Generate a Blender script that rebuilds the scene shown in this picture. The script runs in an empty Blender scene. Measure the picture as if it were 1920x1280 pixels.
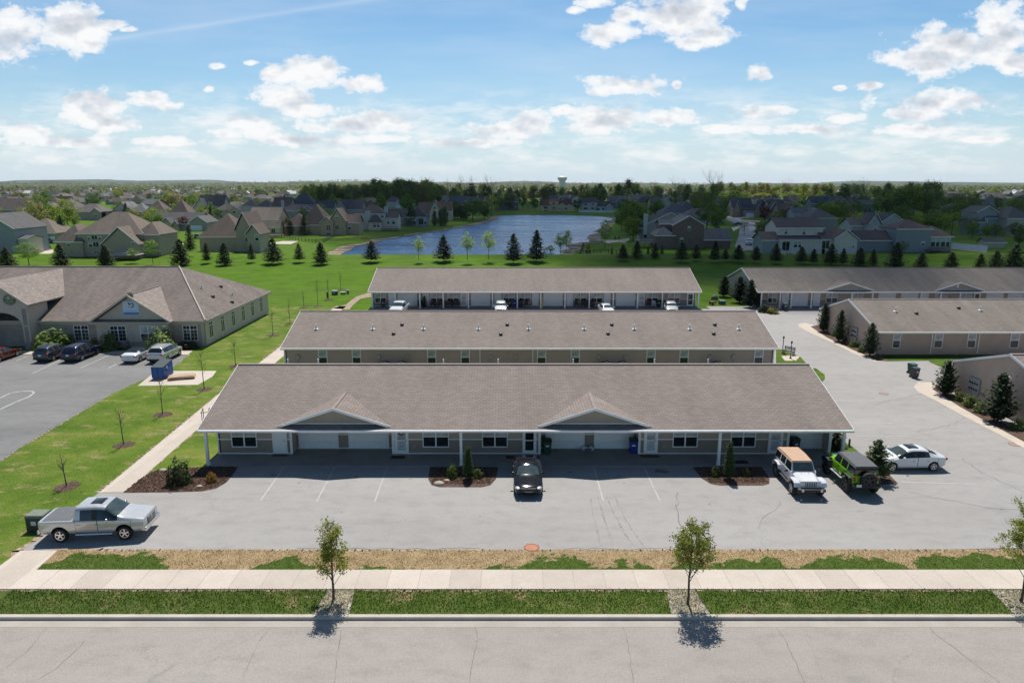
import bpy, bmesh, math, random
from mathutils import Vector, Matrix
R = random.Random(7)
SC = bpy.context.scene
COL = SC.collection
PI = math.pi
H = 19.0; F = 1330.0; PIT = math.atan(294 / F)

# ---------------------------------------------------------------- survey helpers (photo pixel -> metres on the ground)
def ray(px, py):
    u = (px - 960) / F; v = (640 - py) / F
    return (u, math.cos(PIT) + v * math.sin(PIT), -math.sin(PIT) + v * math.cos(PIT))
def G(px, py, z=0.0):
    d = ray(px, py); t = (z - H) / d[2]
    return Vector((d[0] * t, d[1] * t, z))
def onplane(px, py, y0, z0, s):           # plane z = z0 + s*(y-y0)
    d = ray(px, py); t = (z0 - s * y0 - H) / (d[2] - s * d[1])
    return Vector((d[0] * t, d[1] * t, H + d[2] * t))
def zd(y, z=0.0):                          # distance along the optical axis
    return y * math.cos(PIT) + (H - z) * math.sin(PIT)

# ---------------------------------------------------------------- mesh builder
class MB:
    def __init__(s): s.v = []; s.f = []; s.m = []
    def add(s, vs, fs, mi=0, M=None):
        b = len(s.v)
        for p in vs:
            p = Vector(p); s.v.append(tuple(M @ p) if M else tuple(p))
        for f in fs: s.f.append([b + i for i in f]); s.m.append(mi)
        return s
    def box(s, x0, x1, y0, y1, z0, z1, mi=0, M=None):
        return s.add([(x0,y0,z0),(x1,y0,z0),(x1,y1,z0),(x0,y1,z0),(x0,y0,z1),(x1,y0,z1),(x1,y1,z1),(x0,y1,z1)],
              [(0,3,2,1),(4,5,6,7),(0,1,5,4),(1,2,6,5),(2,3,7,6),(3,0,4,7)], mi, M)
    def quad(s, a, b, c, d, mi=0): return s.add([a,b,c,d], [(0,1,2,3)], mi)
    def ext(s, poly, axis, a, b, mi=0, M=None):   # extrude a 2-D polygon along axis 'x','y','z'
        n = len(poly)
        def P(p, t): return {'x': (t,p[0],p[1]), 'y': (p[0],t,p[1]), 'z': (p[0],p[1],t)}[axis]
        vs = [P(p,a) for p in poly] + [P(p,b) for p in poly]
        fs = [tuple(range(n))[::-1], tuple(range(n,2*n))] + [(i,(i+1)%n,n+(i+1)%n,n+i) for i in range(n)]
        return s.add(vs, fs, mi, M)
    def tube(s, pts, rs, n=6, mi=0, cap=True):
        pts = [Vector(p) for p in pts]; rings = []
        for i, p in enumerate(pts):
            d = (pts[min(i+1,len(pts)-1)] - pts[max(i-1,0)])
            d = d.normalized() if d.length > 1e-9 else Vector((0,0,1))
            a = d.orthogonal().normalized(); b = d.cross(a)
            r = rs[i] if isinstance(rs,(list,tuple)) else rs
            rings.append([tuple(p + r*(math.cos(2*PI*k/n)*a + math.sin(2*PI*k/n)*b)) for k in range(n)])
        vs = [q for r in rings for q in r]; fs = []
        for i in range(len(pts)-1):
            for k in range(n): fs.append((i*n+k, i*n+(k+1)%n, (i+1)*n+(k+1)%n, (i+1)*n+k))
        if cap: fs += [tuple(range(n))[::-1], tuple(range((len(pts)-1)*n, len(pts)*n))]
        return s.add(vs, fs, mi)
    def lathe(s, prof, n=16, mi=0, M=None, cap=True):        # profile (r,z) about Z
        vs = [(r*math.cos(2*PI*k/n), r*math.sin(2*PI*k/n), z) for r, z in prof for k in range(n)]
        fs = [(i*n+k, i*n+(k+1)%n, (i+1)*n+(k+1)%n, (i+1)*n+k) for i in range(len(prof)-1) for k in range(n)]
        if cap and prof[0][0] > 1e-4: fs.append(tuple(range(n))[::-1])
        if cap and prof[-1][0] > 1e-4: fs.append(tuple(range((len(prof)-1)*n, len(prof)*n)))
        return s.add(vs, fs, mi, M)
    def mesh(s, name, mats, smooth=False, angle=None, uv=True, fix=True):
        me = bpy.data.meshes.new(name)
        me.from_pydata(s.v, [], s.f)
        if not isinstance(mats, (list,tuple)): mats = [mats]
        for m in mats: me.materials.append(m)
        me.polygons.foreach_set('material_index', s.m)
        if fix:
            bm = bmesh.new(); bm.from_mesh(me)
            bmesh.ops.recalc_face_normals(bm, faces=bm.faces); bm.to_mesh(me); bm.free()
        if uv: autouv(me)
        if smooth:
            me.polygons.foreach_set('use_smooth', [True]*len(me.polygons))
            if angle: me.set_sharp_from_angle(angle=math.radians(angle))
        me.update()
        return me
    def build(s, name, mats, parent=None, label=None, **k):
        return put(name, s.mesh(name, mats, **k), parent, label=label)

def autouv(me):
    uvl = me.uv_layers.new(name='metres'); dat = [0.0]*(2*len(me.loops))
    vs = me.vertices
    for p in me.polygons:
        n = p.normal; u = Vector((0,0,1)).cross(n)
        if u.length < 1e-3: u = Vector((1,0,0))
        u.normalize(); w = n.cross(u)
        for li in p.loop_indices:
            co = vs[me.loops[li].vertex_index].co
            dat[2*li] = co.dot(u); dat[2*li+1] = co.dot(w)
    uvl.data.foreach_set('uv', dat)

def put(name, me, parent=None, loc=(0,0,0), rz=0, label=None, color=None):
    o = bpy.data.objects.new(name, me); COL.objects.link(o)
    o.parent = parent; o.location = loc; o.rotation_euler = (0,0,rz)
    if label: o['label'] = label
    if color: o.color = (*color, 1)
    return o
def tag(o, label, cat, group=None):
    o['label'] = label; o['category'] = cat
    if group: o['group'] = group
    return o
def thing(name, label, cat, loc=(0,0,0), rz=0, group=None):
    o = bpy.data.objects.new(name, None); COL.objects.link(o); o.empty_display_size = .2
    o.location = loc; o.rotation_euler = (0,0,rz)
    return tag(o, label, cat, group)
def structure(o): o['kind'] = 'structure'; return o
def stuff(o): o['kind'] = 'stuff'; return o
KIDS = {}
def kids(o): return [c for c in o.children]
def dup(o, parent=None, color=None, top=True):
    c = o.copy(); COL.objects.link(c); c.parent = parent
    if color: c.color = (*color, 1)
    for ch in kids(o): dup(ch, c, color, False)
    return c
_ones = 'first second third fourth fifth sixth seventh eighth ninth tenth eleventh twelfth thirteenth fourteenth fifteenth sixteenth seventeenth eighteenth nineteenth'.split()
_tens = 'twenty thirty forty fifty sixty seventy eighty ninety'.split()
def ordw(n):
    if n <= 19: return _ones[n-1]
    if n >= 100: return 'hundred and ' + ordw(n-100) if n > 100 else 'hundredth'
    t, u = divmod(n, 10)
    return _tens[t-2][:-1]+'ieth' if u == 0 else _tens[t-2]+'-'+_ones[u-1]

# ---------------------------------------------------------------- materials
def newmat(name):
    m = bpy.data.materials.new(name); m.use_nodes = True
    nt = m.node_tree; b = nt.nodes['Principled BSDF']
    return m, nt, b
def N(nt, t, **k):
    n = nt.nodes.new(t)
    for a, v in k.items(): setattr(n, a, v)
    return n
def ramp(nt, src, stops):
    r = N(nt, 'ShaderNodeValToRGB'); cr = r.color_ramp
    while len(cr.elements) < len(stops): cr.elements.new(.5)
    for e, (p, c) in zip(cr.elements, stops): e.position = p; e.color = (*c,1) if len(c) == 3 else c
    nt.links.new(src, r.inputs[0]); return r.outputs[0]
def mathn(nt, op, a, b=None, clamp=False):
    n = N(nt, 'ShaderNodeMath', operation=op); n.use_clamp = clamp
    for i, x in enumerate((a, b)):
        if x is None: continue
        if isinstance(x, (int,float)): n.inputs[i].default_value = x
        else: nt.links.new(x, n.inputs[i])
    return n.outputs[0]
def mixc(nt, fac, a, b, mode='MIX'):
    n = N(nt, 'ShaderNodeMix', data_type='RGBA', blend_type=mode)
    for s, x in ((0, fac), (6, a), (7, b)):
        if isinstance(x, (int,float)): n.inputs[s].default_value = x
        elif isinstance(x, tuple): n.inputs[s].default_value = (*x,1) if len(x) == 3 else x
        else: nt.links.new(x, n.inputs[s])
    return n.outputs[2]
def noise(nt, vec, scale, detail=4, rough=.55, out=0):
    n = N(nt, 'ShaderNodeTexNoise'); n.inputs['Scale'].default_value = scale
    n.inputs['Detail'].default_value = detail; n.inputs['Roughness'].default_value = rough
    if vec is not None: nt.links.new(vec, n.inputs['Vector'])
    return n.outputs[out]
def coord(nt, kind='Object'):
    t = N(nt, 'ShaderNodeTexCoord'); return t.outputs[kind]
def mapping(nt, vec, scale=(1,1,1), loc=(0,0,0), rot=(0,0,0)):
    m = N(nt, 'ShaderNodeMapping'); m.inputs['Scale'].default_value = scale
    m.inputs['Location'].default_value = loc; m.inputs['Rotation'].default_value = rot
    nt.links.new(vec, m.inputs['Vector']); return m.outputs[0]
def bump(nt, b, h, strength=.3, dist=.02):
    n = N(nt, 'ShaderNodeBump'); n.inputs['Strength'].default_value = strength; n.inputs['Distance'].default_value = dist
    nt.links.new(h, n.inputs['Height']); nt.links.new(n.outputs[0], b.inputs['Normal'])
def worldpos(nt): return N(nt, 'ShaderNodeNewGeometry').outputs['Position']

def plain(name, col, rough=.6, metal=0, spec=.5, var=.12, sc=3.0):
    m, nt, b = newmat(name)
    v = noise(nt, coord(nt), sc, 5)
    lo = tuple(c*(1-var) for c in col); hi = tuple(min(1,c*(1+var)) for c in col)
    nt.links.new(ramp(nt, v, [(.3,lo),(.7,hi)]), b.inputs['Base Color'])
    b.inputs['Roughness'].default_value = rough; b.inputs['Metallic'].default_value = metal
    b.inputs['Specular IOR Level'].default_value = spec
    return m
def paint(name, col, metal=0.0, rough=.16, coat=.6, rv=.06):
    m, nt, b = newmat(name)
    g = noise(nt, coord(nt), 6, 3)
    nt.links.new(ramp(nt, g, [(.3,tuple(c*.94 for c in col)),(.7,col)]), b.inputs['Base Color'])
    nt.links.new(ramp(nt, noise(nt, coord(nt), 2.5, 6), [(.35,(rough,)*3),(.75,(rough+rv,)*3)]), b.inputs['Roughness'])
    b.inputs['Metallic'].default_value = metal
    b.inputs['Coat Weight'].default_value = coat; b.inputs['Coat Roughness'].default_value = .08
    return m
def objcol(nt):
    o = N(nt, 'ShaderNodeObjectInfo'); return o.outputs['Color'], o.outputs['Random']

def shingle(name, col, usecol=False, row=.2, width=.42, var=.13, streak=.1):
    m, nt, b = newmat(name); uv = coord(nt, 'UV')
    br = N(nt, 'ShaderNodeTexBrick'); nt.links.new(uv, br.inputs['Vector'])
    br.offset = .5; br.inputs['Scale'].default_value = 1.0
    br.inputs['Brick Width'].default_value = width; br.inputs['Row Height'].default_value = row
    br.inputs['Mortar Size'].default_value = .022; br.inputs['Mortar Smooth'].default_value = .6
    br.inputs['Bias'].default_value = -.1
    br.inputs['Color1'].default_value = (1-var,)*3+(1,); br.inputs['Color2'].default_value = (1+var*.55,)*3+(1,)
    br.inputs['Mortar'].default_value = (.60,.58,.57,1)
    big = noise(nt, mapping(nt, uv, (.16,.2,1)), 1.0, 3, .5)
    st = noise(nt, mapping(nt, uv, (.55,.05,1)), 1.0, 5, .6)
    fine = noise(nt, mapping(nt, uv, (1,2.2,1)), 9, 3, .6)
    c = mixc(nt, 1.0, br.outputs['Color'], ramp(nt, big, [(.3,(.94,.94,.95)),(.7,(1.04,1.03,1.02))]), 'MULTIPLY')
    c = mixc(nt, 1.0, c, ramp(nt, st, [(.3,(1-streak,)*3),(.7,(1+streak*.6,)*3)]), 'MULTIPLY')
    c = mixc(nt, 1.0, c, ramp(nt, fine, [(.3,(.86,.86,.86)),(.7,(1.12,1.11,1.10))]), 'MULTIPLY')
    base = objcol(nt)[0] if usecol else col
    c = mixc(nt, 1.0, c, base, 'MULTIPLY')
    nt.links.new(c, b.inputs['Base Color']); b.inputs['Roughness'].default_value = .92
    b.inputs['Specular IOR Level'].default_value = .15
    bump(nt, b, br.outputs['Fac'], -.35, .02)
    return m
def siding(name, col, usecol=False, lap=.13, strength=.5):
    m, nt, b = newmat(name); uv = coord(nt, 'UV')
    sep = N(nt, 'ShaderNodeSeparateXYZ'); nt.links.new(uv, sep.inputs[0])
    fr = mathn(nt, 'FRACT', mathn(nt, 'DIVIDE', sep.outputs[1], lap))
    line = ramp(nt, fr, [(0,(.62,.62,.62)),(.1,(1,1,1)),(1,(.97,.97,.97))])
    dirt = ramp(nt, noise(nt, mapping(nt, uv, (.5,.25,1)), 2.2, 6, .6), [(.3,(.92,.92,.91)),(.75,(1.05,1.05,1.05))])
    base = mixc(nt, 1.0, objcol(nt)[0], (1.2,1.0,.90), 'MULTIPLY') if usecol else col
    c = mixc(nt, 1.0, mixc(nt, 1.0, line, dirt, 'MULTIPLY'), base, 'MULTIPLY')
    nt.links.new(c, b.inputs['Base Color']); b.inputs['Roughness'].default_value = .55
    b.inputs['Specular IOR Level'].default_value = .3
    bump(nt, b, fr, strength, .012)
    return m
def brickm(name, c1, c2, mortar, usecol=False):
    m, nt, b = newmat(name); uv = coord(nt, 'UV')
    br = N(nt, 'ShaderNodeTexBrick'); nt.links.new(uv, br.inputs['Vector'])
    br.inputs['Scale'].default_value = 1; br.inputs['Brick Width'].default_value = .22; br.inputs['Row Height'].default_value = .075
    br.inputs['Mortar Size'].default_value = .009
    for k, c in (('Color1',c1),('Color2',c2),('Mortar',mortar)): br.inputs[k].default_value = (*c,1)
    c = mixc(nt, 1.0, br.outputs['Color'], ramp(nt, noise(nt, uv, 1.3, 6, .65), [(.3,(.82,.82,.82)),(.7,(1.12,1.1,1.08))]), 'MULTIPLY')
    nt.links.new(c, b.inputs['Base Color']); b.inputs['Roughness'].default_value = .9
    bump(nt, b, br.outputs['Fac'], -.4, .01)
    return m
def asphalt(name, c0, c1, crackle=.5):
    m, nt, b = newmat(name); p = worldpos(nt)
    big = noise(nt, mapping(nt, p, (.05,.13,1)), 1.2, 7, .62)
    mid = noise(nt, mapping(nt, p, (.5,.9,1)), 1.4, 6, .65)
    fine = noise(nt, p, 22, 4, .7)
    c = ramp(nt, big, [(.25,c0),(.5,tuple((a+b_)/2 for a,b_ in zip(c0,c1))),(.78,c1)])
    c = mixc(nt, 1.0, c, ramp(nt, mid, [(.25,(.84,.84,.85)),(.5,(1,1,1)),(.8,(1.07,1.06,1.05))]), 'MULTIPLY')
    c = mixc(nt, 1.0, c, ramp(nt, fine, [(.25,(.72,.72,.72)),(.75,(1.24,1.24,1.23))]), 'MULTIPLY')
    vo = N(nt, 'ShaderNodeTexVoronoi', feature='DISTANCE_TO_EDGE'); vo.inputs['Scale'].default_value = .14
    wob = noise(nt, p, .5, 6, .65, 1)
    ad = N(nt, 'ShaderNodeVectorMath', operation='MULTIPLY_ADD'); nt.links.new(wob, ad.inputs[0])
    ad.inputs[1].default_value = (3.2,3.2,0); nt.links.new(p, ad.inputs[2]); nt.links.new(ad.outputs[0], vo.inputs['Vector'])
    ck = ramp(nt, vo.outputs['Distance'], [(0,(.0,)*3),(.004,(1,)*3)])
    gate = ramp(nt, noise(nt, p, .09, 3), [(.5,(1,)*3),(.6,(0,)*3)])
    ck = mixc(nt, gate, ck, (1,1,1))
    c = mixc(nt, crackle, c, mixc(nt, ck, (.35,.35,.36), (1,1,1)), 'MULTIPLY')
    nt.links.new(c, b.inputs['Base Color']); b.inputs['Roughness'].default_value = .9; b.inputs['Specular IOR Level'].default_value = .25
    bump(nt, b, fine, .25, .01)
    return m
def concrete(name, c0, c1, slab=None):
    m, nt, b = newmat(name); p = worldpos(nt)
    c = ramp(nt, noise(nt, p, .7, 7, .62), [(.25,c0),(.75,c1)])
    c = mixc(nt, 1.0, c, ramp(nt, noise(nt, p, 14, 4, .7), [(.25,(.86,.86,.86)),(.75,(1.1,1.1,1.1))]), 'MULTIPLY')
    if slab:
        w = N(nt, 'ShaderNodeTexBrick'); w.offset = 0
        nt.links.new(mapping(nt, p, (1,0,1), (0,.5,0)), w.inputs['Vector'])
        w.inputs['Scale'].default_value = 1; w.inputs['Brick Width'].default_value = slab; w.inputs['Row Height'].default_value = 1
        w.inputs['Mortar Size'].default_value = 0
        for k in ('Color1','Color2'): w.inputs[k].default_value = ((.9,.9,.89,1) if k == 'Color1' else (1.06,1.06,1.06,1))
        c = mixc(nt, 1.0, c, w.outputs['Color'], 'MULTIPLY')
    nt.links.new(c, b.inputs['Base Color']); b.inputs['Roughness'].default_value = .88; b.inputs['Specular IOR Level'].default_value = .2
    return m
def glassm(name, col=(.02,.025,.03), rough=.04, spec=.6):
    m, nt, b = newmat(name)
    nt.links.new(ramp(nt, noise(nt, coord(nt), 1.2, 2), [(.3,tuple(c*.6 for c in col)),(.7,tuple(c*1.4 for c in col))]), b.inputs['Base Color'])
    b.inputs['Roughness'].default_value = rough; b.inputs['Specular IOR Level'].default_value = spec
    return m
def leafm(name, col=None, trans=.35, var=.45, sc=.9, rough=.7):
    m = bpy.data.materials.new(name); m.use_nodes = True; nt = m.node_tree; nt.nodes.clear()
    out = N(nt, 'ShaderNodeOutputMaterial')
    g = N(nt, 'ShaderNodeNewGeometry')
    base = col if col else objcol(nt)[0]
    v1 = ramp(nt, g.outputs['Random Per Island'], [(0,(1-var,)*3),(1,(1+var,1+var*.95,1+var*.6))])
    v2 = ramp(nt, noise(nt, coord(nt), sc, 3), [(.3,(.72,.75,.78)),(.7,(1.22,1.18,1.05))])
    c = mixc(nt, 1.0, mixc(nt, 1.0, v1, v2, 'MULTIPLY'), base, 'MULTIPLY')
    d = N(nt, 'ShaderNodeBsdfPrincipled'); t = N(nt, 'ShaderNodeBsdfTranslucent'); mx = N(nt, 'ShaderNodeMixShader')
    d.inputs['Roughness'].default_value = rough; d.inputs['Specular IOR Level'].default_value = .25
    nt.links.new(c, d.inputs['Base Color']); nt.links.new(mixc(nt, 1.0, c, (1.15,1.25,.7), 'MULTIPLY'), t.inputs['Color'])
    mx.inputs[0].default_value = trans
    nt.links.new(d.outputs[0], mx.inputs[1]); nt.links.new(t.outputs[0], mx.inputs[2]); nt.links.new(mx.outputs[0], out.inputs[0])
    return m
def grassm(name, stops, sc=.35, stripes=0.0, dry=None, dryamt=.55):
    m, nt, b = newmat(name); p = worldpos(nt)
    n1 = noise(nt, p, sc, 7, .65); n2 = noise(nt, mapping(nt, p, (1,1,1)), 9, 5, .75); n3 = noise(nt, p, .05, 5, .6)
    c = ramp(nt, n1, stops)
    c = mixc(nt, 1.0, c, ramp(nt, n2, [(.25,(.55,.58,.55)),(.5,(1,1,1)),(.75,(1.4,1.35,1.25))]), 'MULTIPLY')
    c = mixc(nt, 1.0, c, ramp(nt, n3, [(.3,(.86,.9,.9)),(.7,(1.12,1.08,1.0))]), 'MULTIPLY')
    if stripes:
        w = N(nt, 'ShaderNodeTexWave', bands_direction='Y'); w.inputs['Scale'].default_value = .17
        w.inputs['Distortion'].default_value = 1.2; w.inputs['Detail'].default_value = 2; w.inputs['Detail Scale'].default_value = .3
        nt.links.new(p, w.inputs['Vector'])
        c = mixc(nt, 1.0, c, ramp(nt, w.outputs['Fac'], [(.3,(1-stripes,)*3),(.7,(1+stripes,1+stripes*.8,1)) ]), 'MULTIPLY')
    if dry:
        dn = noise(nt, mapping(nt, p, (.5,.9,1)), .9, 7, .7)
        c = mixc(nt, ramp(nt, dn, [(dryamt,(0,)*3),(dryamt+.1,(1,)*3)]), c, mixc(nt, 1.0, dry, ramp(nt, n2, [(.25,(.6,)*3),(.75,(1.3,)*3)]), 'MULTIPLY'))
    nt.links.new(c, b.inputs['Base Color']); b.inputs['Roughness'].default_value = .95; b.inputs['Specular IOR Level'].default_value = .1
    bump(nt, b, n2, .8, .05)
    return m
def mulchm(name, c0, c1, c2, sc=16):
    m, nt, b = newmat(name); p = worldpos(nt)
    vo = N(nt, 'ShaderNodeTexVoronoi'); vo.inputs['Scale'].default_value = sc; nt.links.new(p, vo.inputs['Vector'])
    sep = N(nt, 'ShaderNodeSeparateColor'); nt.links.new(vo.outputs['Color'], sep.inputs[0])
    c = ramp(nt, sep.outputs[0], [(0,c0),(.6,c1),(1,c2)])
    c = mixc(nt, 1.0, c, ramp(nt, noise(nt, p, 1.1, 5), [(.3,(.75,)*3),(.7,(1.2,)*3)]), 'MULTIPLY')
    nt.links.new(c, b.inputs['Base Color']); b.inputs['Roughness'].default_value = .95
    bump(nt, b, vo.outputs['Distance'], .8, .04)
    return m
# ---------------------------------------------------------------- camera, sun, sky
cam = bpy.data.cameras.new('camera'); cam.lens = F / 1920 * 36; cam.sensor_width = 36; cam.clip_end = 30000; cam.clip_start = .5
co = bpy.data.objects.new('camera', cam); COL.objects.link(co); co.location = (0,0,H); co.rotation_euler = (PI/2 - PIT, 0, 0)
SC.camera = co
SUN_EL = math.radians(60)
sl = bpy.data.lights.new('sun', 'SUN'); sl.energy = 5.0; sl.angle = math.radians(.53); sl.color = (1,.965,.9)
so = bpy.data.objects.new('sun', sl); COL.objects.link(so); so.rotation_euler = (-(PI/2 - SUN_EL), 0, 0); so.location = (0,60,120)
vs = SC.view_settings; SC.display_settings.display_device = 'sRGB'; vs.view_transform = 'Standard'; vs.look = 'None'; vs.exposure = 0.15; vs.gamma = 1; vs.use_curve_mapping = False
SC.cycles.max_bounces = 6; SC.cycles.diffuse_bounces = 3; SC.cycles.transparent_max_bounces = 32; SC.cycles.volume_bounces = 0
SC.cycles.use_denoising = True
SC.cycles.sample_clamp_indirect = 4

wd = bpy.data.worlds.new('World'); SC.world = wd; wd.use_nodes = True
nt = wd.node_tree; bg = nt.nodes['Background']
SKY = .10
sky = N(nt, 'ShaderNodeTexSky'); sky.sky_type = 'NISHITA'; sky.sun_disc = False; sky.sun_elevation = SUN_EL; sky.sun_rotation = 0
sky.altitude = 250; sky.air_density = 1.0; sky.dust_density = .4; sky.ozone_density = 3.0
dirv = N(nt, 'ShaderNodeTexCoord').outputs['Generated']
sp = N(nt, 'ShaderNodeSeparateXYZ'); nt.links.new(dirv, sp.inputs[0])
yy = mathn(nt, 'MAXIMUM', sp.outputs[1], .08)
U = mathn(nt, 'DIVIDE', sp.outputs[0], yy); V = mathn(nt, 'DIVIDE', sp.outputs[2], yy)
cb = N(nt, 'ShaderNodeCombineXYZ'); nt.links.new(U, cb.inputs[0]); nt.links.new(V, cb.inputs[1])
uv = cb.outputs[0]
BL = [(40,58,118,44),(125,50,70,40),(170,82,26,16),(215,46,32,11),(240,56,20,7),(405,125,20,7),(470,119,15,6),(392,168,10,6),
 (520,142,42,18),(590,138,52,28),(612,125,28,18),(672,158,58,17),(530,186,72,28),(575,208,85,14),(175,188,50,22),(200,198,40,20),(170,222,76,22),(215,232,45,18),
 (275,186,48,16),(320,200,46,9),(655,232,100,16),(700,226,45,16),(590,240,50,12),(440,232,24,12),(430,252,38,12),(480,245,36,24),
 (1145,64,50,22),(1080,21,20,8),(1112,4,34,12),(1172,28,26,14),(1285,22,90,40),(1335,65,42,24),(1300,80,28,12),(1390,8,14,14),
 (1180,160,70,20),(1125,172,26,10),(1427,138,23,16),(1268,160,10,8),(1880,60,80,44),(1790,85,95,40),(1715,112,80,22),(1900,115,50,22),
 (1770,190,110,24),(1720,212,66,14),(1820,185,60,18),(1418,209,52,13),(1580,224,44,11),(1632,160,24,8),(1575,166,10,5),
 (1130,220,80,20),(1240,222,75,16),(1090,240,50,16),(1000,228,40,30),(945,245,100,16),(1055,208,26,10),
 (1370,243,75,10),(1530,242,80,9),(1690,246,80,12),(1840,262,50,6),(300,266,70,9),(70,250,50,16),(120,266,110,12),(560,262,120,12),(720,262,50,8),(880,268,110,9)]
acc = None
for (bx, by, rx, ry) in BL:
    d = ray(bx, by); cu, cv = d[0]/d[1], d[2]/d[1]
    d2 = ray(bx + rx, by); d3 = ray(bx, by - ry); su = .84/abs(d2[0]/d2[1]-cu); sv = .80/abs(d3[2]/d3[1]-cv)
    mp = N(nt, 'ShaderNodeVectorMath', operation='MULTIPLY_ADD'); nt.links.new(uv, mp.inputs[0])
    mp.inputs[1].default_value = (su,sv,0); mp.inputs[2].default_value = (-cu*su,-cv*sv,0)
    dt = N(nt, 'ShaderNodeVectorMath', operation='LENGTH'); nt.links.new(mp.outputs[0], dt.inputs[0])
    acc = dt.outputs['Value'] if acc is None else mathn(nt, 'SMOOTH_MIN', acc, dt.outputs['Value'])
    if acc.node.type == 'MATH': acc.node.inputs[2].default_value = .18
F0 = mathn(nt, 'SUBTRACT', 1.0, acc)                                    # 1 in a cloud's heart, 0 at its rim
fb = noise(nt, mapping(nt, uv, (1,1.5,1)), 15, 10, .63)
fbf = noise(nt, mapping(nt, uv, (1,1.4,1)), 46, 8, .68)
fbs = mathn(nt, 'ADD', mathn(nt, 'MULTIPLY', mathn(nt, 'SUBTRACT', fb, .5), 3.0), mathn(nt, 'MULTIPLY', mathn(nt, 'SUBTRACT', fbf, .5), 1.3))
dens = mathn(nt, 'ADD', mathn(nt, 'MAXIMUM', F0, -1.2), fbs)
cov = ramp(nt, dens, [(.0,(0,0,0)),(.12,(.22,)*3),(.34,(.78,)*3),(.7,(1,1,1))])
# thin rows of distant fair-weather cloud close to the horizon
low = noise(nt, mapping(nt, uv, (4.2,15,1)), 2.6, 9, .64)
lowg = ramp(nt, V, [(.01,(0,0,0)),(.03,(1,1,1)),(.085,(1,1,1)),(.14,(0,0,0))])
lowc = mathn(nt, 'MULTIPLY', ramp(nt, low, [(.43,(0,0,0)),(.62,(.72,)*3)]), lowg)
# faint veil and an old contrail
veil = ramp(nt, noise(nt, mapping(nt, uv, (1.2,7,1), (0,0,0), (0,0,.12)), 1.6, 6, .6), [(.42,(0,0,0)),(.75,(.26,)*3)])
a = ray(0,106); b_ = ray(690,0); au, av, bu, bv = a[0]/a[1], a[2]/a[1], b_[0]/b_[1], b_[2]/b_[1]
L = math.hypot(bu-au, bv-av); nx, ny = -(bv-av)/L, (bu-au)/L
ln = mathn(nt, 'ABSOLUTE', mathn(nt, 'SUBTRACT', mathn(nt, 'ADD', mathn(nt, 'MULTIPLY', U, nx), mathn(nt, 'MULTIPLY', V, ny)), au*nx+av*ny))
trail = mathn(nt, 'MULTIPLY', ramp(nt, ln, [(0,(.16,)*3),(.005,(0,0,0))]), ramp(nt, U, [(0,(1,)*3),(.05,(0,)*3)]))
tot = mathn(nt, 'MAXIMUM', mathn(nt, 'MAXIMUM', cov, lowc), mathn(nt, 'ADD', veil, trail), clamp=True)
front = ramp(nt, sp.outputs[1], [(.08,(0,0,0)),(.2,(1,1,1))])
tot = mathn(nt, 'MULTIPLY', tot, front)
ls1 = noise(nt, mapping(nt, uv, (1,1.5,1)), 15, 4, .5); ls2 = noise(nt, mapping(nt, uv, (1,1.5,1), (0,-.016,0)), 15, 4, .5)
lit = mathn(nt, 'ADD', mathn(nt, 'MULTIPLY', mathn(nt, 'SUBTRACT', ls1, ls2), 3.2), mathn(nt, 'MULTIPLY', dens, -.30))
ccol = ramp(nt, mathn(nt, 'ADD', lit, .80), [(.08,(.50,.54,.60)),(.40,(.66,.69,.74)),(.72,(.87,.875,.88))])
ccol = mixc(nt, 1.0, ccol, (1/SKY,)*3, 'MULTIPLY')
skc = mixc(nt, 1.0, sky.outputs[0], (.70,.90,.96), 'MULTIPLY')
skc = mixc(nt, ramp(nt, V, [(0,(.9,)*3),(.05,(.58,)*3),(.12,(.20,)*3),(.22,(0,)*3)]), skc, tuple(c/SKY for c in (.60,.70,.79)))
wd.cycles.sampling_method = 'MANUAL'; wd.cycles.sample_map_resolution = 256
zen = ramp(nt, sp.outputs[2], [(.27,(1,1,1)),(.5,(.68,.69,.71))])          # overhead sky dimmed by hand to lessen fill light in the shade
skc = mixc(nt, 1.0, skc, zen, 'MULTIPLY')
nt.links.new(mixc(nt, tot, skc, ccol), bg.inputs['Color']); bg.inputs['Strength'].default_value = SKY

# ---------------------------------------------------------------- ground, water, paving
M_lawn = grassm('lawn_grass', [(.3,(.045,.085,.012)),(.5,(.072,.125,.016)),(.7,(.105,.155,.026))], .3, .07)
M_verge = grassm('verge_grass', [(.3,(.046,.080,.014)),(.5,(.074,.112,.022)),(.7,(.135,.14,.05))], .8, 0, (.30,.22,.12), .57)
M_rough = grassm('rough_lawn', [(.3,(.066,.115,.014)),(.5,(.100,.160,.020)),(.7,(.185,.20,.05))], .30, 0, (.26,.22,.10), .545)
M_dry = grassm('dry_grass', [(.3,(.24,.165,.095)),(.5,(.34,.245,.14)),(.7,(.42,.32,.20))], 1.2, 0, (.05,.095,.018), .66)
M_asph = asphalt('weathered_asphalt', (.285,.27,.258), (.355,.339,.325), .25)
M_asph2 = asphalt('dark_asphalt', (.15,.149,.148), (.235,.23,.226), .8)
M_road = asphalt('street_concrete', (.28,.25,.228), (.35,.318,.29), .35)
M_conc = concrete('pale_concrete', (.47,.405,.345), (.56,.49,.425), 1.52)
M_conc2 = concrete('tan_concrete', (.46,.39,.32), (.56,.49,.41))
M_gut = concrete('gutter_concrete', (.335,.30,.262), (.42,.385,.34))
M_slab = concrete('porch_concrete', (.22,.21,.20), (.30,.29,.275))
M_curb = concrete('kerb_concrete', (.42,.37,.32), (.56,.50,.44))
M_mulch = mulchm('brown_mulch', (.035,.018,.012), (.085,.045,.03), (.17,.11,.08))
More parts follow.
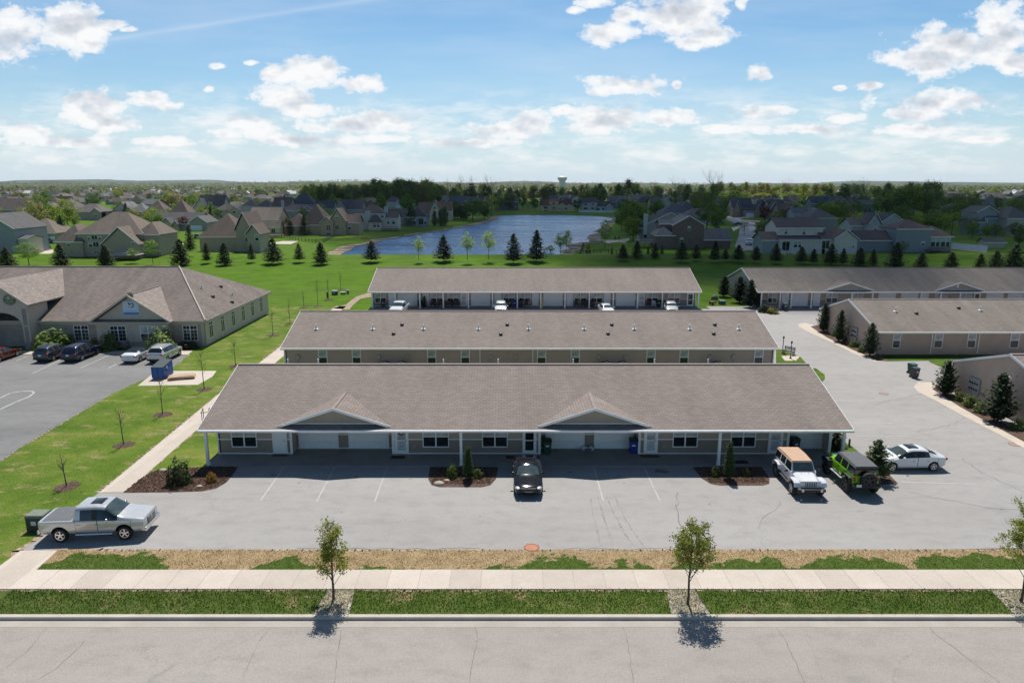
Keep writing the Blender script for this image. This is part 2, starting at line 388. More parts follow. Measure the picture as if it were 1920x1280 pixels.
M_stone = mulchm('river_gravel', (.13,.11,.09), (.30,.26,.22), (.50,.45,.39), 11)
M_line = plain('road_paint', (.40,.39,.375), .85, var=.2, sc=4)
M_line2 = plain('lot_paint', (.42,.42,.41), .85, var=.3, sc=3)
M_crack = plain('crack_tar', (.165,.16,.155), .85, var=.3)
M_dirt = mulchm('bare_soil', (.20,.15,.10), (.33,.25,.17), (.46,.37,.27), 9)

POND = [(618,480),(640,468),(700,453),(760,443),(820,433),(870,424),(905,417),(925,411),(932,406),(960,404),(1050,403.6),(1142,407),(1150,413),(1140,425),(1120,441),(1098,456),(1078,466),(1062,477),(1050,484),(640,484)]
PW0 = [G(x, y, -.4) for x, y in POND]; PW = []; rpd = random.Random(8)
for i in range(len(PW0)):
    p0, p1, p2, p3 = (PW0[(i+k) % len(PW0)] for k in (-1,0,1,2))
    n = max(2, min(8, int((p2-p1).length/6))) if i < len(PW0)-2 else 1
    for k in range(n):
        t = k/n; q = .5*((2*p1)+(p2-p0)*t+(2*p0-5*p1+4*p2-p3)*t*t+(3*p1-p0-3*p2+p3)*t**3) if 0 < i < len(PW0)-3 else p1.lerp(p2,t)
        j = 0 if i >= len(PW0)-3 or i == 0 else 1.1
        PW.append(Vector((q.x+rpd.gauss(0,j), q.y+rpd.gauss(0,j*1.2), -.4)))
IL = min(range(len(PW)), key=lambda i: (PW[i]-PW0[8]).length); IR = min(range(len(PW)), key=lambda i: (PW[i]-PW0[11]).length); IE = min(range(len(PW)), key=lambda i: (PW[i]-PW0[17]).length)
def pond_d(x, y):            # signed distance, positive inside
    ins = False; dm = 1e9; n = len(PW)
    for i in range(n):
        a, b = PW[i], PW[(i+1) % n]
        if (a.y > y) != (b.y > y) and x < (b.x-a.x)*(y-a.y)/(b.y-a.y)+a.x: ins = not ins
        dx, dy = b.x-a.x, b.y-a.y; t = max(0, min(1, ((x-a.x)*dx+(y-a.y)*dy)/(dx*dx+dy*dy)))
        dm = min(dm, math.hypot(x-a.x-t*dx, y-a.y-t*dy))
    return dm if ins else -dm
def gz(x, y):
    s = 13 if y < 186 else 8.5
    h = 1.12*math.exp(-((y-186)/s)**2) if abs(y-186) < 45 else 0
    if 185 < y < 560 and -120 < x < 120:
        d = pond_d(x, y)
        if d > -6: h -= min(1.5, max(0, (d+5)*.10)) if d < 0 else min(1.6, .5+d*.3)
    if y > 3000: h += min(1, (y-3000)/1200)*(9 + 10*math.sin(x*.0011+1.9) + 6*math.sin(x*.0031+y*.001) + (14 if x < -900 else 2)) 
    return h - .03
xs = [-4,0,4]; 
while xs[-1] < 8000: xs.append(xs[-1] + (4 if xs[-1] < 140 else max(10, xs[-1]*.06)))
xs = sorted(set([-x for x in xs] + xs))
ys = [28.72, 31, 34, 40, 50, 60, 75, 90, 110, 125, 140]
while ys[-1] < 8000: ys.append(ys[-1] + (2.5 if ys[-1] < 250 else 6 if ys[-1] < 520 else ys[-1]*.035))
g = MB(); nx_ = len(xs)
for y in ys:
    for x in xs: g.v.append((x, y, gz(x, y)))
for j in range(len(ys)-1):
    for i in range(nx_-1): g.f.append([j*nx_+i, j*nx_+i+1, (j+1)*nx_+i+1, (j+1)*nx_+i]); g.m.append(0)
def groundmat():
    m, nt, b = newmat('ground_cover'); p = worldpos(nt)
    sp = N(nt, 'ShaderNodeSeparateXYZ'); nt.links.new(p, sp.inputs[0])
    n1 = noise(nt, p, .22, 7, .65); n2 = noise(nt, p, 7, 5, .75); n3 = noise(nt, p, .03, 6, .6)
    c = ramp(nt, n1, [(.3,(.052,.112,.006)),(.5,(.076,.155,.008)),(.7,(.102,.185,.014))])
    w = N(nt, 'ShaderNodeTexWave', bands_direction='Y'); w.inputs['Scale'].default_value = .12
    w.inputs['Distortion'].default_value = 1.5; w.inputs['Detail'].default_value = 3; w.inputs['Detail Scale'].default_value = .25
    nt.links.new(p, w.inputs['Vector'])
    c = mixc(nt, 1.0, c, ramp(nt, w.outputs['Fac'], [(.3,(.88,.9,.9)),(.7,(1.1,1.07,1))]), 'MULTIPLY')
    c = mixc(nt, 1.0, c, ramp(nt, n2, [(.25,(.6,.62,.6)),(.75,(1.35,1.3,1.2))]), 'MULTIPLY')
    c = mixc(nt, ramp(nt, n3, [(.45,(0,)*3),(.75,(.6,)*3)]), c, (.105,.125,.035))
    # far-off country: a patchwork of fields, lawns and bare soil
    pf = mapping(nt, p, (.004,.0018,1))
    vo = N(nt, 'ShaderNodeTexVoronoi'); vo.inputs['Scale'].default_value = 1.3; nt.links.new(pf, vo.inputs['Vector'])
    sc = N(nt, 'ShaderNodeSeparateColor'); nt.links.new(vo.outputs['Color'], sc.inputs[0])
    f = ramp(nt, sc.outputs[0], [(0,(.05,.085,.02)),(.35,(.09,.13,.025)),(.6,(.13,.12,.055)),(.85,(.06,.075,.03)),(1,(.16,.14,.09))])
    f = mixc(nt, 1.0, f, ramp(nt, noise(nt, p, .02, 8, .7), [(.3,(.5,.5,.5)),(.7,(1.4,1.4,1.3))]), 'MULTIPLY')
    far = ramp(nt, mathn(nt, 'DIVIDE', sp.outputs[1], 3000), [(.22,(0,)*3),(.34,(1,)*3)])
    c = mixc(nt, far, c, f)
    nt.links.new(c, b.inputs['Base Color']); b.inputs['Roughness'].default_value = .95; b.inputs['Specular IOR Level'].default_value = .08
    bump(nt, b, n2, .7, .05)
    return m
o = structure(g.build('ground', groundmat(), smooth=True, uv=False, fix=False))
g = MB(); g.box(-8000,8000,-400,5,-.6,-.03); structure(g.build('ground_behind', M_lawn, uv=False))

def water():
    m, nt, b = newmat('pond_water'); p = worldpos(nt)
    c = ramp(nt, noise(nt, mapping(nt, p, (.01,.03,1)), 1.0, 5, .6), [(.3,(.012,.085,.23)),(.7,(.03,.14,.32))])
    nt.links.new(c, b.inputs['Base Color']); nt.links.new(ramp(nt, noise(nt, mapping(nt, p, (.012,.05,1)), 1.0, 5, .6), [(.35,(.10,)*3),(.65,(.34,)*3)]), b.inputs['Roughness'])
    b.inputs['IOR'].default_value = 1.33; b.inputs['Specular IOR Level'].default_value = .42
    w1 = noise(nt, mapping(nt, p, (.55,1.5,1)), 1.0, 6, .68)
    w2 = noise(nt, mapping(nt, p, (.02,.07,1)), 1.0, 4, .6)
    h = mathn(nt, 'MULTIPLY', w1, ramp(nt, w2, [(.35,(.35,)*3),(.65,(1,)*3)]))
    bump(nt, b, h, 1.0, .32)
    return m
g = MB(); g.add([(p.x,p.y,-.4) for p in PW], [tuple(range(len(PW)))])
structure(g.build('pond', water(), uv=False))

def ribbon(pts, w, z, g, mi=0):
    for i in range(len(pts)-1):
        a, b = Vector(pts[i]), Vector(pts[i+1]); d = (b-a); d.z = 0
        if d.length < 1e-6: continue
        d.normalize(); s = Vector((-d.y,d.x,0))
        wa = w[i] if isinstance(w,list) else w; wb = w[i+1] if isinstance(w,list) else w
        def q(p, t): return (p.x+s.x*t, p.y+s.y*t, z)
        g.quad(q(a,-wa/2), q(b+d*wb*.3,-wb/2), q(b+d*wb*.3,wb/2), q(a,wa/2), mi)
def sheet(name, pts, z, mat, th=0.0, px=True):
    P = [G(x,y,z) if px else Vector((x,y,z)) for x, y in pts]
    g = MB()
    if th: g.ext([(p.x,p.y) for p in P], 'z', z-th, z)
    else: g.add([tuple(p) for p in P], [tuple(range(len(P)))])
    return structure(g.build(name, mat, uv=False))
# shoreline of pale stones round the pond's left and right banks
def ribbon(pts, w, z, g, mi=0):
    for i in range(len(pts)-1):
        a, b = Vector(pts[i]), Vector(pts[i+1]); d = (b-a); d.z = 0
        if d.length < 1e-6: continue
        d.normalize(); s = Vector((-d.y,d.x,0))
        wa = w[i] if isinstance(w,list) else w; wb = w[i+1] if isinstance(w,list) else w
        def q(p, t): return (p.x+s.x*t, p.y+s.y*t, z)
        g.quad(q(a,-wa/2), q(b+d*wb*.3,-wb/2), q(b+d*wb*.3,wb/2), q(a,wa/2), mi)
g = MB(); pts = PW[0:IL+1]
ribbon([tuple(p) for p in pts], [rpd.uniform(3,5.5) for _ in pts], -.31, g)
pts = PW[IR:IE+1]; ribbon([tuple(p) for p in pts], [rpd.uniform(2.6,6.5) for _ in pts], -.312, g)
pts = PW[IL:IR+1]; ribbon([tuple(p) for p in pts], [rpd.uniform(.6,2.2) for _ in pts], -.314, g)
structure(g.build('pond_bank', M_dirt, uv=False))

# street, gutter and kerb
ST = -.15
sheet('road', [(-300,-2),(300,-2),(300,28.0),(-300,28.0)], ST, M_road, px=False)
g = MB(); g.box(-300,300,27.98,28.5,ST-.1,ST+.006); structure(g.build('gutter_pan', M_gut, uv=False))
g = MB(); g.ext([(28.5,ST-.1),(28.5,-.035),(28.53,0.0),(28.72,.012),(28.72,ST-.1)], 'x', -300, 300); structure(g.build('kerb', M_curb, uv=False))
# verge, sidewalk, dry strip
sheet('verge', [(-300,28.72),(300,28.72),(300,30.75),(-300,30.75)], .0, M_verge, px=False)
sheet('sidewalk', [(-300,30.75),(300,30.75),(300,32.5),(-300,32.5)], .03, M_conc, .05, px=False)
sheet('dry_verge', [(-24.0,32.5),(300,32.5),(300,34.62),(-24.4,34.62)], .0, M_dry, px=False)
from mathutils import noise as mnoise
BANDS = [((G(a,1050).x), (G(b,1050).x), G(a,c).y-32.5) for a,b,c in ((78,330,1038),(480,600,1044),(663,724,1057),(750,800,1060),(905,950,1056),(958,1125,1044),(1140,1190,1036),(1165,1222,1046),(1240,1318,1046),(1318,1500,1049),(1490,1700,1045),(1690,2400,1041))]
def greenness(x, y):
    h = -.25
    for a, b, t in BANDS:
        e = min(1, max(0, min(x-a, b-x)/1.5+.1)); 
        if a-.2 < x < b+.2: h = max(h, t*e)
    n = mnoise.noise((x*1.1,y*1.6,0))*.45 + mnoise.noise((x*3.1,y*4.2,5))*.35 + mnoise.noise((x*9,y*11,9))*.25
    return max(0, min(1, .5 + (h - (y-32.5))*1.5 + n*1.9))
g = MB(); X0, DX, NX, DY, NY = -24.4, .13, 520, .1, 22
for j in range(NY):
    for i in range(NX): g.v.append((X0+i*DX, 32.49+j*DY, .006))
for j in range(NY-1):
    for i in range(NX-1): g.f.append([j*NX+i,j*NX+i+1,(j+1)*NX+i+1,(j+1)*NX+i]); g.m.append(0)
me = g.mesh('dry_verge', [], uv=False, fix=False); at_ = me.color_attributes.new('cover','FLOAT_COLOR','POINT')
at_.data.foreach_set('color', [c for v in g.v for c in (lambda k: (k,k,k,1))(greenness(v[0],v[1]))])
m, nt, b = newmat('dry_and_green'); p_ = worldpos(nt); vcn = N(nt, 'ShaderNodeVertexColor', layer_name='cover')
n2 = noise(nt, p_, 9, 5, .75)
fine = ramp(nt, n2, [(.25,(.62,.62,.6)),(.75,(1.35,1.32,1.25))])
dry_ = ramp(nt, noise(nt, p_, 1.3, 7, .7), [(.25,(.17,.115,.075)),(.42,(.30,.215,.125)),(.6,(.37,.275,.165)),(.8,(.46,.37,.25))])
grn_ = ramp(nt, noise(nt, p_, 2.2, 6, .65), [(.3,(.045,.085,.014)),(.5,(.068,.118,.02)),(.75,(.12,.145,.045))])
sv = N(nt, 'ShaderNodeSeparateColor'); nt.links.new(vcn.outputs[0], sv.inputs[0])
f_ = ramp(nt, mathn(nt, 'ADD', sv.outputs[0], mathn(nt, 'MULTIPLY', mathn(nt, 'SUBTRACT', n2, .5), .7)), [(.4,(0,)*3),(.62,(1,)*3)])
nt.links.new(mixc(nt, 1.0, mixc(nt, f_, dry_, grn_), fine, 'MULTIPLY'), b.inputs['Base Color']); b.inputs['Roughness'].default_value = .95; b.inputs['Specular IOR Level'].default_value = .1
bump(nt, b, n2, .9, .05); me.materials.append(m); structure(put('dry_verge', me))
structure(MB().box(-300,300,30.70,30.76,-.02,.012).build('sidewalk_edge_soil', plain('edge_soil', (.09,.06,.045), .95), uv=False))
g = MB()
for k in range(-40, 41): g.box(k*1.52-.012, k*1.52+.012, 30.76, 32.5, .03, .0335)
structure(g.build('sidewalk_joints', plain('joint_strip', (.33,.30,.27), .95), uv=False))  # thin darker strips along the slab joints

sheet('lawn', [(-75,28.72),(-24.1,32.5),(-21.2,44),(-21.2,72),(-26,112),(-75,112)], -.006, M_rough, px=False)
# parking lot and drives (one asphalt level), left path
lot = [(-26.3,34.45),(-22,34.42),(-10,34.5),(0,34.4),(12,34.5),(24,34.62),(34,34.95),(60,36),(120,40),(120,112),(31,112),(31,103),(24.5,100),(24.3,64),(24,46.5),(-21.2,46.5),(-21.2,44.5),(-24.3,41.7),(-26.1,41.7)]
sheet('asphalt_lot', lot, .004, M_asph, px=False)
sheet('garden_path', [(-26.15,32.5),(-24.05,32.5),(-24.2,34.46),(-26.15,34.46)], .012, M_conc, .05, px=False)
sheet('garden_path', [(-24.45,41.75),(-25.55,64),(-26.1,84.5),(-26.5,112),(-28.1,112),(-27.85,84),(-27.25,63),(-26.1,41.75)], .012, M_conc, .05, px=False)
g = MB(); rs_ = random.Random(12)
for base, n_, wv in (([(-26.15,41.75),(-27.25,63),(-27.85,84),(-28.1,112)],70,.34),([(-26.2,32.6),(-26.2,41.6)],16,.5),([(-24.45,41.75),(-25.55,64),(-26.1,84.5)],40,.14)):
    P = [Vector((a,b,0)) for a,b in base]; Q = []
    for i in range(len(P)-1):
        for k in range(n_): Q.append(tuple(P[i].lerp(P[i+1],k/n_)+Vector((rs_.gauss(0,.05),0,0))))
    ribbon(Q, [max(.03,wv*rs_.uniform(-.5,1.7)) for _ in Q], .007, g)
E_ = [(0,864),(55,828),(110,796),(165,764),(215,735),(258,716),(325,688),(362,657)]; Q = []
for i in range(len(E_)-1):
    a, b = G(*E_[i]), G(*E_[i+1])
    for k in range(9): Q.append(tuple(a.lerp(b,k/9)+Vector((rs_.gauss(0,.05),0,0))))
ribbon(Q, [max(.05,.22*rs_.uniform(-.3,1.8)) for _ in Q], .0045, g)
Q = [(x*.4, 30.66, 0) for x in range(-160,170)]; ribbon(Q, [max(.02,.16*rs_.uniform(-.6,1.8)) for _ in Q], .0055, g)
Q = [(x*.4, 34.5+.03*math.sin(x), 0) for x in range(-56,170)]; ribbon(Q, [max(.02,.14*rs_.uniform(-.2,1.8)) for _ in Q], .0085, g)
structure(g.build('edge_soil', M_dirt, uv=False))
sheet('gravel_path', [(622,578),(648,571),(668,556),(690,549),(700,550),(700,556),(676,560),(662,572),(655,580)], .012, M_dirt)
sheet('asphalt_lot', [(-22.5,86.5),(31.2,86.5),(31.2,109.5),(-22.5,109.5)], .0, M_asph, px=False)
sheet('bounce_strip', [(-23.4,67.2),(26.9,67.2),(26.9,71.3),(-23.4,71.3)], .0, M_stone, px=False)  # unseen strip, added to cut green bounce from the lawn onto the wall
# office car park on the left
sheet('office_lot', [(-60,905),(0,864),(55,828),(110,796),(165,764),(215,735),(258,716),(325,688),(362,657),(-500,657),(-1500,905)], .006, M_asph2)
sheet('office_walk', [(-400,657.5),(361,657.5),(352,665),(318,664),(-400,664)], .06, M_conc2, .07)
sheet('dumpster_pad', [(258,723),(283,703),(325,695),(406,695),(398,706),(371,721)], .014, M_conc, .03)
# right-hand walkways and beds
W1 = [(1497,607),(1510,605),(1532,611),(1560,625),(1600,645),(1650,672),(1662,678),(1640,678),(1610,667),(1560,642),(1515,622),(1498,613)]
sheet('tan_walk', W1, .02, M_conc2, .03)
W2 = [(1713,724),(1722,716),(1752,717),(1766,730),(1800,757),(1860,792),(1925,828),(1925,842),(1860,807),(1800,776),(1755,751),(1722,735)]
sheet('tan_walk', W2, .02, M_conc2, .03)
sheet('mulch_bed', [(1520,612),(1532,609),(1560,620),(1612,645),(1655,668),(1663,677),(1648,676),(1600,656),(1550,632)], .034, M_mulch)
sheet('mulch_bed', [(1748,729),(1758,722),(1800,745),(1860,782),(1925,815),(1925,830),(1850,790),(1800,762)], .034, M_mulch)
sheet('side_lawn', [(1647,660),(1920,660),(1920,676),(1775,676),(1770,690),(1748,681),(1740,676),(1664,677)], .016, M_lawn)
sheet('side_lawn', [(1455,655),(1468,655),(1500,668),(1511,680),(1500,690),(1455,690)], .016, M_lawn)
sheet('side_lawn', [(1518,690),(1530,690),(1546,702),(1547,710),(1540,717),(1525,712)], .016, M_lawn)
sheet('side_lawn', [(1552,842),(1575,828),(1595,834),(1630,864),(1656,884),(1632,890),(1600,872)], .016, M_lawn)
sheet('brick_pad', [(1465,668),(1480,664),(1500,668),(1492,676),(1472,676)], .022, M_conc2)
sheet('mulch_bed', [(1600,903),(1640,872),(1660,882),(1684,906),(1650,908)], .02, M_mulch)
sheet('mulch_bed', [(231,923),(262,898),(292,881),(330,877),(446,874.5),(436,890),(424,904),(405,915),(380,920),(330,922)], .02, M_mulch)
def halfbed(x0, x1, y0, y1):
    pts = [(x0,y0)] + [(x0+(x1-x0)*(.5-.5*math.cos(PI*t/10)), y0-(y0-y1)*min(1,1.25*math.sin(PI*t/10)**.6)) for t in range(1,10)] + [(x1,y0)]
    return pts
sheet('mulch_bed', halfbed(-5.65,-.95,45.9,42.55), .02, M_mulch, px=False)
sheet('mulch_bed', halfbed(12.45,17.2,45.9,42.8), .02, M_mulch, px=False)
for (x, w) in ((-8.2,1.5),(8.1,1.6),(23.7,1.7)):
    sheet('tree_gravel', [(x-w*.55,28.75),(x+w*.55,28.75),(x+w*.42,30.7),(x-w*.42,30.7)], .012, M_stone, px=False)
# parking stripes, manholes' neighbours: painted lines
g = MB()
def line(a, b, w=.10, z=.0085):
    A, B = (G(*a,z), G(*b,z)); ribbon([tuple(A), tuple(B)], w, z, g)
for a, b in (((538,868),(489,937)),((628,874),(594,939)),((727,873),(703,939)),((1113,874),(1131,938)),((1207,874),(1237,938)),((1690,903),(1832,907))): line(a, b)
for y in (734,752,793,817): line((1560+(y-734)*.55,y),(1596+(y-734)*1.3,y), .08)
structure(g.build('parking_lines', M_line, uv=False))
g = MB()
loop = [(-40,760),(0,746),(18,737),(40,733),(60,733),(64,736),(55,743),(30,753),(0,767),(-60,790)]
ribbon([tuple(G(x,y,.0105)) for x,y in loop], .16, .0105, g)
for a, b in (((208,664),(150,690)),((257,682),(285,672)),((120,672),(60,700)),((62,664),(30,676)),((204,690),(218,682)),((330,664),(296,688))): line(a, b, .1, .0105)
structure(g.build('bay_markings', M_line2, uv=False))
# cracks sealed and open
g = MB(); rc = random.Random(3)
def crack(pts, w=.035, z=.0105, jit=.10):
    P = []
    for i in range(len(pts)-1):
        a, b = G(*pts[i],z), G(*pts[i+1],z); n = max(2, int((b-a).length/.45))
        for k in range(n):
            t = k/n; P.append(a.lerp(b,t) + Vector((rc.gauss(0,jit),rc.gauss(0,jit),0)))
    P.append(G(*pts[-1],z)); ribbon([tuple(p) for p in P], [w*rc.uniform(.3,1.0) for _ in P], z, g)
crack([(1272,925),(1266,955),(1276,975),(1290,1000)], .07)
crack([(1468,940),(1440,965),(1420,990)], .04); crack([(1700,920),(1760,935),(1850,950),(1925,957)], .05)
crack([(1640,760),(1665,752),(1700,745),(1745,735)], .05); crack([(1720,810),(1790,795),(1820,780)], .05); crack([(1800,860),(1850,890),(1925,925)], .05)
crack([(560,1027),(700,1029),(900,1027)], .06); crack([(1060,1029),(1180,1027),(1300,1028)], .06)
crack([(0,810),(100,775),(190,735)], .07); crack([(60,790),(30,760),(90,735),(150,725)], .05); crack([(100,700),(160,690),(230,665)], .06); crack([(0,805),(60,800),(120,805)], .06)
structure(g.build('pavement_cracks', M_crack, uv=False))
g = MB()
for pts in ([(518,1165),(490,1195),(465,1245),(450,1290)],[(640,1180),(632,1230),(625,1290)],[(888,1165),(896,1195),(884,1250),(880,1290)],[(1168,1168),(1178,1210),(1185,1260),(1188,1290)],[(1452,1168),(1475,1205),(1500,1260),(1512,1290)],[(1738,1165),(1762,1195),(1790,1215),(1850,1260),(1890,1290)],[(1330,1165),(1330,1175)],[(95,1165),(60,1210),(0,1262)],[(160,1200),(110,1250),(60,1280)]):
    P = []
    for i in range(len(pts)-1):
        a, b = G(*pts[i],ST), G(*pts[i+1],ST); n = max(2, int((b-a).length/.3))
        for k in range(n): P.append(a.lerp(b,k/n) + Vector((rc.gauss(0,.03),rc.gauss(0,.03),0)))
    ribbon([tuple(p) for p in P], [.022*rc.uniform(.4,1.6) for _ in P], ST+.005, g)
structure(g.build('street_cracks', plain('street_crack', (.17,.155,.145), .9), uv=False))
M_oil = plain('oil_stain', (.13,.125,.12), .6, var=.35, sc=2.5)
g = MB(); ro_ = random.Random(9)
def stain(px, py, r, z=.0075):
    p = G(px,py,z); n = 20; ph = ro_.uniform(0,6)
    g.add([(p.x+r*(1+.25*math.sin(3*a+ph)+ro_.uniform(-.1,.1))*math.cos(a), p.y+.7*r*(1+.2*math.sin(2*a+ph)+ro_.uniform(-.1,.1))*math.sin(a), z) for a in [2*PI*k/n for k in range(n)]], [tuple(range(n))])
for a in ((1240,883,.5),(512,890,.16),(560,905,.10),(668,893,.14),(770,897,.09),(1160,892,.13),(1095,898,.11),(1068,885,.15),(580,913,.07),(1170,905,.07),(640,960,.08),(760,975,.06),(900,968,.06),(1330,945,.09),(1610,958,.08),(690,912,.06)): stain(*a)
structure(g.build('oil_stains', M_oil, uv=False))
g = MB(); M_track = plain('tyre_track', (.262,.25,.238), .85, var=.2, sc=4)
for pts in ([(1108,935),(1112,965),(1120,995),(1128,1028)],[(1122,932),(1130,965),(1142,998),(1150,1028)],[(1138,930),(1152,965),(1172,1000),(1192,1028)],[(1152,928),(1168,965),(1190,1000),(1210,1028)]):
    P = [G(*q,.0065) for q in pts]; Q = []
    for i in range(len(P)-1):
        for k in range(6): Q.append(tuple(P[i].lerp(P[i+1],k/6)+Vector((ro_.gauss(0,.02),0,0))))
    ribbon(Q, [.13*ro_.uniform(.3,1) for _ in Q], .0065, g)
structure(g.build('tyre_marks', M_track, uv=False))
def manhole(px, py, r, col, label, z=.004):
    p = G(px,py,z); t = thing('manhole_cover', label, 'manhole cover', (p.x,p.y,z))
    MB().lathe([(0,.012),(r*.82,.012),(r*.82,.004)], 28).build('lid', plain('rusty_iron', col, .8, var=.3, sc=8), t)
    MB().lathe([(r*.84,.004),(r*.84,.016),(r,.014),(r,.002)], 28).build('rim', plain('rusty_rim', tuple(c*.6 for c in col), .8, var=.3, sc=8), t)
manhole(997,1026,.42,(.42,.17,.09),'round orange rusted manhole cover at the front edge of the parking lot')
manhole(1657,738,.42,(.30,.20,.17),'small brownish manhole cover in the side drive, beyond the parked white sedan')
manhole(1902,833,.42,(.32,.21,.17),'brownish manhole cover in the drive by the tan walkway at right edge')
# suburban streets, drives and walks beyond the pond
M_street = asphalt('suburb_street', (.26,.265,.27), (.34,.34,.345), .4)
sheet('suburb_street', [(1384,470),(1378,461),(1384,445),(1387,430),(1382,420),(1362,412),(1362,408),(1385,408),(1404,418),(1421,428),(1421,445),(1431,455),(1432,468)], .02, M_street)
sheet('suburb_street', [(285,461),(292,451),(312,448),(322,452),(300,463)], .02, M_conc)
for i, pts in enumerate(([(1364,405),(1395,413),(1440,424),(1460,430),(1458,432),(1434,427),(1390,415),(1362,407)],[(1421,433),(1470,431),(1470,433),(1421,436)],[(1378,408),(1420,405),(1420,407),(1380,410)],[(1420,443),(1429,443),(1430,456),(1421,455)],[(1372,427),(1385,424),(1386,427),(1375,434)],[(1392,412),(1425,414),(1425,416),(1398,416)],[(75,470),(100,468),(100,475),(60,477)],[(310,452),(345,456),(345,458),(310,456)],[(284,450),(330,446),(330,448),(286,453)],[(1780,466),(1785,464),(1850,470),(1850,473)],[(1130,453),(1180,447),(1180,451),(1140,456)],[(500,457),(530,452),(560,452),(545,458)],[(1760,400),(1810,404),(1800,411),(1750,408)])):
    sheet('driveway', pts, .03+.004*i, M_conc)

# ---------------------------------------------------------------- haze and the cloud whose shadow lies on the far houses
hz = MB().box(-9000,9000,-420,8300,-3,75).build('haze', [], uv=False); stuff(hz)
m = bpy.data.materials.new('haze_air'); m.use_nodes = True; nt = m.node_tree; nt.nodes.clear()
pv = N(nt, 'ShaderNodeVolumePrincipled'); pv.inputs['Density'].default_value = .000028; pv.inputs['Color'].default_value = (.80,.88,1,1)
pv.inputs['Anisotropy'].default_value = .2
nt.links.new(pv.outputs[0], N(nt, 'ShaderNodeOutputMaterial').inputs['Volume']); hz.data.materials.append(m)

SH = [(-95,265),(-45,200),(-5,172),(22,132),(30,95),(84,93),(108,105),(122,160),(300,330),(560,560),(620,800),(0,860),(-230,720),(-210,460)]
def in_poly(x, y, P):
    ins = False
    for i in range(len(P)):
        a, b = P[i], P[(i+1) % len(P)]
        if (a[1] > y) != (b[1] > y) and x < (b[0]-a[0])*(y-a[1])/(b[1]-a[1])+a[0]: ins = not ins
    return ins
ico = bmesh.new(); bmesh.ops.create_icosphere(ico, subdivisions=2, radius=1); iv = [v.co.copy() for v in ico.verts]; ifc = [[v.index for v in f.verts] for f in ico.faces]; ico.free()
CA = 900; CO = CA/math.tan(SUN_EL); rq = random.Random(11); g = MB()
y = 60
while y < 930:
    x = -260
    while x < 680:
        px_, py_ = x + rq.uniform(-9,9), y + rq.uniform(-9,9)
        if in_poly(px_, py_, SH):
            edge = not all(in_poly(px_+dx, py_+dy, SH) for dx, dy in ((30,0),(-30,0),(0,30),(0,-30)))
            r = rq.uniform(7,13) if edge else rq.uniform(22,30)
            if not edge or rq.random() < .75:
                k = rq.uniform(.8,1.2)
                zc = CA + rq.uniform(-8,24)
                g.add([(px_+v.x*r, py_+CO+(zc-CA)/math.tan(SUN_EL)+v.y*r, zc+v.z*r*k) for v in iv], ifc)
        x += 24
    y += 24
mc, nt, b = newmat('cloud_white'); nt.links.new(ramp(nt, noise(nt, coord(nt), .02, 5), [(.3,(.88,.89,.9)),(.7,(.97,.97,.97))]), b.inputs['Base Color']); b.inputs['Roughness'].default_value = 1
tb = N(nt, 'ShaderNodeBsdfTransparent'); mx = N(nt, 'ShaderNodeMixShader'); mx.inputs[0].default_value = .74
nt.links.new(b.outputs[0], mx.inputs[1]); nt.links.new(tb.outputs[0], mx.inputs[2]); nt.links.new(mx.outputs[0], nt.nodes['Material Output'].inputs[0])
o = structure(g.build('cloud', mc, smooth=True, uv=False, fix=False))
# ---------------------------------------------------------------- shared building kit
M_white = plain('white_trim', (.82,.82,.81), .45, var=.06)
M_door = plain('white_door', (.84,.845,.85), .4, var=.05)
M_glass = glassm('dark_glass'); M_blind = glassm('blind_behind_glass', (.42,.44,.45), .12, .5)
M_metal = plain('grey_metal', (.34,.35,.36), .5, .4)
M_black = plain('black_part', (.02,.02,.022), .5)
M_pvc = plain('pvc_pipe', (.78,.77,.74), .5)
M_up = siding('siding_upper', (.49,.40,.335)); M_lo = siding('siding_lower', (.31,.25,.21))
M_back = siding('siding_back', (.48,.365,.30)); M_gab = siding('siding_gable', (.41,.34,.27))
M_roof = shingle('shingle_rose_grey', (.275,.232,.208)); M_roofg = shingle('shingle_grey', (.245,.215,.188), streak=.2)
M_roofo = shingle('shingle_office', (.235,.198,.178), var=.2, streak=.22)
M_ridge = plain('ridge_shingle', (.25,.205,.185), .9, var=.25, sc=9); M_under = plain('soffit', (.55,.54,.52), .6)
MC = {}
def cache(key, fn):
    if key not in MC: MC[key] = fn()
    return MC[key]
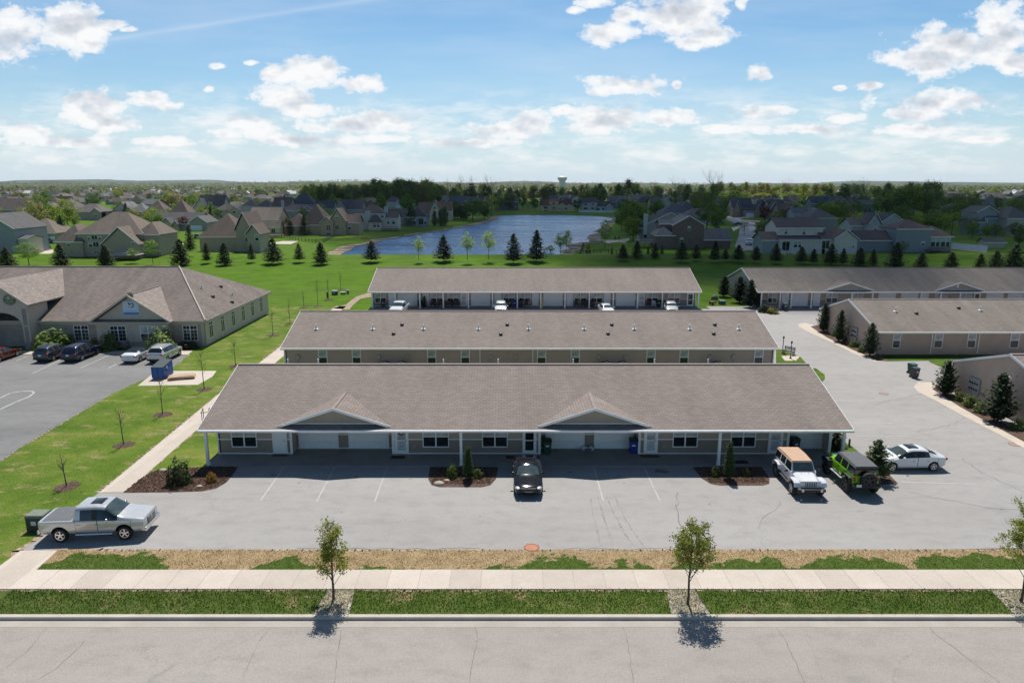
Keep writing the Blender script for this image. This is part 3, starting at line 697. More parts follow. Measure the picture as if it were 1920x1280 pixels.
def win_meshes(w, h, kind):
    def mk():
        f = MB(); p = MB(); t = .07
        f.box(-w/2-t,w/2+t,-.05,0,-t,0); f.box(-w/2-t,w/2+t,-.05,0,h,h+t)
        f.box(-w/2-t,-w/2,-.05,0,0,h); f.box(w/2,w/2+t,-.05,0,0,h)
        cols = {'twin':[(-w/2,-.05),(.05,w/2)],'hung':[(-w/2,w/2)],'slide':[(-w/2,-.03),(.03,w/2)],'grid':[(-w/2,-.05),(.05,w/2)],'tall':[(-w/2,-.03),(.03,w/2)],'fixed':[(-w/2,w/2)]}[kind]
        mid = {'twin':.5,'hung':.52,'slide':None,'grid':.74,'tall':.78,'fixed':None}[kind]
        if len(cols) > 1: f.box(cols[0][1],cols[1][0],-.045,0,0,h)
        for a, b in cols:
            if mid:
                f.box(a,b,-.035,0,h*mid-.035,h*mid+.035)
                p.quad((a,-.012,0),(b,-.012,0),(b,-.012,h*mid),(a,-.012,h*mid),0)
                p.quad((a,-.014,h*mid),(b,-.014,h*mid),(b,-.014,h),(a,-.014,h),1 if kind in('twin','hung') else 0)
                if kind == 'grid':
                    for q in (.25,.5): f.box(a,b,-.022,0,h*q-.012,h*q+.012)
                    f.box((a+b)/2-.012,(a+b)/2+.012,-.022,0,0,h)
            else: p.quad((a,-.012,0),(b,-.012,0),(b,-.012,h),(a,-.012,h),0)
        return f.mesh('window',[M_white]), p.mesh('pane',[M_glass,M_blind])
    return cache(('win',round(w,2),round(h,2),kind), mk)
def window(par, x, y, z, w, h, kind='hung', rz=0, label=None, blinds=True):
    f, p = win_meshes(w, h, kind)
    o = put('window', f, par, (x,y,z), rz, label); q = put('pane', p, o)
    if not blinds: pass
    return o
def door(par, x, y, z, w, kind='white', rz=0, label=None):
    h = 2.03
    def mk():
        f = MB(); t = .09
        f.box(-w/2-t,-w/2,-.06,0,0,h+t); f.box(w/2,w/2+t,-.06,0,0,h+t); f.box(-w/2,w/2,-.06,0,h,h+t)
        l = MB(); g = MB()
        if kind == 'white':
            l.box(-w/2,w/2,-.03,0,.02,h)
            for a, b in ((.12,.75),(.9,1.9)):
                for s in (-1,1): l.box(s*w*.24-w*.17,s*w*.24+w*.17,-.042,-.03,a,b)
        else:
            r = .11
            l.box(-w/2,w/2,-.045,0,.02,.28); l.box(-w/2,w/2,-.045,0,h-r,h); l.box(-w/2,-w/2+r,-.045,0,.28,h-r); l.box(w/2-r,w/2,-.045,0,.28,h-r); l.box(-w/2+r,w/2-r,-.045,0,1.0,1.07)
            g.quad((-w/2+r,-.02,.28),(w/2-r,-.02,.28),(w/2-r,-.02,1.0),(-w/2+r,-.02,1.0)); g.quad((-w/2+r,-.02,1.07),(w/2-r,-.02,1.07),(w/2-r,-.02,h-r),(-w/2+r,-.02,h-r))
        k = MB().tube([(w*.4,-.03,1.02),(w*.4,-.1,1.02)], .035, 8).tube([(w*.4,-.1,1.02),(w*.3,-.1,1.02)], .015, 6)
        return (l.mesh('door',[M_door]), f.mesh('frame',[M_white]), k.mesh('handle',[M_metal]), g.mesh('pane',[M_glass if kind == 'dark' else glassm('storm_glass',(.5,.52,.54),.1)]) if g.v else None)
    L, Fm, K, Gm = cache(('door',round(w,2),kind), mk)
    o = put('door', L, par, (x,y,z), rz, label); put('frame', Fm, o); put('handle', K, o)
    if Gm: put('pane', Gm, o)
    return o
def garage(par, x, y, z, w, h=2.15, rz=0, mat=None):
    def mk():
        l = MB(); n = 4; ph = h/n
        for i in range(n):
            l.box(-w/2,w/2,-.03,0,i*ph+.006,(i+1)*ph-.006)
            for k in range(4):
                c = -w/2+(k+.5)*w/4; l.box(c-w*.1,c+w*.1,-.04,-.03,i*ph+.1,(i+1)*ph-.1)
        f = MB(); t = .11
        f.box(-w/2-t,-w/2,-.06,0,0,h+t); f.box(w/2,w/2+t,-.06,0,0,h+t); f.box(-w/2,w/2,-.06,0,h,h+t)
        return l.mesh('garage_door',[mat or M_door]), f.mesh('frame',[M_white])
    L, Fm = cache(('gar',round(w,2),h,mat.name if mat else ''), mk)
    o = put('garage_door', L, par, (x,y,z), rz); put('frame', Fm, o); return o

SL = .319; ZE = 2.75
def gable_roof(x0, x1, y0, ym, y1, ze, zr, th=.16):
    return MB().ext([(y0,ze),(ym,zr),(y1,ze),(y1,ze-th),(ym,zr-th),(y0,ze-th)], 'x', x0, x1)
def row_building(label, X0, X1, ye, run, porch, elements=(), recess=(), posts=(), gables=(), roofm=None, group=None, slab=True, downs=(), upper=None, lower=None, wl=.3, wr=.35):
    cx = (X0+X1)/2; t = thing('villa_building', label, 'building', (cx,ye,0), 0, group)
    a, b = X0-cx, X1-cx; zr = ZE+SL*run; roofm = roofm or M_roof
    roof = gable_roof(a, b, 0, run, 2*run, ZE, zr).build('roof', roofm, t)
    MB().box(a,b,run-.16,run+.16,zr-.05,zr+.035).build('ridge_vent', M_ridge, roof)
    f = MB(); f.box(a-.02,b+.02,-.035,-.002,ZE-.2,ZE-.01); f.box(a-.02,b+.02,2*run+.002,2*run+.035,ZE-.2,ZE-.01)
    for xa in (a, b):
        s = -1 if xa == a else 1
        f.ext([(-.035,ZE+.02),(run,zr+.03),(2*run+.035,ZE+.02),(2*run+.035,ZE-.2),(run,zr-.19),(-.035,ZE-.2)], 'x', xa+s*.002, xa+s*.035)
    f.build('fascia', M_white, t)
    gt = MB(); gt.ext([(-.15,ZE-.02),(-.15,ZE-.06),(-.12,ZE-.14),(-.04,ZE-.14),(-.04,ZE-.02)], 'x', a, b); gt.build('gutter', M_white, t)
    yw = 2.35 if porch else .45; yb = 2*run-.45
    wa, wb = a+wl, b-wr
    w = MB(); tr = MB(); up, lo = upper or M_up, lower or M_lo; zb = 1.2
    def under(y): return ZE-.17+SL*(y if y < run else 2*run-y)
    def wall_y(x0, x1, y, depth=.14):                       # wall facing -Y
        zt = under(y)
        if porch:
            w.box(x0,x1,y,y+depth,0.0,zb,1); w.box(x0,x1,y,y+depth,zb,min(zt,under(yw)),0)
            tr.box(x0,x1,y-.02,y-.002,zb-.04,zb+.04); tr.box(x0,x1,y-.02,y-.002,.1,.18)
        else: w.box(x0,x1,y,y+depth,0,zt,0)
    xs_ = wa; rd = 1.05
    for r0, r1 in sorted(recess):
        r0 -= cx; r1 -= cx
        wall_y(xs_, r0, yw); wall_y(r0, r1, yw+rd)
        w.box(r0-.14,r0-.002,yw+.142,yw+rd,0,under(yw),0); w.box(r1+.002,r1+.14,yw+.142,yw+rd,0,under(yw),0)
        for c in (r0-.08, r1+.08): tr.box(c-.09,c+.09,yw-.035,yw-.021,.1,under(yw))
        xs_ = r1
    wall_y(xs_, wb, yw)
    for xx, s in ((wa,-1),(wb,1)):                          # gable ends
        y0_ = yw
        w.ext([(y0_,0),(y0_,under(y0_)),(run,under(run)),(yb,under(yb)),(yb,0)], 'x', xx if s < 0 else xx-.14, xx+.14 if s < 0 else xx, 0)
        if porch: w.ext([(.05,ZE-.19),(yw-.002,under(yw)-.01),(yw-.002,ZE-.19)], 'x', xx if s < 0 else xx-.14, xx+.14 if s < 0 else xx, 0)
        cbm = MB(); cbm.box(xx-.06 if s < 0 else xx-.05, xx+.05 if s < 0 else xx+.06, yw-.04, yw-.0215, 0, under(yw)); cbm.box(xx-.02 if s<0 else xx+.002, xx-.002 if s<0 else xx+.02, yw-.02, yw+.1, 0, under(yw)); cbm.build('corner_board', M_white, t)
    w.box(wa+.142,wb-.142,yb-.14,yb,0,under(yb),0)
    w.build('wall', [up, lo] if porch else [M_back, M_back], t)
    if tr.v: tr.build('trim', M_white, t)
    if porch:
        MB().box(wa+.15,wb-.15,.1,yw-.05,ZE-.24,ZE-.2).build('porch_ceiling', M_under, t)
        if slab:
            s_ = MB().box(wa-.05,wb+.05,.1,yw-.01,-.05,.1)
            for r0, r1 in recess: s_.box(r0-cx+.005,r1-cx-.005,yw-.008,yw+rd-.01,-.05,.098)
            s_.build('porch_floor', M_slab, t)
    for x in posts:
        MB().box(x-cx-.09,x-cx+.09,.2,.38,.1,ZE-.18).box(x-cx-.12,x-cx+.12,.17,.41,.1,.22).build('post', M_white, t)
    for x in downs: MB().box(x-cx-.045,x-cx+.045,yw-.1,yw-.01,.15,ZE-.2).build('downspout', M_white, t)
    for e in elements:
        k, x0, x1 = e[0], e[1]-cx, e[2]-cx; c, wd_ = (x0+x1)/2, x1-x0
        inr = any(r0 <= e[1] and e[2] <= r1 for r0, r1 in recess); y = yw + (rd if inr else 0) - (.022 if porch else .003)
        if k == 'win': window(t, c, y, .68, wd_-.14, 1.47, 'twin')
        elif k == 'hung': window(t, c, y, .85, wd_-.14, 1.6, 'hung')
        elif k == 'gar': garage(t, c, y, .1, wd_)
        else: door(t, c, y, .1, wd_-.18, k)
    for gx in gables:
        c = gx-cx; hw = 3.85; y0_ = .3; z0 = ZE+SL*y0_+.02; za = z0+hw*.33; yk = (za-ZE)/SL
        dm = MB(); P = [(c-hw,y0_,z0),(c,y0_,za),(c,yk,za),(c+hw,y0_,z0)]; Q = [(x,y_,z_-.1) for x,y_,z_ in P]
        dm.add(P+Q, [(0,1,2),(1,3,2),(4,6,5),(5,6,7),(0,4,5,1),(1,5,7,3),(0,2,6,4),(2,3,7,6)])
        dg = dm.build('gable_roof', roofm, t)
        MB().box(c-.1,c+.1,y0_,yk-.2,za-.03,za+.025).build('ridge_cap', M_ridge, dg)
        zb_ = ZE+SL*.6-.05; hb = (za-.1-zb_)/.33
        MB().add([(c-hb,.6,zb_),(c+hb,.6,zb_),(c,.6,za-.1),(c-hb,.72,zb_),(c+hb,.72,zb_),(c,.72,za-.1)], [(0,1,2),(3,5,4),(0,3,4,1),(1,4,5,2),(2,5,3,0)]).build('gable_wall', M_gab, t)
        MB().ext([(c-hw-.05,z0-.13),(c,za-.13),(c+hw+.05,z0-.13),(c+hw+.05,z0+.05),(c,za+.06),(c-hw-.05,z0+.05)], 'y', y0_-.035, y0_-.003).build('gable_fascia', M_white, t)
        MB().box(c-hb+.3,c+hb-.3,.585,.598,zb_+.06,zb_+.13).build('gable_trim', M_white, t)
    return t, cx, run
def roof_vents(t, ye, cx, pts, white=True):
    for px, py in pts:
        p = onplane(px, py, ye, ZE, SL); l = Vector((p.x-cx, p.y-ye, p.z))
        if white: MB().tube([l-Vector((0,0,.1)), l+Vector((0,0,.5))], .085, 8).lathe([(.26,-.04),(.24,.05),(.10,.10)], 12, 0, Matrix.Translation(l)).build('vent_pipe', M_pvc, t)
        else: MB().box(l.x-.16,l.x+.16,l.y-.16,l.y+.16,l.z-.05,l.z+.14).lathe([(.2,.0),(.22,.05),(.1,.1)], 10, 0, Matrix.Translation(l+Vector((0,0,.12)))).build('roof_vent', M_black, t)
# front row
T1, c1, r1 = row_building('front villa row facing the parking lot, two gables over white garage doors', -21.35, 23.2, 45.75, 8.0, True,
    [('win',-20.1,-18.26),('white',-17.15,-16.1),('gar',-15.5,-12.8),('gar',-11.85,-9.1),('storm',-8.4,-7.4),('win',-6.4,-4.5),('win',-2.15,-.3),('dark',.75,1.75),('gar',2.55,5.2),('gar',6.1,8.8),('storm',9.45,10.45),('win',11.5,13.3),('win',15.65,17.45),('storm',18.35,19.4),('gar',20.2,22.6)],
    [(-15.75,-8.6),(2.05,9.05),(19.85,22.7)], [-20.98,-3.5,14.25,22.75], [-12.18,5.65], wl=.3, wr=.37)
for px in (538,595,831,934,1075,1228,1329):
    x = (px-960)/F*zd(54.2,5.2)-c1; MB().tube([(x,8.7,4.9),(x,8.7,5.55)], .055, 8).build('vent_pipe', M_pvc, T1)
wm = MB(); 
for k in range(14):
    a_ = 2*PI*k/14; wm.lathe([(0,-.05),(.07,0),(0,.05)], 5, 0, Matrix.Translation((-7.9-c1+.17*math.cos(a_),2.25,1.72+.17*math.sin(a_))))
M_twig = plain('dried_twigs', (.14,.11,.08), .9)
wr_ = wm.build('wreath', M_twig, None, uv=False); wr_.location = (c1,45.75,0); tag(wr_, 'round grey door wreath on white storm door by the left pair of garage doors', 'wreath')
# middle row, seen from behind
T2, c2, r2 = row_building('middle villa row seen from behind, taupe wall under a roof with nine white vents', -23.6, 27.2, 70.4, 7.75, False,
    [('hung',(a-960)/F*zd(70.85,1.8),(b-960)/F*zd(70.85,1.8)) for a, b in ((597,614),(660,677),(801,818),(864,881),(1007,1024),(1070,1087),(1212,1229),(1274,1291),(1414,1431))],
    downs=[(px-960)/F*zd(70.85,1.8) for px in (900,999)])
roof_vents(T2, 70.4, c2, [(593,617),(699,617),(794,617),(897,617),(991,617),(1095,617),(1189,617),(1293,617),(1385,617)])
roof_vents(T2, 70.4, c2, [(754,609),(738,626),(951,609),(939,627),(1147,609),(1140,626),(1340,609),(1338,626)], False)
for px in (558,710,764,920,967,1123,1173,1332,1376):
    x = (px-960)/F*zd(70.8,2.2)-c2
    MB().box(x-.17,x+.17,.27,.44,1.55,1.95).tube([(x,.36,1.55),(x,.36,.2)], .03, 6).build('meter_box', M_metal, T2)
MB().box(-25.2+.0,-25.1,.35,.45,.1,2.5).build('downspout', M_white, T2)
# third row, porch side
def X3(px): return (px-960)/F*zd(111.6,1.5)
E3 = [('win',702.5,724),('white',728,740),('gar',747,781),('white',792,805),('win',807,830),('win',838,861),('storm',863,876),('gar',884,918),('white',927,940),('win',943,965),('win',973,995),('white',997.5,1010.5),('gar',1020,1054),('white',1062,1075),('win',1077,1100),('win',1108,1130),('white',1132,1145),('gar',1156,1190),('storm',1196.5,1209.5),('win',1212,1234),('win',1253,1275),('dark',1288,1301)]
T3, c3, r3 = row_building('third villa row back by the lawn, porch side with five white garage doors and cars', -22.4, 29.5, 109.3, 8.6, True,
    [(k,X3(a),X3(b)) for k, a, b in E3], [], [(px-960)/F*zd(109.5,1.5) for px in (697.5,741,787,831,878,923.5,970,1014,1059.5,1105,1150,1195.5,1242,1310)])
# right-hand rows
def XR(px, y=111.6): return (px-960)/F*zd(y,1.5)
TR1, cr1, _ = row_building('grey-roofed villa row at far right in cloud shade, two low gables above the porch', 38.2, 96, 109.3, 8.6, True,
    [('win',XR(1440),XR(1457)),('white',XR(1466),XR(1479)),('gar',XR(1484),XR(1514)),('white',XR(1525),XR(1538)),('win',XR(1549),XR(1571)),('win',XR(1598),XR(1618)),('gar',XR(1648),XR(1678)),('gar',XR(1690),XR(1720)),('white',XR(1728),XR(1741)),('win',XR(1753),XR(1775)),('win',XR(1800),XR(1822)),('dark',XR(1826),XR(1838)),('gar',XR(1850),XR(1880)),('gar',XR(1890),XR(1918))], [],
    [(px-960)/F*zd(109.5,1.5) for px in (1428,1463,1484,1522,1597,1636,1727,1764,1800)], [(1594-960)/F*zd(109.6,3.5),(1801-960)/F*zd(109.6,3.5)], roofm=M_roofg)
MB().box(-.12,.12,.55,.58,3.3,3.75,0,Matrix.Translation(((1798-960)/F*zd(109.6,3.5)-cr1,0,0))).build('louvre_vent', M_white, TR1)
TR2, cr2, _ = row_building('taupe villa row end-on at right, vine-free gable wall with three tall junipers', 41.4, 92, 78.5, 7.85, False,
    [('hung',(a-960)/F*zd(79,1.6),(b-960)/F*zd(79,1.6)) for a, b in ((1673,1688),(1751,1767),(1813,1829),(1893,1910))], roofm=M_roofg,
    downs=[(px-960)/F*zd(79,1.6) for px in (1746,1834)], wl=.12)
TR2['label'] = 'taupe villa row at right, bare gable wall behind three tall junipers, four small windows'
roof_vents(TR2, 78.5, cr2, [(1679,584),(1838,582)]); roof_vents(TR2, 78.5, cr2, [(1718,588),(1797,578)], False)
TR3, cr3, _ = row_building('nearest villa row at right edge, pale gable wall with wall lamp and meter bank', 41.3, 88, 49.2, 7.95, False, [], roofm=M_roof, wl=.12)
def gooseneck(t, x, y, z):
    MB().lathe([(.09,0),(.09,.03)], 10, 0, Matrix.Translation((x,y,z)) @ Matrix.Rotation(PI/2,4,'Y')).tube([(x,y,z),(x-.2,y,z+.22),(x-.45,y,z+.2),(x-.55,y,z)], .025, 6).lathe([(.04,.1),(.1,.04),(.24,-.08),(.22,-.08)], 12, 0, Matrix.Translation((x-.55,y,z-.02))).build('wall_lamp', M_metal, t)
gooseneck(TR3, -(88-41.3)/2+.1, 7.0, 3.6); gooseneck(TR2, -(92-41.4)/2+.1, 8.2, 3.7)
def meterbank(t, x, y):
    b_ = MB().box(x-.14,x,y-.75,y+.75,.75,2.15).box(x-.1,x,y-.55,y-.35,0,.75).box(x-.1,x,y+.2,y+.4,0,.75).build('meter_bank', M_metal, t)
    for i in range(2):
        for j in range(4): MB().lathe([(.0,.08),(.09,.07),(.1,0)], 10, 0, Matrix.Translation((x-.14,y-.5+j*.33,1.15+i*.55)) @ Matrix.Rotation(-PI/2,4,'Y')).build('meter', M_glass, b_)
meterbank(TR3, -(88-41.3)/2+.11, 11.9); meterbank(TR2, -(92-41.4)/2+.11, 5.6)

# ---------------------------------------------------------------- office building, left
M_brick = brickm('office_brick', (.30,.235,.20), (.40,.33,.29), (.40,.36,.33)); M_stucco = plain('tan_stucco', (.50,.435,.36), .8, var=.06)
M_quoin = brickm('quoin_brick', (.24,.18,.18), (.30,.23,.22), (.36,.32,.31)); M_side = siding('office_side', (.60,.505,.43), strength=.2)
OY, OX, OW, OD = 83.3, -36.9, 66, 22.8
TO = thing('office_building', 'long tan brick office with hip roof, arched entry and blue banner on its gable', 'building', (OX,OY,0))
ze, zr = 3.2, 8.3; hx = 7.6
P = [(-OW,-.45,ze),(.45,-.45,ze),(.45,OD+.45,ze),(-OW,OD+.45,ze),(-OW,OD/2,zr),(-hx,OD/2,zr)]
Q = [(x,y,z-.18) for x,y,z in P]
ro = MB().add(P+Q, [(0,1,5,4),(1,2,5),(2,3,4,5),(3,0,4),(6,10,11,7),(7,11,8),(8,11,10,9),(9,10,6),(0,6,7,1),(1,7,8,2),(2,8,9,3),(3,9,6,0)]).build('roof', M_roofo, TO)
MB().box(-OW,-hx,OD/2-.15,OD/2+.15,zr-.05,zr+.05).build('ridge_cap', M_ridge, ro)
hp = MB().tube([(.4,-.4,ze+.04),(-hx,OD/2,zr+.04)], .13, 5); hp.build('hip_cap', plain('hip_cap', (.42,.36,.32), .9), ro)
fa = MB().box(-OW,.48,-.49,-.452,ze-.2,ze); fa.box(.452,.49,-.49,OD+.49,ze-.2,ze); fa.build('fascia', M_stucco, TO)
w = MB(); w.box(-OW,0,0,.2,0,ze-.55,0); w.box(-OW,0,-.03,.2,ze-.55,ze-.15,1); w.box(-.2,0,.202,OD,0,ze-.15,2); w.box(-OW,-.202,OD-.2,OD,0,ze-.15,2)
w.build('wall', [M_brick, M_stucco, M_side], TO)
MB().box(-.35,.05,-.06,-.035,0,ze-.5).build('corner_board', M_stucco, TO)
def ox(px, y=83.3, z=1.7): return (px-960)/F*zd(y,z) - OX
for a, b, kd in ((139,167,'grid'),(343,371,'grid')): window(TO, ox((a+b)/2), -.003, .75, ox(b)-ox(a)-.15, 1.75, kd)
MB().box(ox(85),ox(97),-.04,-.003,1.5,2.15).build('notice_plate', plain('blue_plate', (.16,.22,.30), .4), TO)
# bay with the banner gable
ba, bb = ox(183,82.6), ox(317,82.6); bc = (ba+bb)/2; by = -.8
bw = MB().box(ba,bb,by,-.002,0,ze-.15,0); bw.box(ba-.001,bb+.001,by-.04,by-.002,0,.75,1); bw.build('bay_wall', [M_stucco, M_brick], TO)
hwb = (bb-ba)/2+.55; za = ze+hwb*.66; yk = (za-ze)/(5.1/11.85)-.45
P = [(bc-hwb,by-.45,ze-.02),(bc,by-.45,za),(bc,yk,za),(bc+hwb,by-.45,ze-.02),(bc-hwb,0,ze-.02),(bc+hwb,0,ze-.02)]; Q = [(x,y,z-.14) for x,y,z in P]
gr = MB().add(P+Q, [(0,1,2,4),(1,3,5,2),(6,10,8,7),(7,8,11,9),(0,6,7,1),(1,7,9,3),(0,4,10,6),(3,9,11,5),(4,2,8,10),(2,5,11,8)]).build('gable_roof', shingle('shingle_gable', (.33,.28,.25), var=.2), TO)
MB().box(bc-.1,bc+.1,by-.45,yk-.3,za-.03,za+.04).build('ridge_cap', M_ridge, gr)
MB().ext([(bc-hwb+.6,ze+.1),(bc+hwb-.6,ze+.1),(bc,za-.25)], 'y', by+.15, by+.3).build('gable_wall', M_stucco, TO)
MB().box(bc-hwb+.1,bc+hwb-.1,by-.46,by+.1,ze-.16,ze-.02).build('lower_cornice', M_stucco, TO)
MB().add([(bc-hwb+.15,by-.44,ze-.01),(bc+hwb-.15,by-.44,ze-.01),(bc+hwb-.5,by+.14,ze+.22),(bc-hwb+.5,by+.14,ze+.22)], [(0,1,2,3)]).build('skirt_roof', M_roofo, TO)
MB().ext([(bc-hwb-.03,ze-.18),(bc,za-.16),(bc+hwb+.03,ze-.18),(bc+hwb+.03,ze+.03),(bc,za+.05),(bc-hwb-.03,ze+.03)], 'y', by-.49, by-.453).build('gable_fascia', M_stucco, TO)
MB().lathe([(0,.03),(.36,.03),(.4,0)], 20, 0, Matrix.Translation((bc+.1,by+.15,ze+3.05)) @ Matrix.Rotation(PI/2,4,'X')).build('round_vent', plain('vent_grey', (.36,.34,.32), .7), TO)
window(TO, ox(223,82.6), by-.003, .85, 1.75, 1.75, 'grid'); window(TO, ox(279,82.6), by-.003, .85, 1.75, 1.75, 'twin')
for k in range(6):                                                         # side windows
    y = 1.9+k*3.55; window(TO, .003, y, .75, 1.0, 1.9, 'tall', PI/2)
MB().box(.01,.1,.1,.2,.1,ze-.2).box(bb+.05,bb+.15,-.12,-.02,.1,ze-.2).box(ba-.15,ba-.05,-.12,-.02,.1,ze-.2).build('downspout', M_stucco, TO)
for (px, py, kd) in ((378,541,1),(414,538,0),(399,557,0),(436,554,1),(435,567,0)):
    d = ray(px,py); s = 5.1/8.05; x0 = OX+.45
    t_ = ((H-ze) - s*x0)/(-d[2]-s*d[0]) if abs(-d[2]-s*d[0]) > 1e-6 else 0
    t_ = (H-ze-s*x0)/(-d[2]-s*d[0]); p = Vector((d[0]*t_, d[1]*t_, H+d[2]*t_)); l = p-Vector((OX,OY,0))
    if kd: MB().tube([l-Vector((0,0,.2)), l+Vector((0,0,.5))], .09, 8).build('vent_pipe', M_pvc, TO)
    else: MB().box(l.x-.2,l.x+.2,l.y-.2,l.y+.2,l.z-.15,l.z+.2).build('roof_vent', M_black, TO)
# entry pavilion with arch
ex = ox(2,81.5,3); eh = 3.35; ey = -1.9; ez = 5.5; ea = 8.0
arc = [(ex-eh,0),(ex-eh,ez),(ex,ea-.15),(ex+eh,ez),(ex+eh,0),(ex+2.55,0),(ex+2.55,2.9)]
arc += [(ex+2.55*math.cos(q*PI/12), 2.9+1.55*math.sin(q*PI/12)) for q in range(1,12)] + [(ex-2.55,2.9),(ex-2.55,0)]
MB().ext(arc, 'y', ey, ey+.45).box(ex+eh-.3,ex+eh-.002,ey+.452,1.8,0,ez-.1).box(ex-eh+.002,ex-eh+.3,ey+.452,1.8,0,ez-.1).build('entry_wall', M_stucco, TO)
for s in (-1,1): MB().box(ex+s*2.95-.22,ex+s*2.95+.22,ey-.04,ey-.003,1.0,2.75).box(ex+s*2.95-.22,ex+s*2.95+.22,ey-.04,ey-.003,2.95,4.9).box(ex+s*2.95-.38,ex+s*2.95+.38,ey-.07,ey-.003,0,.95).build('quoin', M_quoin, TO)
ho = eh+.45; P = [(ex-ho,ey-.45,ez-.1),(ex,ey-.45,ea+.12),(ex,13.0,ea+.12),(ex+ho,ey-.45,ez-.1),(ex-ho,6.2,ez-.1),(ex+ho,6.2,ez-.1)]; Q = [(x,y,z-.16) for x,y,z in P]
er = MB().add(P+Q, [(0,1,2,4),(1,3,5,2),(6,10,8,7),(7,8,11,9),(0,6,7,1),(1,7,9,3),(0,4,10,6),(3,9,11,5),(4,2,8,10),(2,5,11,8)]).build('entry_roof', shingle('shingle_entry', (.33,.28,.25), var=.2), TO)
MB().ext([(ex-ho-.03,ez-.28),(ex,ea-.08),(ex+ho+.03,ez-.28),(ex+ho+.03,ez-.06),(ex,ea+.16),(ex-ho-.03,ez-.06)], 'y', ey-.49, ey-.453).build('entry_fascia', M_stucco, TO)
MB().box(ex-eh+.31,ex+eh-.31,1.0,1.2,0,4.8).build('lobby_wall', M_quoin, TO)
for k, (xa, xb) in enumerate(((ex-2.2,ex-.1),(ex+.1,ex+2.2))):
    gl = MB().box(xa,xb,.9,.998,.05,2.3).build('entry_door', plain('entry_frame', (.06,.05,.05), .4), TO); MB().box(xa+.1,xb-.1,.87,.897,.2,2.15).build('pane', M_glass, gl)
    tl = MB().box(xa,xb,.9,.998,2.45,3.6).build('transom_window', M_white, TO); MB().box(xa+.1,xb-.1,.87,.897,2.55,3.5).build('pane', M_glass, tl)
MB().lathe([(0,.05),(.16,.05),(.16,0)], 12, 0, Matrix.Translation((ex+.2,ey,7.0)) @ Matrix.Rotation(PI/2,4,'X')).build('round_vent', M_metal, TO)
# round green emblem on the entry gable (its lettering is too small to read in the photo)
em = thing('emblem_sign', 'round green and white emblem sign high on the arched office entry', 'sign', (OX+ox(18,81.4,6),OY+ey-.05,5.95))
RX = Matrix.Rotation(PI/2,4,'X')
def disc(r, y0, y1, sx=1.12, z=0, x=0): return MB().lathe([(0,y1),(r,y1),(r,y0)], 28, 0, Matrix.Translation((x,0,z)) @ RX @ Matrix.Diagonal((sx,1,1,1)))
disc(.62,-.02,.05).build('board', plain('sign_olive', (.11,.14,.075), .5), em)
disc(.53,.05,.062).build('ring', plain('sign_green', (.16,.21,.11), .5), em)
disc(.15,.062,.075,1,.22,-.05).build('motif', plain('sign_cream', (.50,.52,.42), .5), em)
MB().box(-.62,.62,-.078,-.063,-.17,.03).build('band', plain('sign_dark', (.06,.085,.05), .5), em)
for k in range(9): MB().box(-.46+k*.105,-.39+k*.105,-.085,-.078,-.12,-.03).build('letter', plain('sign_letter', (.42,.46,.36), .5), em) if k != 4 else None
# banner
bn = thing('banner', 'white banner with blue round logo and blue bottom band on the office gable', 'banner', (OX+bc+.05,OY+by+.13,ze+1.55))
MB().box(-.95,.95,-.03,0,-.85,.85).build('cloth', plain('banner_white', (.56,.66,.78), .5, var=.04), bn)
MB().box(-.90,.90,-.04,-.031,-.80,-.48).build('band', plain('banner_blue', (.05,.22,.55), .5), bn)
lg = MB(); q = [(.30*math.cos(a_)+.1, .30*math.sin(a_)+.37) for a_ in [math.radians(88-k*11.5) for k in range(18)]] + [(.18*math.cos(a_)+.1,.18*math.sin(a_)+.37) for a_ in [math.radians(88-(17-k)*11.5) for k in range(18)]]
lg.ext(q, 'y', -.045, -.031); lg.box(-.26,-.13,-.045,-.031,.45,.70); lg.ext([(-.26,.62),(-.10,.50),(.06,.62),(.06,.48),(-.10,.36),(-.26,.46)], 'y', -.046, -.032); lg.lathe([(0,.045),(.06,.045),(.06,.031)], 10, 0, Matrix.Translation((-.19,0,.14)) @ RX)
lg.build('logo', plain('banner_navy', (.015,.07,.25), .5), bn)
tx = MB()
for k in range(15): tx.box(-.7+k*.095,-.645+k*.095,-.037,-.031,-.33,-.25)
tx.build('lettering', plain('banner_text', (.22,.36,.55), .5), bn)
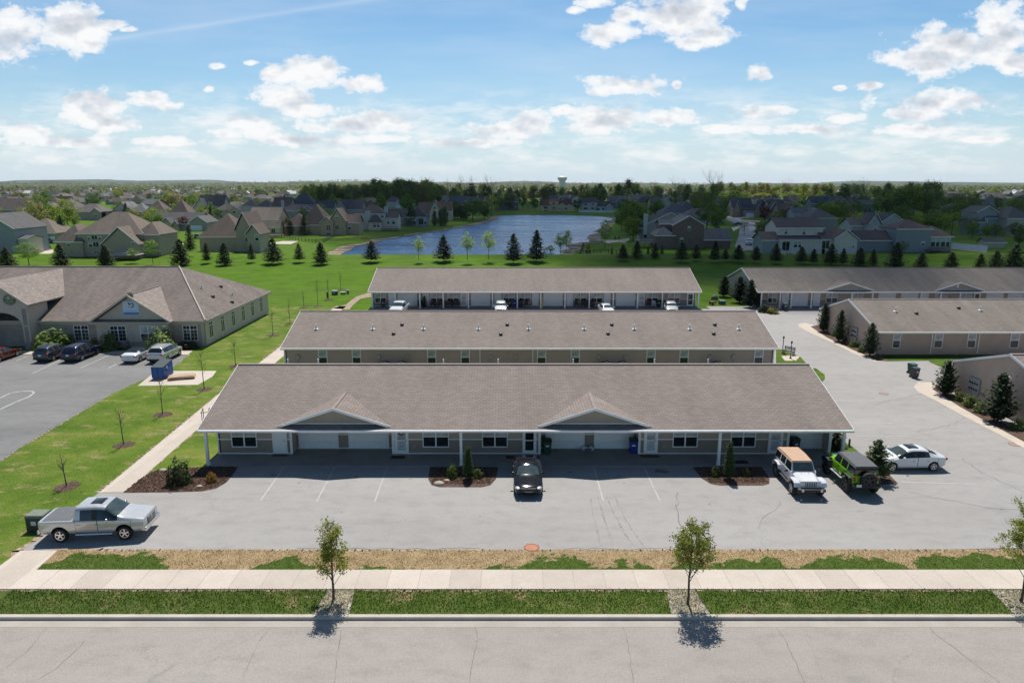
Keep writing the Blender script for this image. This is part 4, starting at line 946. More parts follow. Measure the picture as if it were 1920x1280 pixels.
# ---------------------------------------------------------------- vehicles
M_tyre = plain('tyre_rubber', (.018,.018,.019), .85, var=.25, sc=8); M_rim = plain('alloy_rim', (.55,.55,.56), .3, .8)
M_rimd = plain('dark_rim', (.03,.03,.032), .4, .3); M_cglass = glassm('car_glass', (.05,.075,.078), .03, .7); M_tint = glassm('tinted_glass', (.014,.018,.02), .04, .75)
M_trimb = plain('black_plastic', (.02,.02,.021), .6); M_chrome = plain('chrome', (.7,.7,.7), .15, .95, var=.03)
M_lamp = plain('headlamp_lens', (.62,.64,.66), .12, .2); M_tail = plain('tail_lamp', (.35,.012,.012), .25); M_plate = plain('number_plate', (.62,.64,.66), .5, var=.1)
M_well = plain('wheel_well', (.008,.008,.008), .9)
def wheel_meshes(r, w, rim, spokes=5, rr=.64):
    def mk():
        t = MB().lathe([(r*rr,-w/2),(r*.9,-w/2),(r*.985,-w*.34),(r,-w*.2),(r,w*.2),(r*.985,w*.34),(r*.9,w/2),(r*rr,w/2),(r*rr,-w/2)], 28, 0, Matrix.Rotation(PI/2,4,'X'), False)
        m = MB().lathe([(r*rr*1.02,-w*.44),(r*rr*.9,-w*.42),(r*rr*.86,-w*.2),(.02,-w*.16)], 24, 1, Matrix.Rotation(-PI/2,4,'X'), False)
        m.lathe([(r*rr*1.02,-w*.44),(r*rr*.9,-w*.42),(r*rr*.86,-w*.2),(.02,-w*.16)], 24, 1, Matrix.Rotation(PI/2,4,'X'), False)
        for s in (1,-1):
            m.lathe([(r*rr*1.01,.49*w*s),(r*rr*.88,.47*w*s)], 24, 0, Matrix.Rotation(-PI/2,4,'X'), False)
            m.lathe([(.0,.44*w*s),(r*.17,.44*w*s),(r*.19,.36*w*s)], 12, 0, Matrix.Rotation(-PI/2,4,'X'))
            for k in range(spokes):
                M_ = Matrix.Rotation(2*PI*k/spokes,4,'Y')
                m.add([(-r*.09,.40*w*s,0),(r*.09,.40*w*s,0),(r*.10,.46*w*s,r*rr*.93),(-r*.10,.46*w*s,r*rr*.93),(-r*.09,.3*w*s,0),(r*.09,.3*w*s,0),(r*.10,.36*w*s,r*rr*.93),(-r*.10,.36*w*s,r*rr*.93)],[(0,1,2,3),(4,7,6,5),(0,3,7,4),(1,5,6,2),(3,2,6,7)],0,M_)
        return t.mesh('wheel',[M_tyre],True,40), m.mesh('rim',[rim,M_well])
    return cache(('wheel',r,w,rim.name,spokes), mk)
def wheels(t, xf, xr, y, r, w=.24, rim=None, spokes=5):
    a, b = wheel_meshes(r, w, rim or M_rim, spokes)
    for x in (xf, xr):
        for s in (-1,1):
            o = put('wheel', a, t, (x,s*y,r)); put('rim', b, o)
def split_mesh(me, names):
    """cut a mesh into one mesh per material slot"""
    out = {}
    for i, nm in enumerate(names):
        fs = [p for p in me.polygons if p.material_index == i]
        if not fs: continue
        ix = {}; v = []; f = []
        for p in fs:
            f.append([])
            for vi in p.vertices:
                if vi not in ix: ix[vi] = len(v); v.append(me.vertices[vi].co[:])
                f[-1].append(ix[vi])
        m = bpy.data.meshes.new(nm); m.from_pydata(v,[],f); m.polygons.foreach_set('use_smooth',[True]*len(f))
        out[i] = m
    return out
def car_body(t, st, wheels_, r_arch, body, cab, glass=M_cglass, roofmat=None, tonneau=None, sharp=()):
    """st: stations (x, zb, zs, zt, ws, wt); cab: dict of (i,j) -> ('side'|'front'|'rear'|'roof')"""
    rows = []
    for (x,zb,zs,zt,ws,wt) in st:
        h = [(0,zb),(ws*.86,zb),(ws*.97,zb+.10),(ws,zb+(zs-zb)*.55),(ws*.985,zs-.015),(ws*.94 if zt-zs<.2 else ws*.955,zs+.012),(wt*1.0,zt-(.06 if zt-zs>.25 else .02)),(wt*.86,zt),(0,zt+(.025 if zt-zs>.25 else .015))]
        rows.append([(x,y,z) for y,z in h] + [(x,-y,z) for y,z in h[-2:0:-1]])
    n = len(rows[0]); v = [p for r in rows for p in r]; f = []; mi = []
    names = ['body']; mats = [body]
    def slot(nm, mt):
        names.append(nm); mats.append(mt); return len(names)-1
    slots = {}
    for i in range(len(st)-1):
        for k in range(n):
            f.append((i*n+k, i*n+(k+1)%n, (i+1)*n+(k+1)%n, (i+1)*n+k)); s = 0
            kk = k if k < 8 else n-1-k; side = 'L' if k < 8 else 'R'
            for (a,b), kind in cab.items():
                if a <= i < b:
                    if kind in ('side','quarter') and kk == 5:
                        key = (a,b,side)
                        if key not in slots: slots[key] = slot('side_window', glass if kind == 'side' else M_tint)
                        s = slots[key]
                    elif kind in ('front','rear') and kk in (6,7):
                        if kind not in slots: slots[kind] = slot('windshield' if kind == 'front' else 'rear_window', M_cglass if kind == 'front' else glass)
                        s = slots[kind]
                    elif kind == 'roof' and kk in (6,7):
                        if 'roof' not in slots: slots['roof'] = slot('roof', roofmat)
                        s = slots['roof']
                    elif kind == 'sunroof' and kk == 7:
                        if 'sun' not in slots: slots['sun'] = slot('sunroof', M_tint)
                        s = slots['sun']
                    elif kind == 'bed' and kk in (6,7):
                        if 'bed' not in slots: slots['bed'] = slot('tonneau_cover', tonneau)
                        s = slots['bed']
                    elif kind == 'pillar' and kk == 5:
                        if 'pil' not in slots: slots['pil'] = slot('pillar', M_trimb)
                        s = slots['pil']
                    elif kind == 'door' and kk in (2,3,4):
                        key = ('d',a,b,side)
                        if key not in slots: slots[key] = slot('door', body)
                        s = slots[key]
            mi.append(s)
    f.append(tuple(range(n))[::-1]); mi.append(0); f.append(tuple(range((len(st)-1)*n, len(st)*n))); mi.append(0)
    # sills in black along the bottom row
    me = bpy.data.meshes.new('body'); me.from_pydata(v,[],f); 
    for m in mats: me.materials.append(m)
    wi = len(mats); me.materials.append(M_well); mats.append(M_well); names.append('wheel_arch')
    me.polygons.foreach_set('material_index', mi)
    bm = bmesh.new(); bm.from_mesh(me); bmesh.ops.recalc_face_normals(bm, faces=bm.faces)
    cl = bm.edges.layers.float.new('crease_edge')
    bm.verts.ensure_lookup_table()
    for e in bm.edges:
        a, b = sorted(x.index for x in e.verts); ia, ib = a//n, b//n
        if ia == ib and ia in sharp: e[cl] = .85
        if ia != ib and (a % n) == (b % n) and (a % n) in (4,5,n-4,n-5): e[cl] = .45
    bm.to_mesh(me); bm.free()
    o = bpy.data.objects.new('tmp', me); COL.objects.link(o)
    sb = o.modifiers.new('s','SUBSURF'); sb.levels = 2; sb.render_levels = 2
    cb = MB()
    for x in wheels_:
        for s in (-1,1): cb.lathe([(r_arch,-.28),(r_arch,.28)], 24, 0, Matrix.Translation((x,s*(st[len(st)//2][4]-.02),r_arch*.86)) @ Matrix.Rotation(PI/2,4,'X'))
    cm = bpy.data.meshes.new('cut'); cm.from_pydata(cb.v,[],cb.f)
    b2 = bmesh.new(); b2.from_mesh(cm); bmesh.ops.recalc_face_normals(b2, faces=b2.faces); b2.to_mesh(cm); b2.free()
    for m in mats: cm.materials.append(m)
    cm.polygons.foreach_set('material_index', [wi]*len(cm.polygons))
    co_ = bpy.data.objects.new('tmpc', cm); COL.objects.link(co_)
    bo = o.modifiers.new('b','BOOLEAN'); bo.operation = 'DIFFERENCE'; bo.object = co_; bo.solver = 'EXACT'
    dg = bpy.context.evaluated_depsgraph_get(); ev = bpy.data.meshes.new_from_object(o.evaluated_get(dg))
    bpy.data.objects.remove(o); bpy.data.objects.remove(co_)
    parts = split_mesh(ev, names)
    for i, m in parts.items():
        m.materials.append(mats[i])
        if names[i] == 'door':
            m.materials.append(M_well); bd = bmesh.new(); bd.from_mesh(m); r_ = bmesh.ops.inset_region(bd, faces=bd.faces[:], thickness=.018, use_boundary=True, use_even_offset=True)
            for f_ in r_['faces']: f_.material_index = 1
            bd.to_mesh(m); bd.free()
        m.set_sharp_from_angle(angle=math.radians(38)); put(names[i], m, t)
def blob(t, name, mat, x, y, z, sx, sy, sz, rz=0):
    me = cache(('blob',name,mat.name), lambda: MB().add([tuple(c for c in v) for v in iv], ifc).mesh(name,[mat],True))
    o = put(name, me, t, (x,y,z), rz); o.scale = (sx,sy,sz); return o
def bx(t, name, mat, x0,x1,y0,y1,z0,z1, bev=.0):
    g = MB().box(x0,x1,y0,y1,z0,z1); me = g.mesh(name,[mat])
    if bev:
        bm = bmesh.new(); bm.from_mesh(me); bmesh.ops.bevel(bm, geom=bm.edges[:], offset=bev, segments=2, affect='EDGES', profile=.6); bm.to_mesh(me); bm.free()
        me.polygons.foreach_set('use_smooth',[True]*len(me.polygons)); me.set_sharp_from_angle(angle=math.radians(35))
    return put(name, me, t)
def dress(t, L, W, zl, zt, zm, xm, plate=True, grille=None, bumper=None, mcol=None):
    """lamps, plates, mirrors, grille"""
    for s in (-1,1):
        blob(t,'headlight',M_lamp, L/2-.20, s*W*.36, zl, .22,.15,.085, -s*.35)
        blob(t,'taillight',M_tail, -L/2+.12, s*W*.39, zt, .10,.16,.10)
        m = blob(t,'mirror',mcol or M_trimb, xm, s*(W/2+.10), zm, .08,.12,.08)
    if plate:
        bx(t,'number_plate',M_plate,-L/2-.02,-L/2+.03,-.16,.16,zt-.22,zt-.06)
    if grille: bx(t,'grille',grille, L/2-.14,L/2+.012,-W*.26,W*.26,zl-.17,zl+.03,.03)
    if bumper: bx(t,'bumper',bumper, L/2-.2,L/2+.03,-W*.40,W*.40,.26,.44,.05)
def seams(t, xs_, W, z0, z1):
    for x in xs_:
        for s in (-1,1):
            bx(t,'door_handle',M_trimb if W < 0 else M_metal, x-.10,x+.06,s*(abs(W)/2-.012)-.02,s*(abs(W)/2-.012)+.02,z1-.14,z1-.10)
def sedan(label, loc, rz, col, L=4.85, W=1.84, hgt=1.46, rim=M_rim, spokes=5, group=None, mat=None, sunroof=False, roofglass=False, grille=M_trimb, name='parked_sedan', cat='car'):
    t = thing(name, label, cat, loc, rz, group); k = L/4.85; w = W/2; m = mat or paint('paint_'+name, col)
    dz = hgt-1.46
    st = [(2.42*k,.34,.58,.62,w*.66,w*.5),(2.28*k,.22,.66,.72,w*.88,w*.66),(1.75*k,.19,.76,.86,w*.98,w*.72),(.98*k,.18,.88,.98,w,w*.80),(.30*k,.18,.93,1.40+dz,w,w*.63),
          (-.08*k,.18,.94,1.455+dz,w,w*.64),(-.18*k,.18,.94,1.46+dz,w,w*.645),(-.92*k,.18,.96,1.42+dz,w,w*.62),(-1.05*k,.18,.96,1.38+dz,w*.995,w*.62),(-1.72*k,.2,.97,1.10,w*.985,w*.70),(-2.22*k,.24,.93,1.03,w*.93,w*.72),(-2.42*k,.36,.80,.88,w*.78,w*.58)]
    cab = {(3,5):'side',(5,6):'pillar',(6,7):'side',(7,8):'pillar',(3,4):'front',(8,9):'rear',(4,6):'door',(6,8):'door'}
    cab = {(3,4):'front',(8,9):'rear',(4,5):'side',(5,6):'pillar',(6,7):'side',(7,8):'pillar'}
    if sunroof: cab[(5,6)] = 'pillar'; 
    if roofglass: cab[(4,8)] = 'roof'
    cab2 = dict(cab); cab2[(3,5)] = 'side'; cab2[(2,6)] = 'door'; cab2[(6,9)] = 'door'; del cab2[(4,5)]
    car_body(t, st, (1.42*k,-1.42*k), .37, m, cab2, glass=M_tint, roofmat=M_tint)
    if sunroof: bx(t,'sunroof',M_tint,-.55*k,.12*k,-.38,.38,1.452+dz,1.492+dz,.012)
    wheels(t, 1.42*k, -1.42*k, w-.115, .335, .22, rim, spokes)
    dress(t, L, W, .66, .84, 1.0, .72*k, grille=grille, mcol=m)
    seams(t, (.02,-.98), W, .3, .86)
    return t
def suv(label, loc, rz, col, L=4.7, W=1.88, hgt=1.72, group=None, mat=None, rails=True, name='parked_suv', cat='car', van=False, tail=.98, gl=None):
    t = thing(name, label, cat, loc, rz, group); k = L/4.7; w = W/2; m = mat or paint('paint_'+name, col)
    st = [(2.34*k,.40,.74,.80,w*.72,w*.56),(2.22*k,.27,.86,.94,w*.92,w*.72),(1.70*k,.25,.96,1.06,w*.99,w*.78),(1.05*k,.25,1.04,1.13,w,w*.84),(.40*k,.25,1.08,hgt-.07,w,w*.70),
          (-.05*k,.25,1.09,hgt-.01,w,w*.71),(-.15*k,.25,1.09,hgt,w,w*.71),(-1.05*k,.25,1.10,hgt-.01,w,w*.70),(-1.15*k,.25,1.10,hgt-.015,w,w*.70),(-1.85*k,.25,1.11,hgt-.06,w*.99,w*.66),(-2.16*k,.3,1.10,1.16 if not van else 1.2,w*.96,w*.74),(-2.34*k,.42,.95,1.02,w*.86,w*.70)]
    cab = {(3,4):'front',(9,10):'rear',(3,5):'side',(5,6):'pillar',(6,7):'side',(7,8):'pillar',(8,9):'quarter',(2,6):'door',(6,8):'door'}
    car_body(t, st, (1.38*k,-1.38*k), .40, m, cab, glass=gl or M_tint)
    wheels(t, 1.38*k, -1.38*k, w-.12, .365, .235)
    dress(t, L, W, .82, tail, 1.12, .80*k, grille=M_trimb, mcol=m)
    if rails:
        for s in (-1,1): MB().tube([(.2*k,s*w*.62,hgt-.03),(.1*k,s*w*.62,hgt+.04),(-1.5*k,s*w*.6,hgt+.03),(-1.65*k,s*w*.6,hgt-.06)], .022, 6).build('roof_rail', M_metal, t)
    bx(t,'bumper',M_trimb,-L/2-.03,-L/2+.2,-w*.84,w*.84,.36,.55,.05); seams(t, (.05,-1.0), W, .4, 1.02)
    return t
P_silver = paint('silver_paint', (.60,.595,.585), .35, .18); P_white = paint('white_paint', (.72,.73,.73)); P_black = paint('black_paint', (.010,.011,.016), 0, .05, .1, .03)
P_black.node_tree.nodes['Principled BSDF'].inputs['Specular IOR Level'].default_value = .32
P_lime = paint('lime_paint', (.20,.50,.008), .0); P_red = paint('red_paint', (.16,.008,.008), .2); P_navy = paint('navy_paint', (.008,.014,.05), .2, .25); P_slate = paint('slate_paint', (.045,.06,.075), .4, .3); P_blue = paint('blue_paint', (.02,.05,.11), .3)
def pickup(label, loc, rz, mat, group=None, name='pickup_truck', cover=True):
    t = thing(name, label, 'pickup truck', loc, rz, group); w = 1.0
    ton = plain('tonneau_vinyl', (.10,.105,.11), .7, var=.15)
    st = [(2.90,.50,.96,1.02,w*.86,w*.74),(2.84,.42,1.06,1.16,w*.96,w*.84),(2.2,.42,1.12,1.25,w*.99,w*.87),(1.42,.42,1.16,1.30,w,w*.87),(.76,.42,1.18,1.86,w,w*.74),(.28,.42,1.19,1.92,w,w*.76),(.18,.42,1.19,1.925,w,w*.76),(-.72,.42,1.2,1.91,w,w*.76),(-.86,.42,1.2,1.89,w,w*.76),(-1.0,.42,1.2,1.27,w,w*.86),(-1.06,.42,1.2,1.245,w,w*.9),(-2.72,.42,1.2,1.245,w*.99,w*.9),(-2.86,.5,1.18,1.225,w*.97,w*.88)]
    car_body(t, st, (1.78,-1.74), .50, mat, {(3,4):'front',(8,9):'rear',(3,5):'side',(5,6):'pillar',(6,7):'side',(2,5):'door',(5,8):'door',(10,11):'bed'}, glass=M_tint, tonneau=ton if cover else M_well, sharp=(0,1,4,8,9,10,11,12))
    t_ = t
    wheels(t, 1.78, -1.74, .865, .41, .29, M_chrome, 5)
    for s in (-1,1):
        blob(t,'headlight',M_lamp,2.70,s*.74,.96,.13,.20,.13,-s*.2); bx(t,'taillight',M_tail,-2.89,-2.76,s*.86-.08,s*.86+.08,.85,1.15,.03)
        blob(t,'mirror',M_chrome,.98,s*1.17,1.28,.09,.13,.12)
        MB().tube([(1.15,s*1.02,.44),(-.85,s*1.02,.44)], .055, 8).build('running_board', M_chrome, t)
    gg = bx(t,'grille',M_trimb,2.72,2.925,-.50,.50,.74,1.09,.03)
    for a in (.82,.91,1.0): MB().box(2.92,2.938,-.46,.46,a-.012,a+.012).build('grille_bar', M_chrome, gg)
    MB().box(2.92,2.94,-.03,.03,.75,1.08).box(2.918,2.945,-.52,.52,1.07,1.12).build('grille_surround', M_chrome, gg)
    bx(t,'bumper',M_chrome,2.7,3.0,-.95,.95,.46,.72,.06); bx(t,'bumper',M_chrome,-3.0,-2.84,-.92,.92,.5,.72,.05); bx(t,'number_plate',M_plate,2.97,2.99,-.15,.15,.5,.62)
    seams(t, (.36,-.66), 2.0, .5, 1.12)
    return t
pk = pickup('silver crew-cab pickup with grey bed cover at the left end of the lot', (-22.95,36.42,.004), .085, P_silver)
pk.scale = (.955,1.0,1.0)
bx(pk,'sunroof',M_tint,-.2,.45,-.36,.36,1.925,1.955,.01)
def jeep(label, loc, rz, mat, topmat, lift=0.0, rim=M_rim, name='off_road_vehicle', flare=None, group=None):
    t = thing(name, label, 'off-road vehicle', loc, rz, group); z = lift; w = .78
    flare = flare or M_trimb; r = .42 + lift*.5
    b = MB()
    b.ext([(-2.05,.62+z),(-2.05,1.18+z),(-1.98,1.22+z),(.62,1.22+z),(.72,1.18+z),(.72,.55+z),(-.95,.55+z),(-1.0,.62+z)], 'y', -w, w)
    bm_ = b.mesh('body',[mat]); bmx = bmesh.new(); bmx.from_mesh(bm_); bmesh.ops.bevel(bmx, geom=bmx.edges[:], offset=.045, segments=2, affect='EDGES'); bmx.to_mesh(bm_); bmx.free(); bm_.polygons.foreach_set('use_smooth',[True]*len(bm_.polygons)); bm_.set_sharp_from_angle(angle=math.radians(35))
    put('body', bm_, t)
    h = MB(); V = []
    for x, y, z0, z1 in ((.70,.70,.62,1.20),(1.3,.64,.62,1.17),(1.90,.56,.62,1.09)):
        V += [(x,-y,z0+z),(x,y,z0+z),(x,y*.97,z1-.1+z),(x,y*.72,z1+z),(x,-y*.72,z1+z),(x,-y*.97,z1-.1+z)]
    h.add(V, [(i*6+k,i*6+(k+1)%6,(i+1)*6+(k+1)%6,(i+1)*6+k) for i in range(2) for k in range(6)] + [(5,4,3,2,1,0),(12,13,14,15,16,17)])
    hd = h.build('hood', mat, t, smooth=True, angle=30)
    for s in (-1,1): blob(hd,'hood_vent',M_trimb,.98,s*.22,1.185+z,.07,.025,.02)
    g_ = bx(t,'grille',mat,1.88,1.98,-.60,.60,.70+z,1.12+z,.04)
    for k in range(7): MB().box(1.976,1.986,-.30+k*.1-.026,-.30+k*.1+.026,.76+z,1.04+z).build('grille_slot', M_well, g_)
    for s in (-1,1):
        MB().lathe([(0,.05),(.085,.035),(.105,0)], 16, 0, Matrix.Translation((1.975,s*.46,.94+z)) @ Matrix.Rotation(PI/2,4,'Y')).build('headlight', M_lamp, t)
        for xw, x0, x1 in ((1.38,.86,1.98),(-1.42,-2.0,-.86)):
            pf = [(x0-.02,.62+z),(x0+.12,.98+z),(x0+.3,1.04+z),(x1-.3,1.04+z),(x1-.1,.96+z),(x1,.72+z),(x1-.06,.72+z),(x1-.16,.90+z),(x1-.34,.97+z),(x0+.34,.97+z),(x0+.2,.92+z),(x0+.06,.62+z)]
            MB().ext(pf, 'y', min(s*.60,s*.95), max(s*.60,s*.95)).build('fender', mat if (flare is mat) else flare, t)
        # doors and windows
        for x0, x1 in ((-.28,.62),(-1.12,-.32)):
            d_ = bx(t,'door',mat,x0,x1,s*w-.012,s*w+.028,.62+z,1.21+z,.018); bx(d_,'handle',M_trimb,x0+.06,x0+.2,s*(w+.03)-.015,s*(w+.03)+.015,1.06+z,1.1+z)
        hb = MB(); yb_, yt = s*.765, s*.66
        def pane(nm, x0, x1, x2, x3): MB().add([(x0,yb_,1.24+z),(x1,yb_,1.24+z),(x2,yt,1.70+z),(x3,yt,1.70+z),(x0,yb_-s*.03,1.24+z),(x1,yb_-s*.03,1.24+z),(x2,yt-s*.03,1.70+z),(x3,yt-s*.03,1.70+z)], [(0,1,2,3),(4,7,6,5),(0,4,5,1),(1,5,6,2),(2,6,7,3),(3,7,4,0)]).build(nm, M_tint, t)
        pane('side_window',-.26,.58,.34,-.26); pane('side_window',-1.10,-.36,-.36,-1.10); pane('side_window',-2.0,-1.2,-1.2,-1.94)
        for xa, xb, xc, xd in ((-.36,-.26,-.26,-.36),(-1.2,-1.10,-1.10,-1.2)):
            MB().add([(xa,yb_+s*.002,1.22+z),(xb,yb_+s*.002,1.22+z),(xc,yt+s*.002,1.72+z),(xd,yt+s*.002,1.72+z),(xa,yb_-s*.05,1.22+z),(xb,yb_-s*.05,1.22+z),(xc,yt-s*.05,1.72+z),(xd,yt-s*.05,1.72+z)], [(0,1,2,3),(4,7,6,5),(0,4,5,1),(1,5,6,2),(2,6,7,3),(3,7,4,0)]).build('pillar', mat, t)
        blob(t,'mirror',M_trimb,.62,s*.98,1.24+z,.06,.12,.09)
        MB().box(-.8,.75,min(s*.78,s*.92),max(s*.78,s*.92),.47+z,.53+z).build('side_step', M_metal if lift else M_trimb, t)
        bx(t,'taillight',M_tail,-2.10,-2.03,s*.68-.07,s*.68+.07,.84+z,1.08+z,.02)
    # windshield
    yb2, yt2 = .70,.62
    MB().add([(.74,-yb2,1.2+z),(.74,yb2,1.2+z),(.40,yt2,1.74+z),(.40,-yt2,1.74+z),(.67,-yb2,1.2+z),(.67,yb2,1.2+z),(.33,yt2,1.74+z),(.33,-yt2,1.74+z)], [(0,1,2,3),(4,7,6,5),(0,4,5,1),(1,5,6,2),(2,6,7,3),(3,7,4,0)]).build('windshield_frame', mat, t)
    MB().add([(.735,-.62,1.25+z),(.735,.62,1.25+z),(.435,.56,1.70+z),(.435,-.56,1.70+z)], [(0,1,2,3)]).build('windshield', M_cglass, t).location = (.012,0,.004)
    tp = MB().add([(.46,-.66,1.70+z),(.46,.66,1.70+z),(-2.02,.70,1.66+z),(-2.02,-.70,1.66+z),(.40,-.58,1.80+z),(.40,.58,1.80+z),(-.8,.62,1.83+z),(-.8,-.62,1.83+z),(-2.0,.62,1.78+z),(-2.0,-.62,1.78+z)], [(3,2,1,0),(0,1,5,4),(4,5,6,7),(7,6,8,9),(9,8,2,3),(1,2,8,6,5),(0,4,7,9,3)])
    tp.build('roof', topmat, t, smooth=True, angle=30)
    bk = MB().add([(-2.04,-.74,1.2+z),(-2.04,.74,1.2+z),(-1.98,.67,1.70+z),(-1.98,-.67,1.70+z),(-1.95,-.74,1.2+z),(-1.95,.74,1.2+z),(-1.9,.67,1.70+z),(-1.9,-.67,1.70+z)], [(0,1,2,3),(4,7,6,5),(0,4,5,1),(1,5,6,2),(2,6,7,3),(3,7,4,0)])
    bk.build('rear_window', M_tint, t)
    bx(t,'bumper',M_trimb,1.98,2.28,-.80,.80,.52+z*.8,.70+z*.8,.04); bx(t,'bumper',M_trimb,-2.32,-2.05,-.80,.80,.5+z*.8,.68+z*.8,.04)
    bx(t,'number_plate',M_plate,-2.345,-2.325,.36,.66,.58+z,.74+z)
    for s in (-1,1): MB().lathe([(0,.03),(.07,.03),(.085,0)], 12, 0, Matrix.Translation((2.27,s*.55,.61+z*.8)) @ Matrix.Rotation(PI/2,4,'Y')).build('fog_lamp', M_lamp, t)
    wheels(t, 1.38, -1.42, .80, r, .27, rim, 5)
    a, c = wheel_meshes(r, .27, rim, 5); sw = put('spare_wheel', a, t, (-2.24,-.05,.98+z), PI/2); put('rim', c, sw)
    return t
jw = jeep('white off-road vehicle with tan soft top parked facing the street by the end garage', (18.5,42.9,.004), -PI/2-.02, paint('jeep_white', (.70,.70,.72)), plain('tan_soft_top', (.46,.30,.20), .8, var=.06), flare=None)
jg = jeep('lime green off-road vehicle with black top and rear spare wheel, nose to the building', (22.0,43.3,.004), PI/2, P_lime, plain('black_soft_top', (.085,.088,.095), .75, var=.1), lift=.14, rim=M_rimd)
for c in jw.children:
    if c.name.startswith('fender'): c.data = c.data.copy(); c.data.materials[0] = jw.children[0].data.materials[0]
for j in (jw, jg): j.scale = (1.03,1.05,1.02)
for k in range(3):
    q = k % 2
st_ = MB().lathe([(0,.012),(.055,.01),(.06,0)], 12, 0, Matrix.Translation((-2.05,-.5,1.50)) @ Matrix.Rotation(-PI/2,4,'Y')).lathe([(0,.012),(.055,.01),(.06,0)], 12, 0, Matrix.Translation((-2.06,-.5,1.36)) @ Matrix.Rotation(-PI/2,4,'Y')).build('sticker', M_plate, jg)
bl = sedan('black sedan parked nose to the street in the middle of the lot', (1.02,43.25,.004), -PI/2, None, 4.98, 1.85, 1.45, mat=P_black, grille=M_trimb)
MB().tube([(2.49,.30*math.cos(a),.56+.085*math.sin(a)) for a in [2*PI*k/20 for k in range(21)]], .014, 5, cap=False).build('grille_ring', M_chrome, bl)
ws = sedan('white sedan with sunroof parked side-on in the drive, facing the building', (27.15,46.0,.004), PI+.03, None, 4.87, 1.86, 1.47, mat=P_white, sunroof=True)
# cars in the office lot
def at(px, py, L): p = G(px, py); return (p.x, p.y+L/2, .01)
suv('dark slate compact SUV parked by the office, left of the navy minivan', at(76,681,4.6), PI/2, None, 4.6, 1.85, 1.68, mat=P_slate)
suv('navy blue minivan parked by the office next to the slate SUV', at(128,681,5.1), PI/2, None, 5.1, 1.99, 1.75, mat=P_navy, name='parked_minivan', van=True, rails=False)
sedan('white electric sedan with black glass roof parked by the office', at(240,683,4.7), PI/2, None, 4.7, 1.85, 1.44, mat=P_white, roofglass=True)
suv('silver SUV parked by the blue dumpster', at(290,683,5.0), PI/2, None, 5.0, 1.98, 1.78, mat=P_silver)
sedan('dark red sedan at the left edge of the picture, in front of the arched entry', at(-28,684,4.9), PI/2, None, 4.9, 1.86, 1.46, mat=P_red)
# cars before the third row
def X3c(px, z=1.4): return (px-960)/F*zd(106,z)
pickup('white pickup parked by the leftmost garage of the third row', (X3c(750),105.2,.01), -PI/2-.08, P_white, cover=False)
suv('white hatchback parked at the second garage of the third row, beside blue bin', (X3c(939),106.5,.01), -PI/2, None, 4.4, 1.85, 1.66, mat=P_white, rails=False, name='parked_hatchback', gl=M_cglass)
sedan('white car roof showing above the middle ridge, right of centre by the fourth garage', (X3c(1136),105.6,.01), -PI/2+.1, None, 4.8, 1.84, 1.45, mat=P_white)
suv('silver hatchback parked near the right end of the third row', (X3c(1259),106.2,.01), -PI/2-.12, None, 4.4, 1.84, 1.66, mat=P_silver, rails=False, name='parked_hatchback', gl=M_cglass)
# cars in the streets beyond
def far(px, py): p = G(px, py); return (p.x, p.y, .03)
sedan('dark blue car standing in the side street right of the brick house', far(1383,422), 2.75, None, mat=P_blue)
suv('black SUV parked in front of the brick hip-roofed house at far left', far(77,468), PI+.1, None, 5.2, 2.0, 1.85, mat=P_black)
sedan('dark car in the garage drive behind the black SUV at far left', far(92,456), 2.2, None, mat=P_slate)
suv('dark SUV under trees by the red-brown house left of the lawn spruces', far(369,447), 2.0, None, 4.7, 1.9, 1.75, mat=P_slate)
suv('dark SUV in a drive beside the dark red tree in the shaded suburb', far(1446,427), 2.9, None, 4.8, 1.9, 1.75, mat=P_black)
uv_ = pickup('pale utility pickup standing at the end of the side street past the brick house', far(1404,459), -1.9, P_silver, cover=False)
# ---------------------------------------------------------------- vegetation
RV = random.Random(21)
M_bark = plain('bark', (.09,.07,.055), .95, var=.35, sc=2); M_twigm = plain('twigs', (.16,.13,.105), .95, var=.3)
M_leaf = leafm('leaf', None, .42); M_needle = leafm('needles', None, .15, .5, .8); M_fine = leafm('young_leaf', None, .45, .35, 1.5)
def leaf_quad(L, p, s, n=None, asp=.7):
    if n is None: n = Vector((RV.gauss(0,1),RV.gauss(0,1),RV.gauss(0,1)+.5)).normalized()
    a = n.orthogonal().normalized(); b = n.cross(a); q = RV.uniform(0,2*PI)
    u = (a*math.cos(q)+b*math.sin(q))*s; v = (b*math.cos(q)-a*math.sin(q))*s*asp
    k = len(L.v); L.v += [tuple(p-u), tuple(p-v*.8+u*.1), tuple(p+u), tuple(p+v*.8-u*.1)]; L.f.append([k,k+1,k+2,k+3]); L.m.append(0)
def limb(T, p, d, ln, r, depth, tips, spread=.55, up=.25, nseg=3, kids_=(2,3), shrink=.68):
    pts = [p]; rs = [r]; q = p; dd = d
    for i in range(nseg):
        dd = (dd + Vector((RV.gauss(0,.10),RV.gauss(0,.10),RV.gauss(0,.06)+up*.12))).normalized()
        q = q + dd*ln/nseg; pts.append(q); rs.append(r*(1-.45*(i+1)/nseg))
    T.tube(pts, rs, 5 if r > .04 else 4, cap=False)
    tips.append(q); tips += pts[2:-1] if depth < 2 else []
    if depth <= 0: return
    for k in range(RV.randint(*kids_)):
        t = RV.uniform(.55,1.0); base = pts[min(nseg, max(1,int(t*nseg+.5)))]
        ax = Vector((RV.gauss(0,1),RV.gauss(0,1),RV.gauss(0,.5))).normalized()
        nd = (dd + ax*spread + Vector((0,0,up))).normalized()
        limb(T, base, nd, ln*RV.uniform(shrink-.12,shrink+.08), rs[-1]*.72, depth-1, tips, spread, up, max(2,nseg-1), kids_, shrink)
